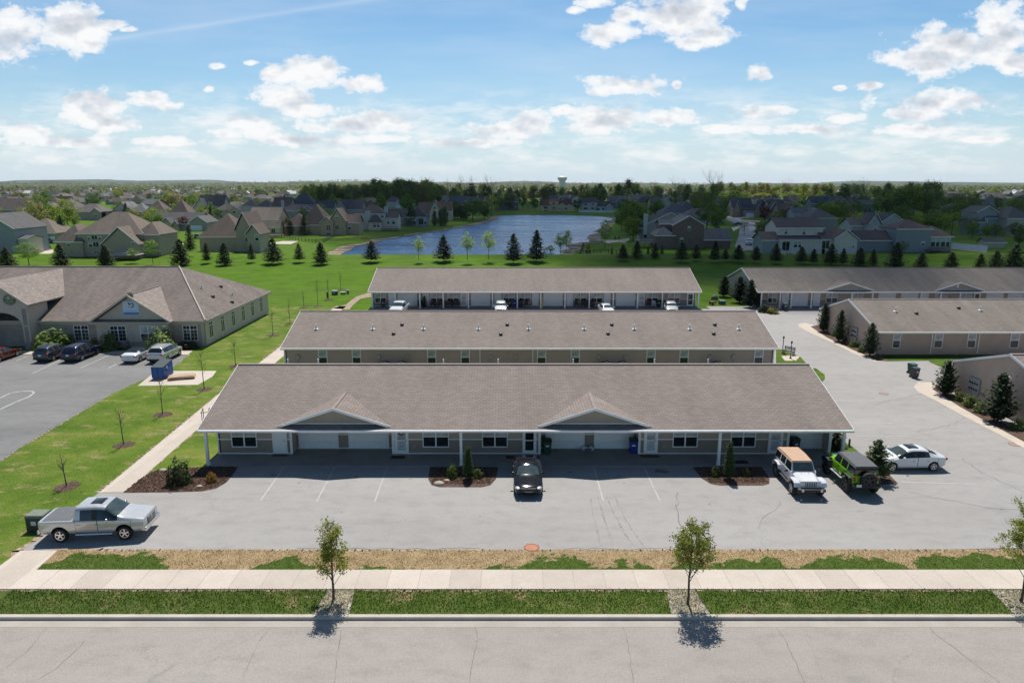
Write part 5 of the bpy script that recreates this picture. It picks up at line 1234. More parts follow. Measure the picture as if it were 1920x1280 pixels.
def broad(h, crown_w, z0, clumps, per, leaf, csize, trunk_r, depth=3, shape='round', dens=1.0):
    """broadleaf prototype: trunk with limbs, crown of many leaf faces in uneven clumps"""
    T = MB(); L = MB(); tips = []
    T.tube([(0,0,-.1),(RV.gauss(0,.04),RV.gauss(0,.04),h*.25),(RV.gauss(0,.08),RV.gauss(0,.08),h*.5),(0,0,h*.8)], [trunk_r,trunk_r*.8,trunk_r*.55,trunk_r*.15], 7)
    for k in range(7):
        a = k*2.4+RV.uniform(-.3,.3); zz = h*RV.uniform(z0*.9, .55); el = .9 if shape == 'upright' else .55
        limb(T, Vector((0,0,zz)), Vector((math.cos(a)*.8,math.sin(a)*.8,el)).normalized(), crown_w*RV.uniform(.42,.62), trunk_r*.42, depth-2, tips)
    for c in range(clumps):
        while True:
            x, y, z = RV.uniform(-1,1), RV.uniform(-1,1), RV.uniform(-1,1); q = math.sqrt(x*x+y*y+z*z)
            if .35 < q < 1: break
        zz = z0*h + (h-z0*h)*(z*.5+.5); wz = {'round':1.0,'upright':1.0-.35*abs(z)-.15*z,'cone':(.5-.5*z)*1.1+.12}[shape]
        cpt = Vector((x*crown_w*.5*wz*RV.uniform(.8,1.12), y*crown_w*.5*wz*RV.uniform(.8,1.12), zz))
        cr = csize*RV.uniform(.6,1.35)
        for k in range(int(per*RV.uniform(.5,1.5))):
            off = Vector((RV.gauss(0,.5),RV.gauss(0,.5),RV.gauss(0,.36)))*cr
            n = (off*.8/cr + Vector((RV.gauss(0,.6),RV.gauss(0,.6),RV.gauss(0,.4)+.6))).normalized()
            leaf_quad(L, cpt+off, leaf*RV.uniform(.6,1.3), n)
    return T, L
def conifer(h, w, levels, per, leaf, droop=.25, open_=.0, ragged=.25, top=.05):
    T = MB(); L = MB()
    T.tube([(0,0,-.1),(0,0,h*.5),(0,0,h*.97)], [h*.022,h*.013,h*.002], 6)
    for i in range(levels):
        f = (i+.5)/levels; z = h*(.035+.945*f); R0 = w*.5*((1-f)**.72)*(1-.25*max(0,.12-f)/.12)+w*top*.4
        nb = max(4, int(13*(1-f*.6)))
        for b in range(nb):
            if RV.random() < open_: continue
            a = 2*PI*b/nb + RV.uniform(-.3,.3) + i*1.3; Ln = R0*RV.uniform(1-ragged,1+ragged*.65)
            d = Vector((math.cos(a),math.sin(a),0)); s = Vector((-d.y,d.x,0))
            for k in range(per):
                t = RV.uniform(.12,1)**.75; wd_ = Ln*.26*(1.1-t)
                p = d*Ln*t + s*RV.uniform(-wd_,wd_) + Vector((0,0,z - droop*Ln*t + .18*Ln*t*t + RV.gauss(0,h*.008)))
                n = (Vector((0,0,1)) + d*.5 + Vector((RV.gauss(0,.45),RV.gauss(0,.45),0))).normalized()
                leaf_quad(L, p, leaf*RV.uniform(.6,1.3), n, .5)
    return T, L
def pack(name, TL, leafmat=M_leaf, bark=M_bark):
    T, L = TL
    return (T.mesh('trunk',[bark],True,uv=False,fix=False), L.mesh('crown',[leafmat],uv=False,fix=False), name)
PROTO = {}
PROTO['spruce'] = [pack('spruce_tree', conifer(6,3.6,21,24,.18,.16,.10,.42), M_needle) for _ in range(4)]
PROTO['round'] = [pack('broadleaf_tree', broad(10,8.2,.22,64,34,.30,1.25,.2)) for _ in range(4)]
PROTO['upright'] = [pack('broadleaf_tree', broad(10,5.6,.16,54,32,.27,1.05,.18,3,'upright')) for _ in range(3)]
PROTO['light'] = [pack('broadleaf_tree', broad(10,7.5,.25,60,15,.19,1.3,.17,4), M_fine) for _ in range(3)]
PROTO['yard'] = [pack('young_tree', broad(6,3.6,.30,46,36,.12,.62,.07,4,'upright'), M_fine) for _ in range(3)]
def baretree(h, w):
    T = MB(); L = MB(); tips = []
    T.tube([(0,0,-.1),(.1,0,h*.3),(0,.1,h*.5)], [h*.018,h*.013,h*.009], 7)
    for k in range(8):
        a = k*2.4; limb(T, Vector((0,0,h*RV.uniform(.28,.5))), Vector((math.cos(a)*.55,math.sin(a)*.55,.9)).normalized(), h*RV.uniform(.28,.4), h*.008, 3, tips, .5, .3, 3, (2,3), .66)
    for p in tips: 
        for k in range(2): leaf_quad(L, p+Vector((RV.gauss(0,.5),RV.gauss(0,.5),RV.gauss(0,.5))), .12)
    return T, L
PROTO['bare'] = [pack('leafless_tree', baretree(18,10), M_leaf, M_twigm) for _ in range(3)]
PROTO['woods'] = [pack('woodland_tree', broad(18,10.5,.05,92,26,.44,1.8,.25,4,'upright')) for _ in range(4)]
PROTO['column'] = [pack('arborvitae', conifer(4,1.25,26,12,.11,-.5,.0,.18,.5), M_needle) for _ in range(2)]
PROTO['juniper'] = [pack('juniper', conifer(4,2.1,26,24,.12,-.40,.08,.6,.15), M_needle) for _ in range(3)]
def bush(rx, rz, n, leaf, dens=.75):
    T = MB(); L = MB()
    for k in range(5): T.tube([(0,0,-.05),(RV.gauss(0,rx*.4),RV.gauss(0,rx*.4),rz*.9)], [.03,.01], 4)
    for k in range(n):
        a = RV.uniform(0,2*PI); z = RV.uniform(-.15,1); q = math.sqrt(max(0,1-z*z)); lump = 1+.16*math.sin(3*a+z*4)+RV.gauss(0,.06)
        rr = RV.uniform(dens,1.02)*lump
        p = Vector((rx*q*math.cos(a)*rr, rx*q*math.sin(a)*rr, rz*max(.02,z*rr)))
        n_ = Vector((q*math.cos(a),q*math.sin(a),z+.3)) + Vector((RV.gauss(0,.4),RV.gauss(0,.4),RV.gauss(0,.3)))
        leaf_quad(L, p, leaf*RV.uniform(.6,1.3), n_.normalized())
    return T, L
PROTO['shrub'] = [pack('round_shrub', bush(.6,1.0,620,.085)) for _ in range(3)]
FIRST = {}
HT = {'spruce':6,'round':10,'upright':10,'light':10,'yard':6,'bare':18,'woods':18,'column':4,'juniper':4,'shrub':1.0}
WT = {'spruce':3.6,'round':8.2,'upright':5.6,'light':7.5,'yard':3.6,'bare':12,'woods':8.5,'column':1.25,'juniper':1.9,'shrub':1.2}
NTREE = [0]
def plant(kind, x, y, z, h, w=None, color=(.06,.1,.02), label='', cat='tree', group=None, name=None):
    NTREE[0] += 1; i = RV.randrange(len(PROTO[kind])); tr, cr, nm = PROTO[kind][i]
    t = thing(name or nm, label, cat, (x,y,z), RV.uniform(0,2*PI), group)
    sh = h/HT[kind]; sw = (w/WT[kind]) if w else sh*RV.uniform(.88,1.12); t.scale = (sw,sw,sh)
    put('trunk', tr, t); put('crown', cr, t, color=color); return t
def plant_px(kind, px, pb, pt, pw=None, color=(.06,.1,.02), label='', cat='tree', group=None, name=None, z=None):
    p = G(px, pb, 0); zz = gz(p.x, p.y)+.02 if z is None else z; p = G(px, pb, zz); s = zd(p.y, zz)/F
    return plant(kind, p.x, p.y, zz, (pb-pt)*s*1.03, pw*s if pw else None, color, label, cat, group, name)
def vc(c, j=.12): 
    k = 1+RV.uniform(-j,j); return tuple(max(.003, q*k*(1+RV.uniform(-j,j)*.5)) for q in c)
NEEDLE = (.052,.072,.027)
# spruce row on the berm, left to right (base x, base y, top y, width)
row = [(14,499,464,34),(115,498,458,30),(199,498,460,30),(340,496,449,36),(388,489,456,17),(422,496,456,28),(472,487,457,15),(513,491,447,34),(561,487,457,20),(602,494,455,29),(697,487,452,31),(832,486,442,33),(963,489,439,32),(1006,486,432,34),(1168,485,459,24),(1194,483,452,21),(1228,483,456,17),(1278,487,454,27),(1305,485,459,19),(1340,487,452,22),(1360,486,467,16),(1384,487,459,25),(1417,488,463,22),(1454,490,457,23),(1502,491,463,25),(1525,492,467,18),(1557,494,458,28),(1580,494,466,17),(1611,497,465,27),(1636,497,468,17),(1678,501,455,33),(1727,500,474,23),(1783,502,474,27),(1837,501,476,21),(1866,500,470,27),(1901,501,459,38),(1147,480,463,7),(1215,480,462,8),(1241,478,460,9)]
main = sorted(row[:36])
for k, (a, b, c, w_) in enumerate(main):
    sz = 'large' if b-c > 38 else 'small' if b-c < 26 else 'medium'
    wd_ = 'broad' if w_/(b-c) > .82 else 'slender' if w_/(b-c) < .62 else 'conical'
    plant_px('spruce', a, b, c, w_*1.28, vc(NEEDLE,.3), f'{sz} {wd_} dark spruce on the grass berm, {ordw(k+1)} from the left in its row', group='spruces along the berm')
for (a,b,c,w_), lb in zip(row[36:], ('tiny spruce sapling at the pond fence, left of three','tiny spruce sapling beside the white deck of the grey gabled house','thin young spruce against the brick house wall')):
    plant_px('spruce', a, b, c, w_, NEEDLE, lb)
# young pale trees in the same row and beside the pond
PALE = (.34,.42,.20); YG = (.20,.25,.035); MG = (.075,.125,.03); DG = (.035,.065,.018)
for a,b,c,w_,col,kd,lb in ((785,487,445,25,PALE,'yard','pale young tree alone between two spruces before the pond'),(876,488,438,27,PALE,'yard','pale young tree just right of a spruce, left one of two before the pond'),(916,486,434,30,PALE,'yard','pale young tree, right one of two before the pond'),
    (1050,479,438,26,(.26,.33,.15),'yard','thin pale tree at the pond edge, left of the willow'),(1062,474,432,24,(.26,.32,.06),'yard','yellow-green multi-stem willow at the pond corner'),(1032,478,460,18,(.24,.30,.14),'yard','low pale bush tree at the water edge right of the big spruces'),
    (1134,465,412,24,(.14,.24,.04),'yard','bright green young tree by the pond fire pit'),(1103,476,455,14,(.24,.24,.03),'yard','small yellow tree on the lawn by the playhouse chairs'),(1093,486,452,12,(.10,.10,.06),'bare','thin leafless sapling on the berm right of the willow'),
    (55,497,455,42,(.2,.3,.08),'yard','pale green tree beside the blue house at far left'),(287,494,450,30,(.22,.33,.09),'yard','pale green tree on the lawn right of the big grey house'),(250,488,466,26,(.22,.32,.1),'yard','pale small tree by the patio canopy of the grey house'),(299,496,452,6,(.10,.10,.06),'bare','thin bare sapling right of the pale lawn tree'),
    (322,470,418,34,(.17,.22,.04),'light','yellow-green tree on the street corner behind the large lawn spruce'),(300,443,402,26,(.10,.19,.025),'upright','bright green tree in front of the long grey ranch house'),(357,469,424,24,NEEDLE,'spruce','tall dark spruce on the street corner left of the brown-roofed house'),(238,412,381,18,(.022,.035,.02),'spruce','dark spruce behind the big grey house roof'),
    (1690,478,452,22,(.10,.16,.045),'yard','pale bushy tree beside the tall spruce by the blue house')):
    plant_px(kd, a, b, c, w_, col, lb)
# bare saplings with mulch rings on the left lawn
M_ring = M_mulch
def sapling(px, pb, pt, label, lean=0, leafy=0):
    p = G(px, pb, 0); s = zd(p.y)/F; h = (pb-pt)*s*1.03
    T = MB(); L = MB(); tips = []
    T.tube([(0,0,-.05),(.03*lean,0,h*.3),(lean*.1,0.02,h*.62),(lean*.14,0,h*.97)], [.045,.038,.026,.008], 6)
    for k in range(13):
        zz = h*RV.uniform(.36,.86); a = k*2.4+RV.uniform(-.4,.4)
        limb(T, Vector((lean*.12*zz/h,0,zz)), Vector((math.cos(a)*.55,math.sin(a)*.55,.85)).normalized(), h*RV.uniform(.14,.25)*(1.2-zz/h*.5), .014, 1, tips, .45, .3, 3, (1,2), .6)
    for q in tips:
        for k in range(leafy+1): leaf_quad(L, q+Vector((RV.gauss(0,.06),RV.gauss(0,.06),RV.gauss(0,.06))), .035)
    t = thing('sapling', label, 'sapling', (p.x,p.y,0), 0, 'bare saplings on the left lawn')
    T.build('trunk', M_twigm, t, smooth=True, uv=False, fix=False); o = L.build('buds', M_fine, t, uv=False, fix=False); o.color = (.22,.22,.07,1)
    g = MB(); n = 18; r = RV.uniform(.62,.8)
    g.add([(p.x,p.y,.05)]+[(p.x+r*RV.uniform(.85,1.15)*math.cos(2*PI*k/n), p.y+r*RV.uniform(.85,1.15)*math.sin(2*PI*k/n), .002) for k in range(n)], [(0,1+k,1+(k+1)%n) for k in range(n)])
    structure(g.build('mulch_ring', M_ring, uv=False))
sap = [(125,912,845,-1),(232,834,757,-.6),(305,777,705,.3),(383,730,656,-.4),(442,686,632,-.3),(512,629,578,0),(544,606,560,-.6),(570,576,545,-.4),(596,573,525,-.3),(616,561,520,0),(639,542,508,-.3)]
sl_ = ['bare sapling nearest the silver pickup, leaning left in its mulch ring','bare sapling in a mulch ring on the lawn, second behind the pickup','sapling with first buds on the lawn below the blue dumpster pad','bare sapling beside the right corner of the concrete dumpster pad','bare sapling at the path left of the front villa roof corner','bare sapling in a mulch ring left of the middle villa roof','reddish bare sapling close to the middle villa roof edge','thin bare sapling before the far gravel path, left of two','bare sapling before the far gravel path, right of two','bare sapling right beside the green utility boxes','pale leaning sapling farthest back on the lawn by the gravel path']
for (a,b,c,l), lb in zip(sap, sl_): sapling(a,b,c,lb,l,1)
# street trees in gravel pits
def street_tree(x, y, h, cw, z0, label, nleaf, col, shape):
    T = MB(); L = MB(); tips = []
    T.tube([(0,0,-.08),(.02,0,h*.12),(0,.03,h*.35),(.05,0,h*.62),(-.03,0,h*.95)], [.075,.055,.045,.03,.008], 9)
    for k in range(20):
        f = k/19; zz = h*(z0+(.86-z0)*f); a = k*2.4+RV.uniform(-.3,.3); ln = cw*.5*shape(f)*RV.uniform(.85,1.15)
        limb(T, Vector((.03,0,zz*.92)), Vector((math.cos(a)*.62,math.sin(a)*.62,.8)).normalized(), ln*1.15, .018, 2, tips, .5, .28, 3, (2,3), .62)
    per = max(1, nleaf//len(tips))
    for q in tips:
        for k in range(per):
            if RV.random() < .9: leaf_quad(L, q+Vector((RV.gauss(0,.11),RV.gauss(0,.11),RV.gauss(0,.09))), RV.uniform(.03,.066))
    t = thing('street_tree', label, 'tree', (x,y,0), 0, 'young street trees')
    T.build('trunk', M_bark, t, smooth=True, uv=False, fix=False); o = L.build('crown', M_fine, t, uv=False, fix=False); o.color = (*col,1)
street_tree(-8.38, 29.9, 3.85, 1.5, .20, 'narrow upright young street tree with thin olive leaves, left gravel pit by the kerb', 4200, (.26,.27,.07), lambda f: 1.0-.55*f if f < .5 else .72-.1*f)
street_tree(8.15, 29.5, 3.75, 1.75, .34, 'oval young street tree in the right-of-centre gravel pit by the kerb', 6000, (.22,.24,.058), lambda f: .95-.35*f)
street_tree(23.75, 29.7, 4.3, 2.0, .26, 'leafy street tree cut off by the right edge of the picture', 7500, (.23,.26,.06), lambda f: 1-.35*f)
# shrubs and conifers round the villas
for kd,a,b,c,w_,col,lb in (('juniper',1543,622,569,22,(.04,.06,.025),'tall thin juniper at the far corner of the taupe gable wall, first of three'),('juniper',1573,640,582,24,(.045,.068,.026),'tall juniper in the middle of three on the taupe gable wall beside the meter bank'),('juniper',1630,667,606,28,(.045,.07,.028),'spiky juniper at the near corner of the taupe gable wall, last of three'),
    ('juniper',1772,740,676,38,(.038,.062,.026),'broad juniper beside the meter bank on the nearest right villa'),('juniper',1870,790,700,52,(.036,.06,.025),'large juniper under the wall lamp of the nearest right villa'),
    ('juniper',1357,556,518,24,(.022,.04,.02),'dark juniper at the far corner of the shaded villa row, left of three'),('juniper',1386,567,520,28,(.022,.04,.02),'dark juniper in the middle of the shaded villa gable'),('juniper',1406,576,526,24,(.022,.04,.02),'dark juniper at the near corner of the shaded villa gable'),
    ('juniper',1641,897,822,46,(.095,.13,.05),'ragged young cypress in mulch between green off-road vehicle and white sedan'),('juniper',1566,846,803,34,(.02,.035,.018),'dark evergreen behind the right end post of the front villa'),
    ('column',878,897,836,17,(.055,.085,.022),'slim arborvitae in the middle mulch bed before the front villa'),('column',1365,897,826,19,(.055,.085,.022),'slim arborvitae in the right mulch bed before the front villa'),('column',796,577,556,9,(.05,.075,.022),'small cone shrub on the third row porch'),
    ('juniper',1421,577,545,14,(.03,.05,.02),'small dark evergreen beside the right end post of the third row')):
    plant_px(kd,a,b,c,w_,col,lb,'shrub' if kd=='column' else 'conifer',z=.01)
GR = (.11,.16,.03)
for a,b,c,w_,col,lb in ((1556,623,613,12,GR,'small clipped shrub between the first and second tall juniper'),(1563,630,621,11,(.13,.15,.03),'small yellowish shrub before the middle tall juniper'),(1584,639,629,13,(.06,.09,.02),'small shrub right behind the middle tall juniper'),(1600,650,638,17,GR,'round shrub under the meter bank of the taupe gable wall'),(1615,660,648,14,GR,'small shrub left of the spiky corner juniper'),(1645,672,663,11,(.13,.14,.03),'tiny yellowish shrub at the corner of the tan walkway end'),
    (1797,751,734,21,GR,'round shrub in mulch right of the broad juniper by the meter bank'),(1819,762,740,27,GR,'larger round shrub, second right of the broad juniper'),(1838,774,752,22,GR,'round shrub left against the large juniper under the wall lamp'),(1908,804,785,26,GR,'round shrub at the right edge below the pale gable wall'),
    (848,894,872,21,(.12,.17,.03),'round bright green shrub left of the slim arborvitae in the middle bed'),(896,894,879,19,(.12,.16,.035),'loose green shrub right of the slim arborvitae in the middle bed'),(1340,891,875,20,(.12,.14,.035),'sparse shrub left of the arborvitae in the right bed'),(1398,891,877,16,(.12,.14,.04),'small shrub right of the arborvitae in the right bed'),
    (337,905,859,45,(.05,.075,.03),'broad dark evergreen bush in the left mulch bed'),(396,903,885,19,(.30,.16,.035),'small golden bush in the left mulch bed'),
    (100,655,620,66,(.2,.29,.06),'wide bright green shrub right of the arched office entry'),(206,657,622,36,(.12,.155,.05),'olive shrub left of the office bay'),(303,657,616,54,(.22,.29,.1),'large flowering green shrub before the office bay'),(352,652,640,40,(.05,.065,.025),'low dark shrub at the right corner of the office'),(178,652,634,16,(.22,.13,.07),'tan ornamental grass clump before the office wall'),(140,654,640,20,(.05,.08,.025),'low dark shrub under the left office window'),
    (1447,587,576,26,(.22,.19,.03),'golden low shrub at the corner before the shaded villa row'),(1433,585,570,24,(.025,.045,.018),'dark low shrub behind the golden shrub by the shaded villa row')):
    plant_px('shrub',a,b,c,w_,col,lb,'shrub',z=.01)
T = MB(); tips = []
for k in range(9): limb(T, Vector((RV.gauss(0,.15),RV.gauss(0,.1),0)), Vector((RV.gauss(0,.35),RV.gauss(0,.3),1)).normalized(), .9, .02, 3, tips, .5, .3, 3, (2,3), .7)
p = G(250,650); t = thing('leafless_shrub','dark purple leafless shrub between the office bay windows','shrub',(p.x,p.y-.6,0)); T.build('branches', plain('purple_twig',(.07,.04,.05),.9), t, uv=False, fix=False)
# tufts of grass, chips and pebbles: loose ground cover
def scatter(name, n, fn, mat, size, tri=True):
    g = MB()
    for _ in range(n):
        x, y, z = fn(); 
        if x is None: continue
        if tri:
            h = size*RV.uniform(.5,1.4); a = RV.uniform(0,2*PI); w = size*.22
            k = len(g.v); dx, dy = math.cos(a)*w, math.sin(a)*w; lx, ly = RV.gauss(0,.4)*h, RV.gauss(0,.4)*h
            g.v += [(x-dx,y-dy,z),(x+dx,y+dy,z),(x+lx,y+ly,z+h)]; g.f.append([k,k+1,k+2]); g.m.append(0)
        else:
            r = size*RV.uniform(.5,1.3); a = RV.uniform(0,PI); ca, sa = math.cos(a)*r, math.sin(a)*r; k = len(g.v); hh = r*.7
            g.v += [(x+ca,y+sa,z),(x-sa*.7,y+ca*.7,z),(x-ca,y-sa,z),(x+sa*.7,y-ca*.7,z),(x,y,z+hh)]; g.f += [[k,k+1,k+4],[k+1,k+2,k+4],[k+2,k+3,k+4],[k+3,k,k+4]]; g.m += [0]*4
    o = stuff(g.build(name, mat, uv=False, fix=False)); return o
GT1 = leafm('grass_blade', (.095,.135,.026), .3, .6, .6); GT2 = leafm('dry_blade', (.30,.22,.12), .2, .4, .6)
scatter('verge_tufts', 26000, lambda: (RV.uniform(-24,26), 28.74+2.0*RV.random()**.85, 0), GT1, .085)
def ingreen():
    x, y = RV.uniform(-24,28), RV.uniform(32.52,34.3); return (x,y,.004) if greenness(x,y) > RV.uniform(.45,.8) else (None,0,0)
scatter('green_tufts', 11000, ingreen, leafm('green_blade', (.085,.135,.024), .35, .6, .6), .06)
scatter('weed_tufts', 3500, lambda: (RV.uniform(-24,28), 32.6+RV.random()**1.6*1.8, 0), leafm('weed_blade', (.10,.14,.035), .35, .6, .6), .06)
scatter('dry_tufts', 14000, lambda: (RV.uniform(-24,28), RV.uniform(32.55,34.5), 0), GT2, .07)
def leftl():
    y = RV.uniform(33,62); x = RV.uniform(-42,-26.4); return (x,y,0) if x > -36.2-(y-46)*.1 or y < 40 else (None,0,0)
scatter('lawn_tufts', 20000, leftl, leafm('lawn_blade', (.14,.19,.032), .4, .5, .4), .055)
M_chip = leafm('mulch_chip', (.10,.055,.038), 0, .7, 2); M_peb = leafm('pebble', (.48,.43,.37), 0, .6, 2)
def inbed(pts):
    P = [G(*q) for q in pts]; P2 = [(p.x,p.y) for p in P]; x0,x1 = min(p[0] for p in P2),max(p[0] for p in P2); y0,y1 = min(p[1] for p in P2),max(p[1] for p in P2)
    def f():
        x, y = RV.uniform(x0,x1), RV.uniform(y0,y1); return (x,y,.02) if in_poly(x,y,P2) else (None,0,0)
    return f
scatter('mulch_chips', 3500, inbed([(231,923),(262,898),(292,881),(330,877),(446,874.5),(436,890),(424,904),(405,915),(380,920),(330,922)]), M_chip, .07, False)
scatter('mulch_chips', 1500, lambda: (RV.uniform(-5.2,-1.4), RV.uniform(43,45.8), .02), M_chip, .07, False)
scatter('mulch_chips', 1500, lambda: (RV.uniform(12.9,16.7), RV.uniform(43.2,45.8), .02), M_chip, .07, False)
for xx, ww in ((-8.2,.62),(8.1,.66),(23.7,.7)):
    scatter('pebbles', 1500, lambda: (xx+RV.uniform(-ww,ww), RV.uniform(28.76,30.68), .012), M_peb, .05, False)
# ---------------------------------------------------------------- houses beyond the lawn and the pond
RH = random.Random(5)
M_hw = siding('house_siding', None, True, .16, .3); M_hr = shingle('house_shingle', None, True, .16, .4, .2, .16)
M_hb = brickm('house_brick', (.17,.085,.06), (.24,.13,.10), (.26,.22,.19)); M_ht = brickm('tan_brick', (.36,.25,.17), (.46,.34,.25), (.42,.37,.32))
M_chim = plain('chimney_siding', (.52,.51,.48), .7)
def hroof(x0, x1, y0, y1, ze, rise, kind, ov=.4):
    x0 -= ov; x1 += ov; y0 -= ov; y1 += ov; zr = ze+rise; th = .14; g = MB(); ym, xm = (y0+y1)/2, (x0+x1)/2
    if kind == 'gx': return gable_roof(x0, x1, y0, ym, y1, ze-.02, zr, th)
    if kind == 'gy': return MB().ext([(x0,ze-.02),(xm,zr),(x1,ze-.02),(x1,ze-.02-th),(xm,zr-th),(x0,ze-.02-th)], 'y', y0, y1)
    w, d = x1-x0, y1-y0
    if w >= d: i = min(d/2, w/2-.3); R_ = [(x0+i,ym,zr),(x1-i,ym,zr)]; fs = [(0,1,5,4),(1,2,5),(2,3,4,5),(3,0,4)]
    else: i = min(w/2, d/2-.3); R_ = [(xm,y0+i,zr),(xm,y1-i,zr)]; fs = [(0,1,4),(1,2,5,4),(2,3,5),(3,0,4,5)]
    P = [(x0,y0,ze),(x1,y0,ze),(x1,y1,ze),(x0,y1,ze)]; Q = [(a,b,c-th) for a,b,c in P]
    g.add(P+R_+Q, fs+[(0,6,7,1),(1,7,8,2),(2,8,9,3),(3,9,6,0),(9,8,7,6)]); return g
def hblock(t, x0, x1, y0, y1, ze, rise, kind, wall, wc, rc, fascia=True):
    w = MB(); xm, ym = (x0+x1)/2, (y0+y1)/2; k = rise*((x1-x0)/(x1-x0+.8)); k2 = rise*((y1-y0)/(y1-y0+.8))
    if kind == 'gy': w.ext([(x0,0),(x1,0),(x1,ze-.02),(xm,ze+k-.1),(x0,ze-.02)], 'y', y0, y1)
    elif kind == 'gx': w.ext([(y0,0),(y1,0),(y1,ze-.02),(ym,ze+k2-.1),(y0,ze-.02)], 'x', x0, x1)
    else: w.box(x0,x1,y0,y1,0,ze-.16)
    w.build('wall', wall, t).color = (*wc,1)
    hroof(x0,x1,y0,y1,ze,rise,kind).build('roof', M_hr, t).color = (*rc,1)
    if fascia:
        f = MB(); ov = .43; xa, xb, ya, yb_ = x0-ov, x1+ov, y0-ov, y1+ov
        if kind == 'gy': f.ext([(xa,ze-.2),(xm,ze+rise-.17),(xb,ze-.2),(xb,ze+.02),(xm,ze+rise+.05),(xa,ze+.02)], 'y', ya-.03, ya+.02)
        else: f.box(xa,xb,ya-.03,ya+.02,ze-.2,ze+.0)
        f.build('fascia', M_white, t)
def HS(label, pb, blocks, wc, rc, wins=(), gars=(), chims=(), wall=None, doors=()):
    pc = sum(b[0]+b[1] for b in blocks)/(2*len(blocks)); p = G(pc, pb, 0); s = zd(p.y)/F
    t = thing('house', label, 'house', (p.x, p.y, gz(p.x,p.y)), 0, 'houses beyond the lawn')
    fx = lambda q: (q-pc)*s; fz = lambda q: (pb-q)*s
    for b in blocks:
        xl, xr, ye, yr, kind, dy, dep = b[:7]; ze = fz(ye); wallm = b[7] if len(b) > 7 else (wall or M_hw); wcol = b[8] if len(b) > 8 else wc
        back = dep/2 if kind == 'gx' else (min(dep,(xr-xl)*s)/2 if kind == 'hip' else 0)
        rise = max(.7, (ye-yr)*s - back*(H-ze)/p.y)
        hblock(t, fx(xl), fx(xr), dy, dy+dep, ze, rise, kind, wallm, wcol, rc)
    for wn in wins:
        xc, yt, yb_, wpx, dy = wn; w, h = max(.5,wpx*s), max(.5,(yb_-yt)*s)
        window(t, fx(xc), dy-.004, fz(yb_), round(w*5)/5, round(h*5)/5, 'slide' if w > 1.3 else 'hung')
    for a, b_, dy in gars: garage(t, fx((a+b_)/2), dy-.004, .02, round((b_-a)*s,1), 2.2)
    for xc, yt, yb_, wpx, dy in chims: MB().box(fx(xc-wpx/2),fx(xc+wpx/2),dy-.5,dy+.3,fz(yb_),fz(yt)).box(fx(xc-wpx/2)-.1,fx(xc+wpx/2)+.1,dy-.6,dy+.4,fz(yt)-.25,fz(yt)+.02).build('chimney', M_chim, t)
    for xc, dy in doors: door(t, fx(xc), dy-.004, .05, .9, 'white')
    return t
BLU = (.27,.33,.41); GRY = (.36,.345,.32); TAN = (.40,.34,.26); WHI = (.60,.60,.58); CRM = (.60,.53,.39)
RBR = (.175,.142,.12); RGR = (.15,.148,.15); RDK = (.10,.10,.115); RTN = (.225,.188,.158); RRD = (.17,.105,.09)
HS('blue-grey gabled house cut off by the left edge of the picture', 478, [(-50,33,431,403,'gy',0,14),(32,52,449,443,'gx',1,6,M_hw,WHI)], BLU, RGR, [(44,463,472,7,1)])
HS('brick hip-roofed house with pale garage doors at far left, behind the black SUV', 456, [(30,107,437,409,'hip',0,13)], TAN, RTN, [(45,442,448,6,0)], [(66,92,0),(96,104,0)], wall=M_ht)
h3 = HS('big grey two-storey house with three white roof vents behind the office roof', 490, [(100,150,461,428,'hip',2,10),(139,262,446,404,'hip',2.5,13),(200,267,464,432,'gy',-1,7),(250,292,448,424,'hip',3,10)], (.37,.345,.30), RTN,
   [(161,451,457,5,2.5),(172,449,457,10,2.5),(182,451,457,6,2.5),(163,462,471,7,2.5),(173,462,471,10,2.5),(184,462,471,6,2.5),(124,463,469,8,2),(257,459,464,6,-1),(173,480,483,12,2.5)])
p = G(190,490); s3 = zd(p.y)/F
HS('brown hip-roofed house with blue-grey bays on the bright lawn, left of the pond', 471, [(376,457,444,400,'hip',0,14),(450,478,431,398,'gy',-2,12),(477,500,437,419,'gy',-5,8)], (.36,.36,.32), RBR, [(470,438,452,7,-2),(495,437,449,6,-5),(455,445,452,4,0)])
HS('cream house with light tan roof rising behind the brown hip-roofed house', 442, [(468,524,412,389,'gx',0,12),(500,530,425,413,'gx',-3,4)], CRM, RTN, [(500,413,420,3,0),(515,413,420,3,0),(518,428,436,7,-3)])
HS('dark brown many-gabled house with a fenced yard left of the pond tip', 441, [(534,578,423,400,'hip',0,10),(562,614,422,383,'hip',1,13),(605,628,418,406,'gy',-2,7),(621,650,415,391,'gy',-1,9),(645,672,418,402,'gx',1,8)], (.40,.33,.25), (.18,.14,.125), [(619,421,432,8,-2),(634,404,410,4,-1),(634,421,430,7,-1),(619,436,440,8,-2),(655,422,430,6,1)])
HS('white house with tall white chimney on the left pond shore', 431, [(669,723,401,384,'hip',0,11),(694,717,417,402,'hip',-3,4),(716,746,409,396,'gx',.5,8)], (.62,.62,.57), (.17,.145,.14), [(676,402,409,6,0),(718,402,408,4,0),(705,417,425,5,-3),(712,417,425,4,-3),(728,412,420,4,.5),(738,412,420,5,.5)], chims=((692,396,430,9,-1.2),(723,389,402,6,3)))
HS('blue-grey low house with a screened porch on the left pond shore', 424, [(727,776,408,392,'gx',1,11),(763,801,407,388,'hip',-1,10)], BLU, RDK, [(778,410,420,5,-1),(790,410,421,9,-1),(798,410,420,3,-1)])
HS('cream gabled house with orange-brown roof beyond the left pond shore', 413, [(806,826,398,376,'gy',-1,10),(816,847,396,378,'gx',0,11)], (.58,.54,.42), (.27,.185,.115), [(816,386,392,4,-1),(825,397,403,5,-1),(838,399,405,6,0)])
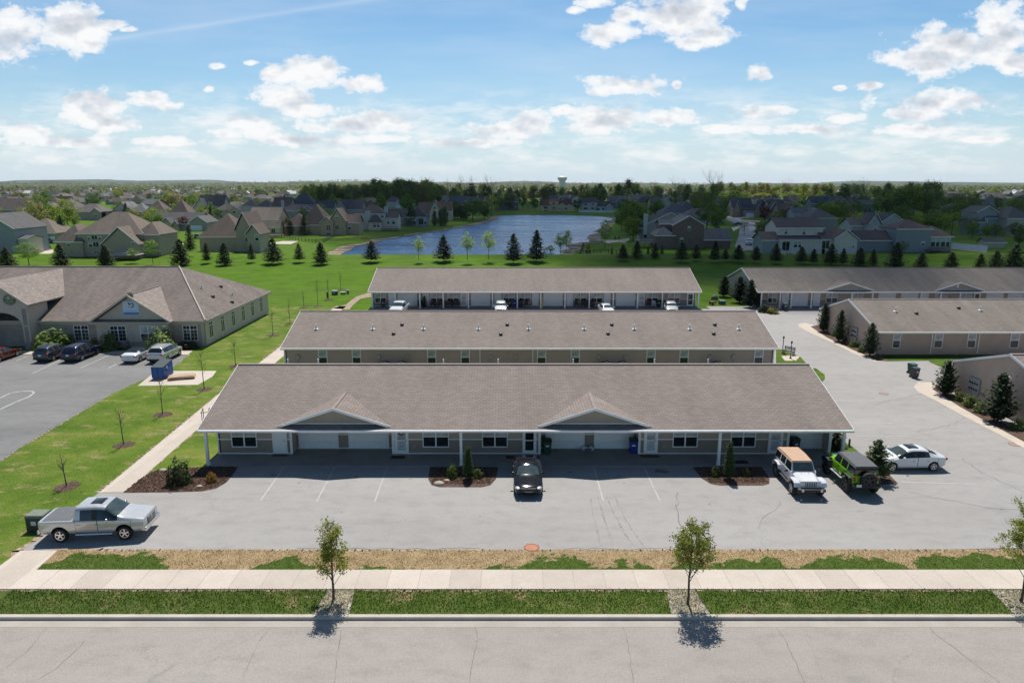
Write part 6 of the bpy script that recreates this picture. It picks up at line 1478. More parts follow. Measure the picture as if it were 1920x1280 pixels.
HS('house with broad brown roof behind the blue-grey low house at the pond', 412, [(784,812,405,379,'gx',0,14)], TAN, (.15,.12,.11), [(800,406,410,4,0)])
HS('tan stucco house with dark red roof across the pond', 396.5, [(1014,1033,386,374,'gx',0,10),(1030,1047,379,374,'gx',.5,8),(1044,1064,388,381,'gy',-1.5,6),(1058,1076,389,383,'gy',-2,7),(1046,1072,386,375,'gx',1,10)], (.56,.45,.27), (.14,.07,.065), [(1023,387,392,8,0),(1038,380,384,4,.5),(1038,388,392,4,.5),(1048,388,393,2,-1.5),(1052,388,393,2,-1.5),(1061,389,393,4,-2),(1024,394,396,8,0)])
HS('pale grey two-storey house across the pond behind the white fence', 396, [(1088,1119,381,371,'gx',0,10),(1117,1148,388,377,'gx',0,9),(1136,1148,388,382,'gy',-1.5,4)], (.44,.45,.44), RDK, [(1098,382,385,5,0),(1111,382,385,4,0),(1098,389,393,7,0),(1111,389,393,5,0),(1122,390,395,4,0),(1131,390,394,4,0)])
HS('blue craftsman house with white gable brackets, right of the pale grey pond house', 391, [(1142,1176,379,367,'gx',1,11),(1154,1170,379,370,'gy',-1,6)], (.20,.26,.36), RGR, [(1148,380,386,4,1),(1162,381,386,7,-1)])
HS('grey gabled house with chimney and white deck right of the pond', 453, [(1213,1297,420,399,'gy',0,13),(1200,1216,428,418,'gx',1,6)], (.34,.34,.34), RDK, [(1211,433,446,7,1),(1236,424,432,3,0)], chims=((1209,402,440,7,.2),))
HS('dark brick house with steep gable and long low garage wing behind the berm spruces', 466.5, [(1260,1318,423,405,'gy',0,12),(1227,1262,441,424,'hip',-1,8),(1303,1371,450,428,'gx',1,9),(1240,1262,421,412,'gx',3,6)], (.2,.12,.09), (.17,.175,.19), [(1290,424,432,4,0),(1277,446,453,5,0)], wall=M_hb)
HS('white two-storey house with brown roof and wooden deck stairs', 479, [(1462,1548,431,412,'gx',3,10),(1460,1546,452,443,'gx',0,6.5),(1540,1562,451,434,'gx',0,8),(1558,1600,450,433,'gy',-1.5,9),(1431,1462,453,437,'gx',1,8,M_hw,(.30,.36,.38))], (.58,.59,.58), (.155,.13,.125), [(1478,434,443,6,3),(1512,433,444,6,3),(1472,455,472,13,0),(1490,456,466,7,0),(1498,456,466,5,0),(1546,453,468,14,0),(1593,459,466,3,-1.5)])
HS('blue two-storey house with low wing, sunroom and dark deck at right', 473, [(1674,1738,429,411,'hip',-1,9.5),(1613,1676,451,432,'gx',1,9),(1735,1786,444,424,'hip',1,8)], (.235,.28,.345), (.14,.115,.12), [(1725,452,459,6,-1),(1751,446,462,8,1),(1760,446,462,6,1),(1770,446,462,8,1),(1779,446,462,6,1)])
HS('pale blue house with two sharp white-edged gables behind the blue two-storey house', 446, [(1645,1697,420,401,'gy',0,11),(1622,1644,420,400,'gy',-2,8),(1600,1650,424,409,'gx',2,10)], (.36,.40,.45), RDK, [(1634,425,432,4,-2),(1636,437,443,4,-2)])
HS('blue house with white-edged gable near the right edge', 440, [(1830,1868,399,387,'gy',1,10),(1843,1892,409,395,'hip',0,11),(1818,1842,416,409,'gx',-1,8)], (.25,.30,.37), RGR, [(1846,412,420,4,0),(1824,420,428,6,-1)])
HS('large house with white gabled sunroom at the right edge', 442, [(1888,1935,410,388,'hip',1,12),(1886,1913,429,419,'gy',-3,5)], (.38,.38,.36), RGR, [(1890,429,440,4,-3),(1898,429,440,4,-3),(1906,429,440,4,-3),(1917,429,440,5,1)])
HS('small pale garden shed with grey roof near the right edge', 465.5, [(1845,1883,454,445,'gx',0,3.2)], (.45,.42,.36), RGR)
HS('long grey ranch house with white double garage and three front gables at left', 433, [(275,372,420,398,'gx',2,12),(305,323,420,408,'gy',0,5),(326,334,420,414,'gy',0,4),(359,391,417,405,'gy',-1,12)], (.34,.345,.36), RGR, [(313,423,429,4,0),(371,408,413,3,-1)], [(361,381,-1)])
HS('dark brown hip-roofed house left of the long ranch house', 412, [(268,312,401,375,'hip',0,13),(310,352,404,374,'hip',2,13)], (.33,.29,.25), (.21,.165,.145))
HS('grey hip-roofed house with a white-trimmed gable, upper left behind round green trees', 413, [(97,140,393,373,'hip',2,14),(138,192,397,382,'hip',0,12),(174,192,398,390,'gy',-1,5)], GRY, (.19,.165,.165), [(183,401,406,4,-1)])
HS('brown-roofed house cut by the left edge, upper of two', 402, [(-40,56,393,372,'gx',0,13)], (.30,.32,.35), (.20,.165,.15))
HS('dark hip-roofed house far left with a dark green tree before it', 393, [(58,112,384,369,'hip',0,14)], TAN, (.16,.13,.13))
HS('pale grey house with steep roofs at upper left, behind the tall dark spruce', 411, [(213,250,395,379,'gy',0,12),(240,275,398,382,'hip',1,12)], (.50,.50,.48), (.23,.23,.235), [(232,396,402,4,0)])
HS('white gabled house with dark roof among the upper left roofs', 402, [(364,392,391,372,'gy',0,12),(388,402,394,379,'gy',-2,7),(370,418,388,366,'gx',2,11)], (.55,.55,.54), RDK, [(376,390,395,3,0),(394,394,399,3,-2)])
HS('grey hip-roofed house right of the white gabled house, upper left', 400, [(414,462,389,378,'hip',0,13)], (.42,.42,.40), (.24,.22,.21))
HS('white two-storey house with dark door, upper left above the cream house', 402, [(452,482,387,374,'hip',1,11),(480,512,388,375,'hip',0,11),(505,514,390,382,'gy',-1.5,5)], (.62,.63,.62), (.19,.165,.16), [(488,389,393,3,0),(498,389,393,3,0),(489,396,401,3,0),(500,396,401,4,0)])
HS('greenish-grey two-storey house with gable behind the dark brown house', 418, [(520,588,395,383,'hip',0,13),(565,578,395,388,'gy',-1,5)], (.34,.34,.31), (.16,.145,.15), [(549,397,400,4,0),(571,396,401,4,-1),(578,397,401,4,0)])
HS('dark purple-brown roofed house above the greenish-grey house', 404, [(512,545,388,370,'gx',0,13)], (.3,.27,.25), (.125,.095,.105), chims=((532,376,392,5,-.5),))
HS('blue-black many-gabled house by the woods, left of the pond', 400, [(545,590,384,362,'hip',0,13),(590,625,392,376,'gx',2,11)], (.30,.30,.32), (.10,.105,.135))
HS('shaded dark-roofed gabled house with white bargeboards behind the white chimney house', 405, [(635,680,393,374,'gx',0,12),(628,650,394,377,'gy',-2,8)], (.36,.36,.36), (.125,.12,.135), [(640,392,397,3,-2)])
HS('white garage gable with dark roof by the woods behind the pond houses', 390, [(722,752,379,368,'hip',0,11),(740,753,382,375,'gy',-1.5,6)], (.60,.60,.58), RDK, [], [(743,750,-1.5)])
HS('dark blue-roofed house with pale dormer right of the cream gabled house', 397, [(843,880,383,368,'gx',0,12),(868,880,385,376,'gy',-2,6)], (.36,.37,.38), (.10,.115,.15), [(873,386,391,3,-2)])
HS('low dark house with white gable dormer across the pond, half hidden by trees', 394, [(932,972,379,371,'gx',0,11),(926,938,375,369,'gy',-1,6)], (.16,.16,.17), RDK, [(961,387,391,5,0),(967,387,391,3,0)], chims=((919,367,374,3,0),))
HS('dark house with white trimmed dormer behind the tan stucco house', 388, [(1030,1075,375,366,'gx',0,12),(1045,1058,375,368,'gy',-2,6)], (.30,.30,.31), (.11,.11,.13), [(1052,372,375,4,-2)])
HS('brown brick house with tall roof right of the blue craftsman house', 395, [(1194,1216,381,369,'hip',0,12),(1210,1232,380,369,'gx',2,10)], (.30,.23,.18), RDK)
HS('pale gabled house end behind the grey gabled house with chimney', 400, [(1236,1262,386,371,'gy',0,12),(1220,1240,383,370,'gx',2,10)], (.42,.43,.40), RGR)
HS('dark hip-roofed house directly behind the steep brick gable', 414, [(1240,1300,400,382,'hip',0,14),(1275,1310,397,378,'hip',4,12)], (.26,.27,.29), (.13,.135,.155))
HS('white-gabled small house among trees up the shaded street', 386, [(1300,1312,378,371,'gy',0,8),(1311,1332,380,369,'gy',-1,9),(1296,1330,375,366,'gx',3,9)], (.55,.56,.55), (.12,.105,.115), [(1304,378,382,4,0),(1317,379,384,7,-1)])
HS('blue-grey house with dark roof left of the shaded street', 397, [(1338,1372,382,371,'hip',0,13)], (.33,.38,.42), (.105,.12,.145), [(1344,389,396,5,0)])
HS('dark roofed house with tan gables and dark double garage at the top of the street', 407, [(1375,1412,391,371,'gx',2,12),(1393,1418,396,383,'gx',0,9),(1378,1386,391,377,'gy',0,6),(1414,1424,396,384,'gy',-2,8),(1420,1442,400,374,'hip',-1,12)], (.34,.29,.22), (.095,.10,.12), [], [(1399,1413,0)])
HS('dark steep-roofed house with white bargeboard above the dark red tree', 411, [(1440,1462,397,378,'gy',0,11),(1446,1475,393,375,'gx',3,12)], (.33,.33,.34), (.12,.105,.11))
HS('dark brown house with two sharp gables right of the dark red tree', 415, [(1462,1490,399,381,'gx',1,12),(1470,1484,402,388,'gy',-2,8)], (.22,.18,.17), (.12,.095,.095))
HS('blue house with white chevron gable behind the white two-storey house', 425, [(1490,1532,402,390,'gx',1,12),(1515,1532,399,390,'gy',0,8)], (.26,.31,.38), (.13,.15,.175))
HS('grey-brown pyramid-roofed house between the white and blue two-storey houses', 432, [(1515,1568,409,391,'hip',0,14)], (.30,.30,.31), (.165,.15,.15))
HS('dark house with white-bracketed gable in the upper right rows', 396, [(1522,1566,382,369,'gx',1,12),(1544,1564,386,372,'gy',-1,9)], (.17,.19,.24), (.085,.095,.125), [(1552,384,389,3,-1)])
HS('dark gabled house with white garage front in the upper right rows', 401, [(1566,1590,388,373,'gy',0,11),(1580,1604,386,374,'gx',2,10),(1575,1585,394,387,'gy',-2,5)], (.20,.20,.22), (.095,.10,.12), [], [(1576,1585,-2)])
HS('dark blue two-storey house with white balcony in the upper right rows', 398, [(1612,1640,383,375,'gx',0,11)], (.17,.21,.27), (.12,.135,.165), [(1620,384,388,4,0),(1633,384,388,4,0),(1622,391,397,6,0),(1631,391,397,5,0)])
HS('grey house with pale gable left of the big dark trees, upper right', 391, [(1630,1664,379,371,'gx',0,12),(1628,1642,380,370,'gy',-1,6)], (.38,.40,.43), (.19,.20,.22), [(1655,382,386,5,0)])
HS('dark house with white porch posts behind the pool, upper right', 402, [(1760,1800,389,377,'gx',1,12),(1766,1782,395,389,'gy',-1,6)], (.21,.19,.19), (.125,.145,.175), [(1770,395,401,5,-1),(1776,395,401,3,-1),(1786,394,401,4,1),(1792,394,401,3,1)])
HS('dark blue roofed house with pale gable end, upper right edge rows', 392, [(1820,1862,381,373,'gx',0,12),(1845,1853,386,380,'gy',-1,5)], (.30,.32,.36), (.115,.125,.155))
HS('blue-roofed house with white-edged gables at the upper right edge', 388, [(1866,1900,377,372,'gx',0,12),(1872,1895,379,372,'gy',-1,8)], (.27,.31,.37), (.13,.145,.17))
# generic houses farther out: a few kinds, copied with their parts
def proto(kind):
    t = thing('house', 'x', 'house', (0,0,-500), 0)
    wc, rc = WHI, RGR
    if kind == 0: hblock(t,-8,8,0,12,5.4,3.6,'hip',M_hw,wc,rc,False); hblock(t,1.5,7,-2,5,5.2,2.6,'gy',M_hw,wc,rc); hblock(t,-14,-7.9,1,9,3,2.6,'gx',M_hw,wc,rc,False)
    if kind == 1: hblock(t,-7,7,0,10,5.4,3.4,'gx',M_hw,wc,rc); hblock(t,6.9,14,-2,7,2.9,2.8,'gy',M_hw,wc,rc)
    if kind == 2: hblock(t,-10,10,0,13,3.1,4.6,'hip',M_hw,wc,rc,False); hblock(t,-8,-2,-2,6,3.1,2.6,'gy',M_hw,wc,rc)
    if kind == 3: hblock(t,-5,5,0,13,5.6,3.6,'gy',M_hw,wc,rc); hblock(t,4.9,12,2,11,3.0,2.8,'gx',M_hw,wc,rc,False); hblock(t,-9,-4.9,3,11,5.4,2.6,'gx',M_hw,wc,rc,False)
    X = [(-4,3.4),(4,3.4),(-4,.9),(-1,.9)] if kind in (0,1) else [(-5,.9),(4,.9),(7,.9)] if kind == 2 else [(-2,3.5),(2,3.5),(-2,.9),(2,.9)]
    for x, z in X:
        y = -2.004 if (kind == 0 and 1.5 < x < 7) or (kind == 2 and -8 < x < -2) else -.004
        window(t, x, y, z, 1.4, 1.4, 'slide')
    if kind in (1,3): MB().box(-3.4,-2.4,7,8,5,10.3).build('chimney', M_chim, t)
    garage(t, {0:-11,1:10.5,2:7.5,3:8.5}[kind], {0:.996,1:-2.004,2:-.004,3:1.996}[kind], .02, 4.8 if kind != 2 else 2.6, 2.2)
    return t
protos = [proto(k) for k in range(4)]; used = [False]*4
def place_house(px, pb, label, kind, rz, wc, rc, sc=1.0):
    p = G(px, pb, 0); o = protos[kind]
    if used[kind]: o = dup(o)
    used[kind] = True
    o.location = (p.x, p.y, gz(p.x,p.y)); o.rotation_euler = (0,0,rz); o.scale = (sc,)*3
    o['label'] = label; o['group'] = 'houses in the far rows'
    for c in o.children:
        if c.name.startswith('wall'): c.color = (*wc,1)
        if c.name.startswith('roof'): c.color = (*rc,1)
    return o
walls_ = {'white':(.60,.60,.58),'grey':(.38,.38,.38),'tan':(.44,.37,.29),'blue-grey':(.30,.36,.43),'brick':(.27,.17,.13),'cream':(.58,.52,.40)}
roofs_ = {'black':(.095,.098,.11),'grey':(.17,.168,.17),'brown':(.155,.12,.10),'tan':(.23,.195,.165)}
spots = []
def rowh(y, x0, x1, step, jit=.3):
    x = x0
    while x < x1: spots.append((x+RH.uniform(-jit,jit)*step, y+RH.uniform(-.9,.9)*max(.5,(y-360)*.05), step)); x += step
rowh(390,12,210,62); rowh(383,0,560,44); rowh(377,0,560,35); rowh(371.5,0,540,28); rowh(367,0,520,26); rowh(363.5,0,500,30)
rowh(393,640,730,38); rowh(385,640,700,30); rowh(386,790,930,44)
rowh(385,1180,1300,36); rowh(381,1180,1330,34); rowh(390,1480,1530,26); rowh(386,1440,1560,28); rowh(381,1420,1640,26)
rowh(385,1720,1940,34); rowh(379,1780,1940,34); rowh(372,1740,1940,28); rowh(366,1700,1940,30); rowh(371,1080,1330,40); rowh(366,1100,1350,36)
rowh(398,1700,1765,34); rowh(404,30,100,64); rowh(396,270,470,56); rowh(404,565,640,52); rowh(412,420,470,60); rowh(391,560,640,40); rowh(420,1300,1340,50); rowh(398,1480,1640,44); rowh(408,1560,1640,50); rowh(410,1760,1830,50); rowh(392,1850,1940,44); rowh(390,1080,1190,46)
notable = [o for o in bpy.data.objects if o.get('group') == 'houses beyond the lawn']
occ = [(o.location.x, o.location.y) for o in notable]
spots = sorted(spots); nh = {}
tmp = []
for (x, y, st) in spots:
    p = G(x, y, 0)
    if any(abs(p.x-a) < 17 and abs(p.y-b) < 19 for a, b in occ) or pond_d(p.x, p.y) > -14: continue
    occ.append((p.x,p.y))
    shaded = in_poly(p.x, p.y, SH)
    w = RH.choice(list(walls_)) ; r = RH.choice(['black','black','grey','brown'] if x > 500 else ['grey','brown','tan','black'])
    tmp.append((x,y,w,r,RH.randrange(4),RH.choice([0,0,PI,PI/2,-PI/2])+RH.uniform(-.35,.35),RH.uniform(.85,1.1)))
cnt = {}
for (x,y,w,r,k,rz,sc) in sorted(tmp):
    zone = ('left of the pond' if x < 660 else 'behind the pond' if x < 1330 else 'right of the pond') 
    dist = 'nearer' if y > 384 else 'middle' if y > 374.5 else 'farthest'
    key = (w,r,zone,dist); cnt[key] = cnt.get(key,0)+1
    place_house(x,y,f'{w} house with {r} roof, {dist} rows {zone}, {ordw(cnt[key])} from left',k,rz,walls_[w],roofs_[r],sc)
for k in range(4):
    if not used[k]:
        for c in list(protos[k].children_recursive): bpy.data.objects.remove(c)
        bpy.data.objects.remove(protos[k])

# ---------------------------------------------------------------- trees among and beyond the houses
cols = {'yellow-green':(.25,.29,.045),'fresh green':(.14,.215,.035),'dark green':(.105,.165,.05),'olive':(.19,.185,.075),'pale tan-green':(.26,.235,.11)}
trees = []
def tr(px, pb, h, kind, cn, w=None, zone=''): trees.append((px,pb,h,kind,cn,w,zone))
for a,b,h,k,cn in ((72,447,13,'round','pale tan-green'),(40,452,10,'round','pale tan-green'),(60,418,11,'light','fresh green'),(83,432,13,'round','fresh green'),(128,424,12,'round','yellow-green'),(110,440,11,'upright','yellow-green'),(118,452,9,'spruce','dark green'),(88,402,15,'upright','dark green'),(130,408,10,'round','fresh green'),(350,408,14,'upright','fresh green'),(383,420,8,'round','yellow-green'),(396,418,12,'spruce','dark green'),(408,412,7,'round','fresh green'),
  (540,402,11,'round','dark green'),(560,396,11,'round','dark green'),(572,398,14,'round','yellow-green'),(550,407,8,'round','yellow-green'),(625,392,12,'round','fresh green'),(638,398,10,'round','yellow-green'),(655,392,14,'upright','dark green'),(680,390,10,'round','yellow-green'),(695,388,12,'upright','fresh green'),(715,402,15,'upright','fresh green'),(765,401,15,'upright','fresh green'),(755,392,12,'upright','dark green'),(535,395,13,'spruce','dark green'),
  (853,410,18,'round','dark green'),(858,395,14,'round','dark green'),(886,414,21,'round','dark green'),(898,404,18,'round','dark green'),(908,412,11,'round','dark green'),(922,405,15,'light','yellow-green'),(932,396,14,'round','dark green'),(955,394,14,'round','dark green'),(912,400,12,'light','olive'),(990,394,9,'light','fresh green'),(1002,396,10,'round','dark green'),(980,392,14,'upright','dark green'),(1082,396,10,'round','dark green'),(1100,378,11,'round','fresh green'),(1125,378,12,'round','dark green'),
  (1180,440,25,'upright','fresh green'),(1192,438,22,'upright','dark green'),(1176,420,16,'round','fresh green'),(1200,422,14,'round','fresh green'),(1187,452,12,'round','fresh green'),(1212,402,10,'light','pale tan-green'),(1228,404,16,'round','fresh green'),(1325,428,22,'round','dark green'),(1343,436,20,'upright','fresh green'),(1320,400,14,'round','dark green'),(1360,404,12,'round','fresh green'),(1333,412,16,'round','dark green'),(1385,402,12,'spruce','dark green'),(1452,432,9,'round','olive'),
  (1608,440,13,'light','yellow-green'),(1600,428,12,'light','olive'),(1605,404,17,'round','fresh green'),(1618,395,13,'round','dark green'),(1645,402,12,'round','fresh green'),(1660,408,22,'round','dark green'),(1680,412,24,'upright','dark green'),(1700,412,26,'round','fresh green'),(1712,404,24,'round','dark green'),(1738,412,28,'round','dark green'),(1755,418,20,'light','dark green'),(1735,400,26,'round','dark green'),(1690,395,24,'light','olive'),(1765,424,12,'round','dark green'),(1800,436,16,'light','fresh green'),(1815,440,12,'light','fresh green'),(1790,418,14,'round','dark green'),(1803,408,16,'round','dark green'),(1815,412,14,'round','fresh green'),(1870,395,11,'round','dark green'),(1910,462,8,'upright','dark green'),(1830,388,13,'spruce','dark green'),(1780,428,11,'round','dark green')):
    tr(a,b,(h*.72 if 1655 < a < 1745 else h*.55 if h > 15 else h if a < 150 else h*.7 if h > 11 and b > 415 else h*.9),k,cn,None,'near')
for a,b,h in ((826,424,7.5),(831,423,8),(835,422,8.5),(815,424,7),(838,412,9),(843,411,9),(848,410,9),(853,409,9),(858,409,8.5),(864,410,8),(868,412,7.5),(873,413,8),(540,440,6.5),(545,441,6),(531,439,7)): tr(a,b,h,'column','dark green',2.6,'shore')
tr(771,424,11,'spruce','dark green',None,'near'); tr(571,441,8,'spruce','dark green',None,'near'); tr(582,440,6,'spruce','dark green',None,'near')
for a,b,h,k,cn in ((1705,432,8,'round','dark green'),(1720,436,7,'round','fresh green'),(1745,436,9,'round','dark green'),(1758,434,8,'upright','dark green'),(1770,438,8,'round','fresh green'),(1784,440,9,'light','yellow-green'),(1797,425,11,'round','dark green'),(1808,420,10,'upright','dark green'),(1822,446,6,'round','fresh green'),(1832,436,8,'round','dark green'),(1850,446,5,'round','fresh green'),(1866,444,5,'round','dark green'),(1880,452,5,'light','fresh green'),(1905,450,6,'round','dark green'),(1825,404,12,'round','dark green'),(1778,404,12,'round','fresh green'),(1752,408,13,'round','dark green'),(1900,404,11,'round','fresh green'),(1915,398,12,'round','dark green'),(1560,418,9,'round','fresh green'),(1575,412,11,'round','dark green'),(1590,416,10,'light','fresh green'),(1540,412,10,'round','dark green'),(1470,422,8,'round','olive'),(1350,420,10,'round','dark green'),(1395,440,6,'light','fresh green'),(1425,448,6,'round','dark green'),(1165,432,9,'round','fresh green'),(1172,410,11,'round','dark green')): tr(a,b,h,k,cn,None,'near')
# woods on the skyline
x = 572
while x < 830:
    for b in (376,379.5,383.5,388): tr(x+RV.uniform(-6,6), b+RV.uniform(-1,1), RV.uniform(15,23)*(1.12 if 690 < x < 810 else .92), 'woods' if RV.random() < .86 else 'bare', RV.choice(['dark green','dark green','dark green','olive','fresh green'] if x > 640 else ['olive','yellow-green','dark green']), None, 'woods')
    x += 10.5
x = 826
while x < 1340:
    for b in (371,377,382): 
        if RV.random() < .84: tr(x+RV.uniform(-7,7), b+RV.uniform(-1,1), RV.uniform(12,21), 'bare' if RV.random() < .30 else 'woods', RV.choice(['dark green','olive','dark green','fresh green','pale tan-green']), None, 'woods')
    x += 13
x = 1340
while x < 1560:
    for b in (366,370,374.5): tr(x+RV.uniform(-6,6), b+RV.uniform(-.8,.8), RV.uniform(17,23), 'woods', RV.choice(['yellow-green','pale tan-green','pale tan-green','olive','yellow-green'] if x > 1395 else ['olive','dark green']), None, 'woods')
    x += 14
x = 1560
while x < 1770:
    for b in (370,376,383): tr(x+RV.uniform(-8,8), b+RV.uniform(-1,1), RV.uniform(14,22), 'bare' if RV.random() < .2 else 'woods', RV.choice(['dark green','dark green','olive','fresh green']), None, 'woods')
    x += 20
for a,b,h,cn in ((872,380,25,'olive'),(886,379,24,'olive'),(918,380,25,'olive'),(1178,381,24,'dark green'),(1160,380,21,'dark green'),(1124,380,20,'dark green'),(1272,381,23,'olive'),(1336,381,30,'olive'),(1470,376,23,'olive'),(1600,380,21,'olive'),(1612,381,22,'olive'),(1660,379,18,'olive'),(1720,384,21,'olive'),(345,364,22,'olive'),(360,364,20,'olive'),(335,364,20,'olive')): tr(a,b,h,'bare' if cn == 'olive' else 'woods',cn,None,'tall')
x = 575
while x < 1790:
    tr(x+RV.uniform(-8,8), RV.uniform(368,379) if x > 830 else RV.uniform(378,387), RV.uniform(8,12), 'woods', RV.choice(['olive','dark green','dark green','fresh green'] if not 1390 < x < 1560 else ['olive','yellow-green']), RV.uniform(14,20), 'woods'); x += 15
# scattered garden trees
for _ in range(150):
    left = RV.random() < .62; px = RV.uniform(-20,560) if left else RV.choice([RV.uniform(1340,1950),RV.uniform(1180,1330),RV.uniform(1700,1950)])
    b = 361 + 38*RV.random()**1.5; 
    cn = RV.choice(['yellow-green','yellow-green','fresh green','pale tan-green','dark green','olive'] if left or px > 1740 and b < 378 else ['dark green','fresh green','dark green','olive','fresh green'])
    tr(px, b, RV.uniform(8,14), RV.choice(['round','light','upright','round']), cn, None, 'garden')
for _ in range(130):
    px = RV.choice([RV.uniform(-10,640),RV.uniform(1190,1560),RV.uniform(1560,1930)]); b = RV.uniform(384,436) if px < 640 else RV.uniform(384,418)
    p = G(px,b)
    if any(abs(p.x-a) < 9 and abs(p.y-c-5) < 10 for a,c in occ) or pond_d(p.x,p.y) > -12 or 1360 < px < 1440 and b > 403: continue
    tr(px, b, RV.uniform(6,10.5), RV.choice(['round','light','upright']), RV.choice(['yellow-green','fresh green','yellow-green','pale tan-green','fresh green'] if px < 560 else ['fresh green','dark green','fresh green','olive','yellow-green']), None, 'garden')
x = -10
while x < 560:
    tr(x+RV.uniform(-8,8), RV.uniform(357.5,361), RV.uniform(12,19), RV.choice(['woods','round','bare','light']), RV.choice(['yellow-green','olive','pale tan-green','fresh green']), None, 'garden'); x += 17
x = 1750
while x < 1950:
    tr(x+RV.uniform(-8,8), RV.uniform(358,364), RV.uniform(12,17), RV.choice(['woods','round','light']), RV.choice(['yellow-green','olive','fresh green']), None, 'garden'); x += 16
tr(1434,417,8,'round','dark red',None,'near'); tr(346,432,6,'round','dark red',None,'near'); cols['dark red'] = (.12,.018,.02)
kn = {'round':'round tree','light':'sparse tree','upright':'upright tree','woods':'woodland tree','bare':'bare tree','column':'columnar evergreen','spruce':'spruce'}
zn = {'near':'between houses','shore':'by pond houses','woods':'in skyline woods','tall':'above skyline woods','garden':'among far houses'}
cn_ = {}; kept = []
for e in sorted(trees):
    px,pb,h,k,cn,w,z = e; p = G(px,pb,0)
    if z in ('garden','woods') and (pond_d(p.x,p.y) > -8 or any(abs(p.x-a) < 9 and abs(p.y-b-6) < 9 for a,b in occ)): continue
    side = 'left of the pond' if px < 660 else 'behind the pond' if px < 1180 else 'right of the pond'
    key = (cn,k,z,side); cn_[key] = cn_.get(key,0)+1
    lb = f'{cn} {kn[k]} {zn[z]} {side}, {ordw(cn_[key])} from left'
    plant(k,p.x,p.y,gz(p.x,p.y),h,w,vc(cols[cn],.15),lb,'tree','trees '+zn[z])
# far woodland and roofs that read as one mass
def clumps():
    L = MB(); 
    for _ in range(5200):
        y = 1150*(6.2**RV.random()); x = RV.uniform(-1,1)*y*.86
        if y < 1900 and RV.random() < .4: continue
        h = RV.uniform(9,17); w = RV.uniform(8,26)*(y/2200)**.5; z = gz(x,y)
        for k in range(9): leaf_quad(L, Vector((x+RV.gauss(0,w*.4),y+RV.gauss(0,3),z+h*RV.uniform(.15,.9))), h*RV.uniform(.16,.34), (Vector((RV.gauss(0,.6),-.5,.7))).normalized(), .8)
    return L
o = stuff(clumps().build('distant_woodland', leafm('distant_leaf', (.115,.14,.04), .2, .8, .006), uv=False, fix=False))
g = MB()
for _ in range(620):
    y = 1150*(2.6**RV.random()); x = RV.uniform(-.85,.85)*y; w = RV.uniform(6,10); z = gz(x,y); M_ = Matrix.Translation((x,y,z)) @ Matrix.Rotation(RV.uniform(0,PI),4,'Z')
    g.ext([(-w,0),(w,0),(w,4.5),(0,9),(-w,4.5)], 'y', -5, 5, RV.choice([0,1,1]), M_)
stuff(g.build('distant_roofs', [plain('far_wall', (.5,.49,.46), .8), plain('far_roof', (.13,.125,.13), .9)], uv=False))
# rolling wooded hills on the horizon
g = MB(); n = 240; rows_ = []
for j, (yy_, hh) in enumerate(((6300,0),(6500,1.0),(7600,1.25))):
    rows_.append([( -8000+16000*i/n, yy_+120*math.sin(i*.3), 0 if not hh else hh*(26+10*math.sin(i*.11+1)+6*math.sin(i*.37)+RV.uniform(-2.5,2.5)+(16 if i < 95 else 2))) for i in range(n+1)])
for r in rows_: g.v += r
for j in range(2):
    for i in range(n): g.f.append([j*(n+1)+i,j*(n+1)+i+1,(j+1)*(n+1)+i+1,(j+1)*(n+1)+i]); g.m.append(0)
structure(g.build('hills', plain('wooded_hills', (.06,.085,.04), .95, var=.5, sc=.006), uv=False, fix=False))
# water tower on the skyline
wy = 1900; wx = (1054-960)/F*zd(wy); t = thing('water_tower','white pedestal water tower rising above the skyline woods','water tower',(wx,wy,0))
mt = plain('tower_paint', (.66,.68,.70), .5, var=.05)
MB().lathe([(8.2,0),(7.6,20),(7.8,26),(9.2,29)], 24).build('pedestal', mt, t, smooth=True, angle=40)
MB().lathe([(9.2,29),(12.5,33),(12.9,36.5),(11.5,38.5),(6,40.2),(0,40.6)], 28).build('tank', mt, t, smooth=True, angle=40)
MB().tube([(0,0,40.4),(0,0,43)], .45, 6).build('antenna', M_metal, t)
# fences, decks and garden things
def fence(name, label, pts, h, mat, kind, gap=2.4):
    P = [G(*q) for q in pts]; t = thing(name, label, 'fence', tuple(P[0])); o0 = P[0]
    L_ = []
    for i in range(len(P)-1):
        a, b = P[i]-o0, P[i+1]-o0; n = max(1,int((b-a).length/gap)); d = (b-a).normalized(); s = Vector((-d.y,d.x,0))
        for k in range(n+1):
            if k == 0 and i: continue
            q = a.lerp(b,k/n); MB().box(-.07,.07,-.07,.07,-.05,h+.08,0,Matrix.Translation(q)).build('post', mat, t)
        zs_ = [(.06,h)] if kind == 'panel' else [(h*.3-.06,h*.3+.06),(h*.62-.06,h*.62+.06),(h*.94-.06,h*.94+.06)]
        for z0, z1 in zs_:
            M_ = Matrix.Translation(a) @ Matrix.Rotation(math.atan2(d.y,d.x),4,'Z'); MB().box(0,(b-a).length,-.025,.025,z0,z1,0,M_).build('panel' if kind == 'panel' else 'rail', mat, t)
    return t
M_wood = plain('weathered_wood', (.13,.10,.08), .9, var=.3, sc=5); M_vinyl = plain('white_vinyl', (.66,.68,.70), .4, var=.05)
fence('vinyl_fence','white vinyl panel fence beside the blue house deck at right',[(1784,466),(1850,472)],1.75,M_vinyl,'panel')
fence('vinyl_fence','long low white fence on the far pond shore',[(1086,398.5),(1168,399)],1.5,M_vinyl,'panel',6)
fence('vinyl_fence','white pool fence among dark trees at upper right, farther of two',[(1766,408),(1808,411)],1.7,M_vinyl,'panel')
fence('vinyl_fence','white pool fence among dark trees at upper right, nearer of two',[(1733,417),(1756,420),(1800,419)],1.7,M_vinyl,'panel')
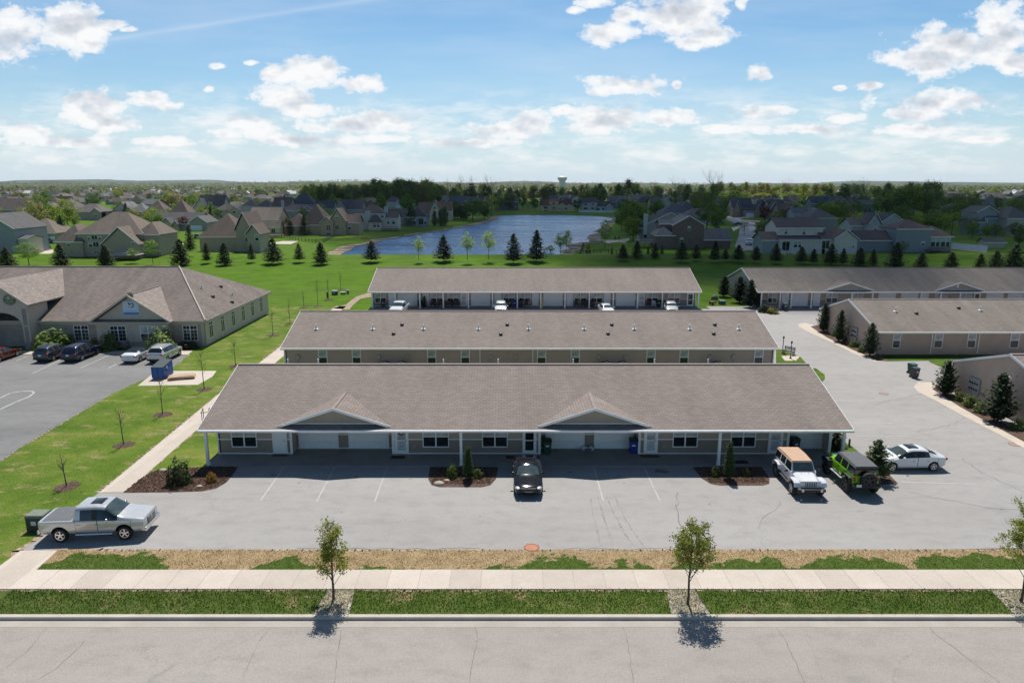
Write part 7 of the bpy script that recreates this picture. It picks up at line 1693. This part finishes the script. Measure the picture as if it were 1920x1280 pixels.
fence('rail_fence','dark wooden rail fence at the end of the bright lawn, left of the pond',[(528,447),(560,452),(592,456),(606,455),(628,444)],1.25,M_wood,'rail')
fence('rail_fence','dark thin wire fence below the fire pit right of the pond',[(1112,475),(1185,476)],1.1,M_black,'rail',2)
dk = thing('deck_stairs','brown wooden deck stairs with white railing behind the white two-storey house','stairs',tuple(G(1481,486)))
for k in range(7): MB().box(-1.25,1.25,.3*k,.3*k+.3,.18*k,.18*(k+1)).build('step', plain('cedar', (.27,.16,.09), .8), dk)
for s in (-1,1): MB().tube([(s*1.3,0,0),(s*1.3,0,1.1),(s*1.3,2.0,2.3),(s*1.3,2.0,1.2)], .06, 5).build('railing', M_vinyl, dk)
def deck(label, px, pb, w, d, h, mat, rail):
    p = G(px,pb); t = thing('deck', label, 'deck', (p.x,p.y,0))
    MB().box(-w/2,w/2,0,d,h-.2,h).build('floor', mat, t)
    for x in (-w/2+.1,0,w/2-.1): MB().box(x-.08,x+.08,.02,.18,0,h-.2).build('post', mat, t)
    r = MB()
    for k in range(int(w/.35)+1): r.box(-w/2+k*.35-.025,-w/2+k*.35+.025,.02,.07,h,h+.95)
    r.box(-w/2,w/2,0,.09,h+.95,h+1.05); stuff_ = r.build('railing', rail, t)
deck('white railed deck on the left side of the grey gabled house', 1208, 465, 5.6, 4, 1.5, M_wood, M_vinyl)
deck('dark railed deck behind the sunroom of the blue house', 1760, 474.5, 6.5, 4, .9, M_wood, M_wood)
deck('dark wooden deck behind the cream house', 514, 446, 5.5, 4, .9, M_wood, M_wood)
deck('dark deck with furniture behind the white chimney house', 731, 433, 7, 4, .9, M_wood, M_wood)
pc_ = G(233,493); cp = thing('patio_canopy','pinkish pale hip-roofed patio canopy behind the big grey house','canopy',(pc_.x,pc_.y,0))
sc_ = zd(pc_.y)/F
hroof(-23*sc_,23*sc_,0,5.5,1.95,1.15,'hip',.2).build('canopy_roof', plain('canopy_cloth', (.52,.42,.38), .8), cp)
for x in (-20*sc_,20*sc_):
    for y in (.3,5.2): MB().box(x-.08,x+.08,y-.08,y+.08,0,1.9).build('post', M_wood, cp)
sheet('patio', [(190,493),(266,492),(262,486),(200,486)], .02, M_conc2); sheet('patio', [(1118,449.5),(1180,450),(1172,455),(1150,452),(1120,451.5)], .02, M_conc)
for px, lb in ((1100,'dark garden chair on the lawn by the yellow tree, left of two'),(1106,'dark garden chair on the lawn by the yellow tree, right of two'),(1153,'black patio chair by the fire pit, left one'),(1160,'black patio chair by the fire pit, right one')):
    p = G(px,477 if px < 1110 else 450); t = thing('garden_chair', lb, 'chair', (p.x,p.y,.02), RV.uniform(-.5,.5))
    MB().box(-.3,.3,-.3,.3,.38,.46).build('seat', M_black, t); MB().box(-.3,.3,.24,.32,.46,1.1).build('backrest', M_black, t)
    for a in (-.26,.26):
        for b in (-.26,.26): MB().box(a-.03,a+.03,b-.03,b+.03,0,.38).build('leg', M_black, t)
p = G(684,447); t = thing('kayak','small orange and white kayak lying on the pond bank','kayak',(p.x,p.y,-.02),.2)
MB().add([(-1.7,0,.25),(-.9,-.36,.3),(.9,-.36,.3),(1.7,0,.25),(.9,.36,.3),(-.9,.36,.3),(-1.1,0,0),(1.1,0,0)], [(0,1,2,3,4,5),(0,6,1),(1,6,7,2),(2,7,3),(3,7,4),(4,7,6,5),(5,6,0)]).build('hull', plain('orange_plastic', (.55,.14,.04), .4), t)
MB().lathe([(.26,0),(.3,.06),(.26,.1)], 14, 0, Matrix.Translation((0,0,.28))).build('cockpit', M_vinyl, t)
p = G(1087,478); t = thing('slide_board','dark plank leaning on the berm near the pond, beside a thin sapling','plank',(p.x,p.y,gz(p.x,p.y)))
MB().box(-.25,.25,-.06,.06,0,3.2,0,Matrix.Rotation(.35,4,'Y')).build('board', M_wood, t); MB().tube([(1.1,.3,3.0),(.9,.8,0)], .06, 6).build('support', M_wood, t)
# ---------------------------------------------------------------- bins, units and other small things
def bev(me, off=.02, seg=2):
    bm = bmesh.new(); bm.from_mesh(me); bmesh.ops.bevel(bm, geom=bm.edges[:], offset=off, segments=seg, affect='EDGES'); bm.to_mesh(me); bm.free()
    me.polygons.foreach_set('use_smooth',[True]*len(me.polygons)); me.set_sharp_from_angle(angle=math.radians(35)); return me
def taper(w0, d0, w1, d1, z0, z1, off=.03):
    g = MB().add([(-w0,-d0,z0),(w0,-d0,z0),(w0,d0,z0),(-w0,d0,z0),(-w1,-d1,z1),(w1,-d1,z1),(w1,d1,z1),(-w1,d1,z1)], [(0,3,2,1),(4,5,6,7),(0,1,5,4),(1,2,6,5),(2,3,7,6),(3,0,4,7)]); return g
def bin_(label, x, y, z, rz, body, lid):
    t = thing('wheeled_bin', label, 'bin', (x,y,z), rz)
    put('body', bev(taper(.24,.28,.31,.36,.05,.98).mesh('body',[body])), t)
    l = put('lid', bev(MB().ext([(-.40,.98),(.38,.99),(.38,1.05),(.1,1.12),(-.36,1.05),(-.42,1.0)], 'x', -.33, .33).mesh('lid',[lid])), t)
    MB().tube([(-.22,.40,1.0),(.22,.40,1.0)], .022, 6).build('handle', lid, t)
    for s in (-1,1): MB().lathe([(0,-.03),(.12,-.03),(.12,.03),(0,.03)], 14, 0, Matrix.Translation((s*.26,.28,.12)) @ Matrix.Rotation(PI/2,4,'Y')).build('wheel', M_black, t)
    MB().box(-.12,.12,-.352,-.345,.6,.72).build('badge', M_plate, t)
    return t
B_green = plain('bin_green', (.012,.055,.03), .5); B_blue = plain('bin_blue', (.012,.03,.24), .45); B_dark = plain('bin_dark', (.03,.042,.045), .5); B_teal = plain('bin_teal', (.02,.14,.12), .5); B_dgl = plain('bin_dark_green', (.015,.05,.025), .5)
def bpx(px, py, z=.1): p = G(px,py,z); return p.x, p.y, z
bin_('dark green wheeled bin beside the dark glass door under the right gable', *bpx(1025,849), .1, B_green, B_green)
bin_('blue wheeled bin with dark green lid by the right-hand garage under the right gable', *bpx(1187,848), -.1, B_blue, B_dgl)
bin_('dark wheeled bin beside the end garage behind the white off-road vehicle', *bpx(1487,846), .2, B_dark, B_dark)
bin_('green wheeled bin with teal lid standing behind the dark bin in the side drive', *bpx(1709,700,.004), .3, B_green, B_teal)
bin_('dark grey wheeled bin standing before the teal-lidded bin in the side drive', *bpx(1714,708,.004), .25, B_dark, B_dark)
bin_('dark wheeled bin beside the first white door of the shaded right villa row', *bpx(1471,581), .0, B_dark, B_dark)
def b3(px, dy=1.6, z=.1): return ((px-960)/F*zd(109.3+dy,.8), 109.3+dy, z)
bin_('dark wheeled bin under the leftmost window of the third row porch', *b3(718), .1, B_dark, B_dark)
bin_('green wheeled bin right of the leftmost garage of the third row', *b3(788), 0, B_green, B_teal)
bin_('dark wheeled bin left of the blue bin on the third row porch', *b3(955.5), 0, B_dark, B_dark)
bin_('blue wheeled bin beside the white hatchback on the third row porch', *b3(964.5), 0, B_blue, B_blue)
bin_('dark green wheeled bin near the right end of the third row porch', *b3(1235), 0, B_green, B_green)
yl = thing('yellow_post_guard','bright yellow post guard beside the middle garage of the third row','post guard',b3(1016.5,1.0))
MB().box(-.17,.17,-.17,.17,0,1.1).build('sleeve', plain('yellow_plastic', (.62,.42,.02), .5), yl); MB().lathe([(.17,1.1),(.12,1.16),(0,1.18)], 12).build('cap', plain('yellow_cap', (.55,.36,.02), .5), yl)
def porch_chair(label, x, y, z, rz=0, mat=M_black, w=.3):
    t = thing('porch_chair', label, 'chair', (x,y,z), rz)
    MB().box(-w,w,-.28,.28,.38,.45).build('seat', mat, t); MB().box(-w,w,.2,.28,.45,.98).build('backrest', mat, t)
    for a in (-w+.03,w-.03):
        MB().box(a-.03,a+.03,-.27,.25,.6,.65).build('armrest', mat, t)
        for b in (-.25,.23): MB().box(a-.025,a+.025,b-.025,b+.025,0,.6 if b < 0 else .38).build('leg', mat, t)
def porch_table(label, x, y, z):
    t = thing('porch_table', label, 'table', (x,y,z)); MB().lathe([(0,.7),(.5,.7),(.5,.74),(0,.74)], 20).build('tabletop', M_black, t)
    for k in range(3): a = k*2.1; MB().tube([(.35*math.cos(a),.35*math.sin(a),0),(.1*math.cos(a),.1*math.sin(a),.7)], .025, 6).build('leg', M_black, t)
def grill(label, x, y, z):
    t = thing('barbecue_grill', label, 'grill', (x,y,z)); put('hood', bev(MB().ext([(-.28,.8),(.28,.8),(.28,.98),(.12,1.15),(-.16,1.15),(-.28,.98)], 'x', -.38, .38).mesh('hood',[M_black])), t)
    MB().box(-.36,.36,-.25,.25,.1,.78).build('cart', M_trimb, t)
    for s in (-1,1): MB().box(s*.4 if s > 0 else -.68,.68 if s > 0 else -.4,-.22,.22,.78,.82).build('side_shelf', M_metal, t)
porch_table('dark round table under the window right of the leftmost third row garage', *b3(818,1.2)); porch_chair('dark chair left of the dark round table on the third row porch', *b3(811,1.3)); porch_chair('dark chair right of the dark round table on the third row porch', *b3(826,1.3))
porch_chair('wide dark bench chair left under the third row window with two dark seats', *b3(842,1.3), 0, M_black, .6); porch_chair('wide dark bench chair right under the third row window with two dark seats', *b3(854,1.3), 0, M_black, .6)
grill('dark grill right of the blue bin post on the third row porch', *b3(976,1.3)); porch_chair('dark porch chair before the window right of the blue bin', *b3(987,1.2))
porch_chair('dark chair under the pale window right of the middle garage, left of pair', *b3(1081,1.3)); porch_chair('dark chair under the pale window right of the middle garage, right of pair', *b3(1093,1.3)); grill('covered dark grill left of the fourth middle post, third row', *b3(1101,1.3)); grill('covered dark grill right of the fourth middle post, third row', *b3(1110,1.3))
porch_chair('dark chair beside the wreathed door at the right of the third row', *b3(1216,1.3)); porch_chair('pale chair between dark chair and green bin at the right of the third row', *b3(1226,1.3), 0, M_under); porch_chair('dark chair behind the silver hatchback on the third row porch', *b3(1250,1.6))
# mats, bags
for px, py, w, col, lb in ((525,853,1.1,(.12,.075,.045),'brown door mat before the left white door of the front villa'),(746,857,1.0,(.04,.035,.03),'dark door mat before the wreathed storm door'),(1218,855,1.3,(.13,.07,.04),'brown door mat before the storm door right of the blue bin'),(1386,866,1.2,(.025,.025,.027),'black mat on the porch right of the slim arborvitae'),(958,857,.7,(.10,.06,.04),'brown mat left of the black sedan on the porch')):
    p = G(px,py,.1); t = thing('door_mat', lb, 'mat', (p.x,p.y,.102)); MB().box(-w/2,w/2,-.28,.28,0,.015).build('mat', plain('mat', col, .95, var=.3, sc=12), t); MB().box(-w/2+.05,w/2-.05,-.23,.23,.015,.019).build('inset', plain('mat_in', tuple(c*.7 for c in col), .95), t)
M_bag = plain('white_bag', (.55,.57,.60), .4, var=.25, sc=6); M_bagp = plain('bag_print', (.05,.07,.10), .5)
for px, rz, lb in ((1097,.3,'white and black plastic sack lying between the two right garage doors, left one'),(1108,-.4,'white and black plastic sack lying between the two right garage doors, right one')):
    p = G(px,845,.1); t = thing('plastic_sack', lb, 'bag', (p.x,p.y,.1), rz)
    g = MB(); g.add([(v.x*.24*(1+.15*math.sin(7*v.y)),v.y*.16,(v.z*.5+.5)*.36*(1+.12*math.sin(9*v.x))) for v in iv], ifc); g.build('sack', M_bag, t, smooth=True)
    MB().add([(-.14,-.17,.12),(.10,-.175,.10),(.13,-.165,.22),(-.11,-.165,.25)], [(0,1,2,3)]).build('print', M_bagp, t)
# dumpster, boards, utility boxes
a = G(284,712); b_ = G(309,711); w = (b_-a).length; t = thing('dumpster','blue steel dumpster with dark lids on the concrete pad','dumpster',((a.x+b_.x)/2,(a.y+b_.y)/2,.016),-.03)
D_blue = plain('dumpster_blue', (.012,.085,.33), .45, var=.25, sc=2); hw = w/2; dep = 1.9
put('body', bev(MB().ext([(0,.12),(0,1.18),(dep,1.55),(dep,.12)], 'x', -hw, hw).mesh('body',[D_blue]), .02), t)
for s in (-1,1):
    MB().add([(min(0,s*hw*.99),-.05,1.2),(max(0,s*hw*.99),-.05,1.2),(max(0,s*hw*.99),dep+.05,1.57),(min(0,s*hw*.99),dep+.05,1.57),(min(0,s*hw*.99),-.05,1.25),(max(0,s*hw*.99),-.05,1.25),(max(0,s*hw*.99),dep+.05,1.62),(min(0,s*hw*.99),dep+.05,1.62)],[(0,3,2,1),(4,5,6,7),(0,1,5,4),(1,2,6,5),(2,3,7,6),(3,0,4,7)]).build('lid', B_dark, t)
    MB().box(s*hw if s > 0 else -hw-.1,hw+.1 if s > 0 else -hw,.5,1.3,.75,.95).build('fork_pocket', D_blue, t)
for k in range(3): MB().box(-hw*.8+k*hw*.8-.03,-hw*.8+k*hw*.8+.03,-.04,-.003,.15,1.12).build('rib', D_blue, t)
MB().box(hw+.003,hw+.012,.55,.85,.98,1.2).build('sticker', plain('pale_label', (.6,.55,.35), .5), t)
p = G(336,712); t = thing('board_stack','stack of tan plywood boards lying beside the blue dumpster','boards',(p.x,p.y+.6,.016),.35)
M_ply = plain('plywood', (.42,.29,.18), .8, var=.2, sc=4)
for k, (w_, d_, r_) in enumerate(((1.25,.7,0),(1.2,.66,.06),(1.22,.68,-.05),(1.1,.6,.1))): MB().box(-w_,w_,-d_,d_,.08+k*.06,.13+k*.06,0,Matrix.Rotation(r_,4,'Z')).build('board', M_ply, t)
for k in range(3): MB().box(-1.2,1.2,-.6+k*.55,-.5+k*.55,0,.08).build('bearer', M_wood, t)
def ubox(label, px, py, w, d, h, col, lidc=None, tagc=True):
    p = G(px,py); t = thing('utility_box', label, 'utility box', (p.x,p.y+d/2,0)); m = plain('box_green', col, .6)
    put('body', bev(MB().box(-w/2,w/2,-d/2,d/2,0,h*.82).mesh('body',[m])), t); put('lid', bev(MB().ext([(-d/2-.03,h*.82),(d/2+.03,h*.82),(d/2,h),(-d/2+.06,h*.97)], 'x', -w/2-.03, w/2+.03).mesh('lid',[plain('box_lid', lidc or tuple(c*1.5 for c in col), .6)])), t)
    if tagc: MB().box(-w*.18,w*.12,-d/2-.008,-d/2-.001,h*.4,h*.65).build('warning_label', M_plate, t)
ubox('dark green transformer box with paler lid behind the pickup tailgate', 66, 997, .95, .85, .98, (.035,.045,.035), (.15,.18,.13))
ubox('green utility box with white label on the back lawn, largest of the row', 627, 553, .95, .8, .75, (.04,.09,.06), (.25,.33,.28)); ubox('low wide grey-green utility box on the back lawn', 643, 552, .8, .6, .42, (.13,.19,.14)); ubox('narrow grey utility pedestal right of the low box on the back lawn', 652, 551, .38, .35, .72, (.17,.21,.19), None, False); ubox('slim dark pedestal beside a sapling on the back lawn', 614, 558, .28, .28, 1.0, (.05,.09,.07), None, False)
ubox('green utility box on the small lawn left of the shaded right villa row', 1355, 571, .95, .8, .65, (.045,.10,.07), (.16,.26,.2), False)
p = G(1340,561); t = thing('boulder','grey rock-like dome on the lawn left of the shaded right villa row','boulder',(p.x,p.y,0)); MB().add([(v.x*.62*(1+.1*math.sin(5*v.y)),v.y*.5,max(-.05,v.z*.8*(1+.08*math.sin(6*v.x)))) for v in iv], ifc).build('rock', plain('rock', (.20,.195,.19), .9, var=.3), t, smooth=True)
p = G(1336,571); t = thing('garden_cart','reddish brown garden cart on the lawn beside the green utility box','cart',(p.x,p.y,0),.4); MB().box(-.5,.5,-.28,.28,.25,.5).build('tray', plain('rust_red', (.22,.08,.05), .8), t)
for s in (-1,1): MB().lathe([(0,-.03),(.2,-.03),(.2,.03),(0,.03)], 12, 0, Matrix.Translation((-.25,s*.32,.2)) @ Matrix.Rotation(PI/2,4,'X')).build('wheel', M_black, t)
MB().tube([(.5,0,.45),(1.0,0,.75)], .03, 6).build('handle', M_black, t)
# air-conditioning units
def ac(label, x, y, h=.95):
    t = thing('air_conditioner', label, 'air conditioner', (x,y,0)); put('cabinet', bev(MB().box(-.42,.42,-.42,.42,.1,h).mesh('cabinet',[plain('ac_case', (.22,.215,.21), .5, .3)]), .04), t)
    MB().lathe([(.36,h),(.36,h+.05),(.30,h+.06),(.05,h+.08),(0,h+.08)], 20).build('fan_grille', M_black, t); MB().box(-.5,.5,-.5,.5,0,.1).build('pad', M_slab, t)
    for k in range(7): MB().box(-.36,.36,-.432,-.422,.2+k*.1,.23+k*.1).build('louvre', M_black, t)
for px, lb in ((722,'air conditioner peeking over the front ridge, leftmost of five'),(753,'air conditioner peeking over the front ridge, second of five from left'),(1136,'air conditioner peeking over the front ridge, middle of five'),(1167,'air conditioner peeking over the front ridge, fourth of five from left'),(1345,'air conditioner peeking over the front ridge, rightmost of five')): ac(lb, (px-960)/F*zd(69.8,1), 69.8, 1.42)
for px, lb in ((1779,'air conditioner at the taupe right villa wall, left of two'),(1804,'air conditioner at the taupe right villa wall, right of two')): p = G(px,664); ac(lb, p.x, p.y+.3, 1.15)
# lamps, bench, bollard, rail, stones
for px, pb, pt, lb in ((1467,663,630,'thin black garden lamp post left of the bench'),(1482,672,639,'thin black garden lamp post right of the bench, nearer')):
    p = G(px,pb); h = (pb-pt)*zd(p.y)/F; t = thing('lamp_post', lb, 'lamp post', (p.x,p.y,.02))
    MB().tube([(0,0,0),(0,0,h-.25)], .045, 8).build('pole', M_black, t); MB().lathe([(.08,h-.25),(.13,h-.08),(.13,h-.05),(.03,h+.02)], 8).build('lantern', M_black, t); MB().lathe([(.14,0),(.1,.1),(.05,.2)], 10).build('base', M_black, t)
p = G(1478,665); t = thing('garden_bench','dark metal bench on the little pad between two lamp posts','bench',(p.x,p.y,.022),-.9)
for k in range(4): MB().box(-.65,.65,-.22+k*.12,-.13+k*.12,.42,.46).build('seat_slat', M_black, t)
for k in range(3): MB().box(-.65,.65,.26,.30,.55+k*.13,.63+k*.13).build('back_slat', M_black, t)
for s in (-.6,.6): MB().box(s-.03,s+.03,-.22,.3,0,.42).box(s-.03,s+.03,.26,.32,.42,.92).build('frame', M_metal, t)
p = G(1592,836); t = thing('bollard','short dark bollard on the grass by the right corner post','bollard',(p.x,p.y,.01)); MB().tube([(0,0,0),(0,0,.55)], .07, 10).build('post', M_black, t); MB().lathe([(.085,.45),(.085,.5)], 12).build('band', M_metal, t)
p = G(376,806); t = thing('bike_rack','black metal bike rail standing on the path behind the roof corner','bike rack',(p.x-.1,p.y+2.0,.02),.2)
for k in range(3): MB().tube([(-.5+k*.5,-.3,0),(-.5+k*.5,-.3,.9),(-.5+k*.5,.3,1.1),(-.5+k*.5,.3,0)], .03, 6).build('loop', M_black, t)
MB().tube([(-.6,-.3,.9),(.6,-.3,.9)], .03, 6).build('rail', M_black, t)
M_rock = plain('pale_rock', (.42,.37,.31), .9, var=.3, sc=5)
for px, py, r, lb in ((823,907,.28,'pale rounded rock at the left rim of the middle mulch bed'),(306,882,.22,'flat pale rock in the left mulch bed behind the dark bush'),(374,912,.16,'small pale rock at the front of the left mulch bed'),(838,901,.16,'small pale rock left of the bright shrub in the middle bed')):
    p = G(px,py); t = thing('rock', lb, 'rock', (p.x,p.y,.0)); MB().add([(v.x*r*1.3*(1+.12*math.sin(6*v.y)),v.y*r,max(-.05,v.z*r*.7)) for v in iv], ifc).build('stone', M_rock, t, smooth=True)
# downspout elbows and hose bibs on the front row: little wall plates beside the doors
for px, py in ((494,838),(777,845),(884,845),(1245,842),(1354,842),(1425,842)):
    x = (px-960)/F*zd(48.1,.7)-c1; MB().box(x-.1,x+.1,2.31,2.328,.55,.75).build('outlet_cover', plain('outlet_cover', (.33,.29,.26), .5), T1)
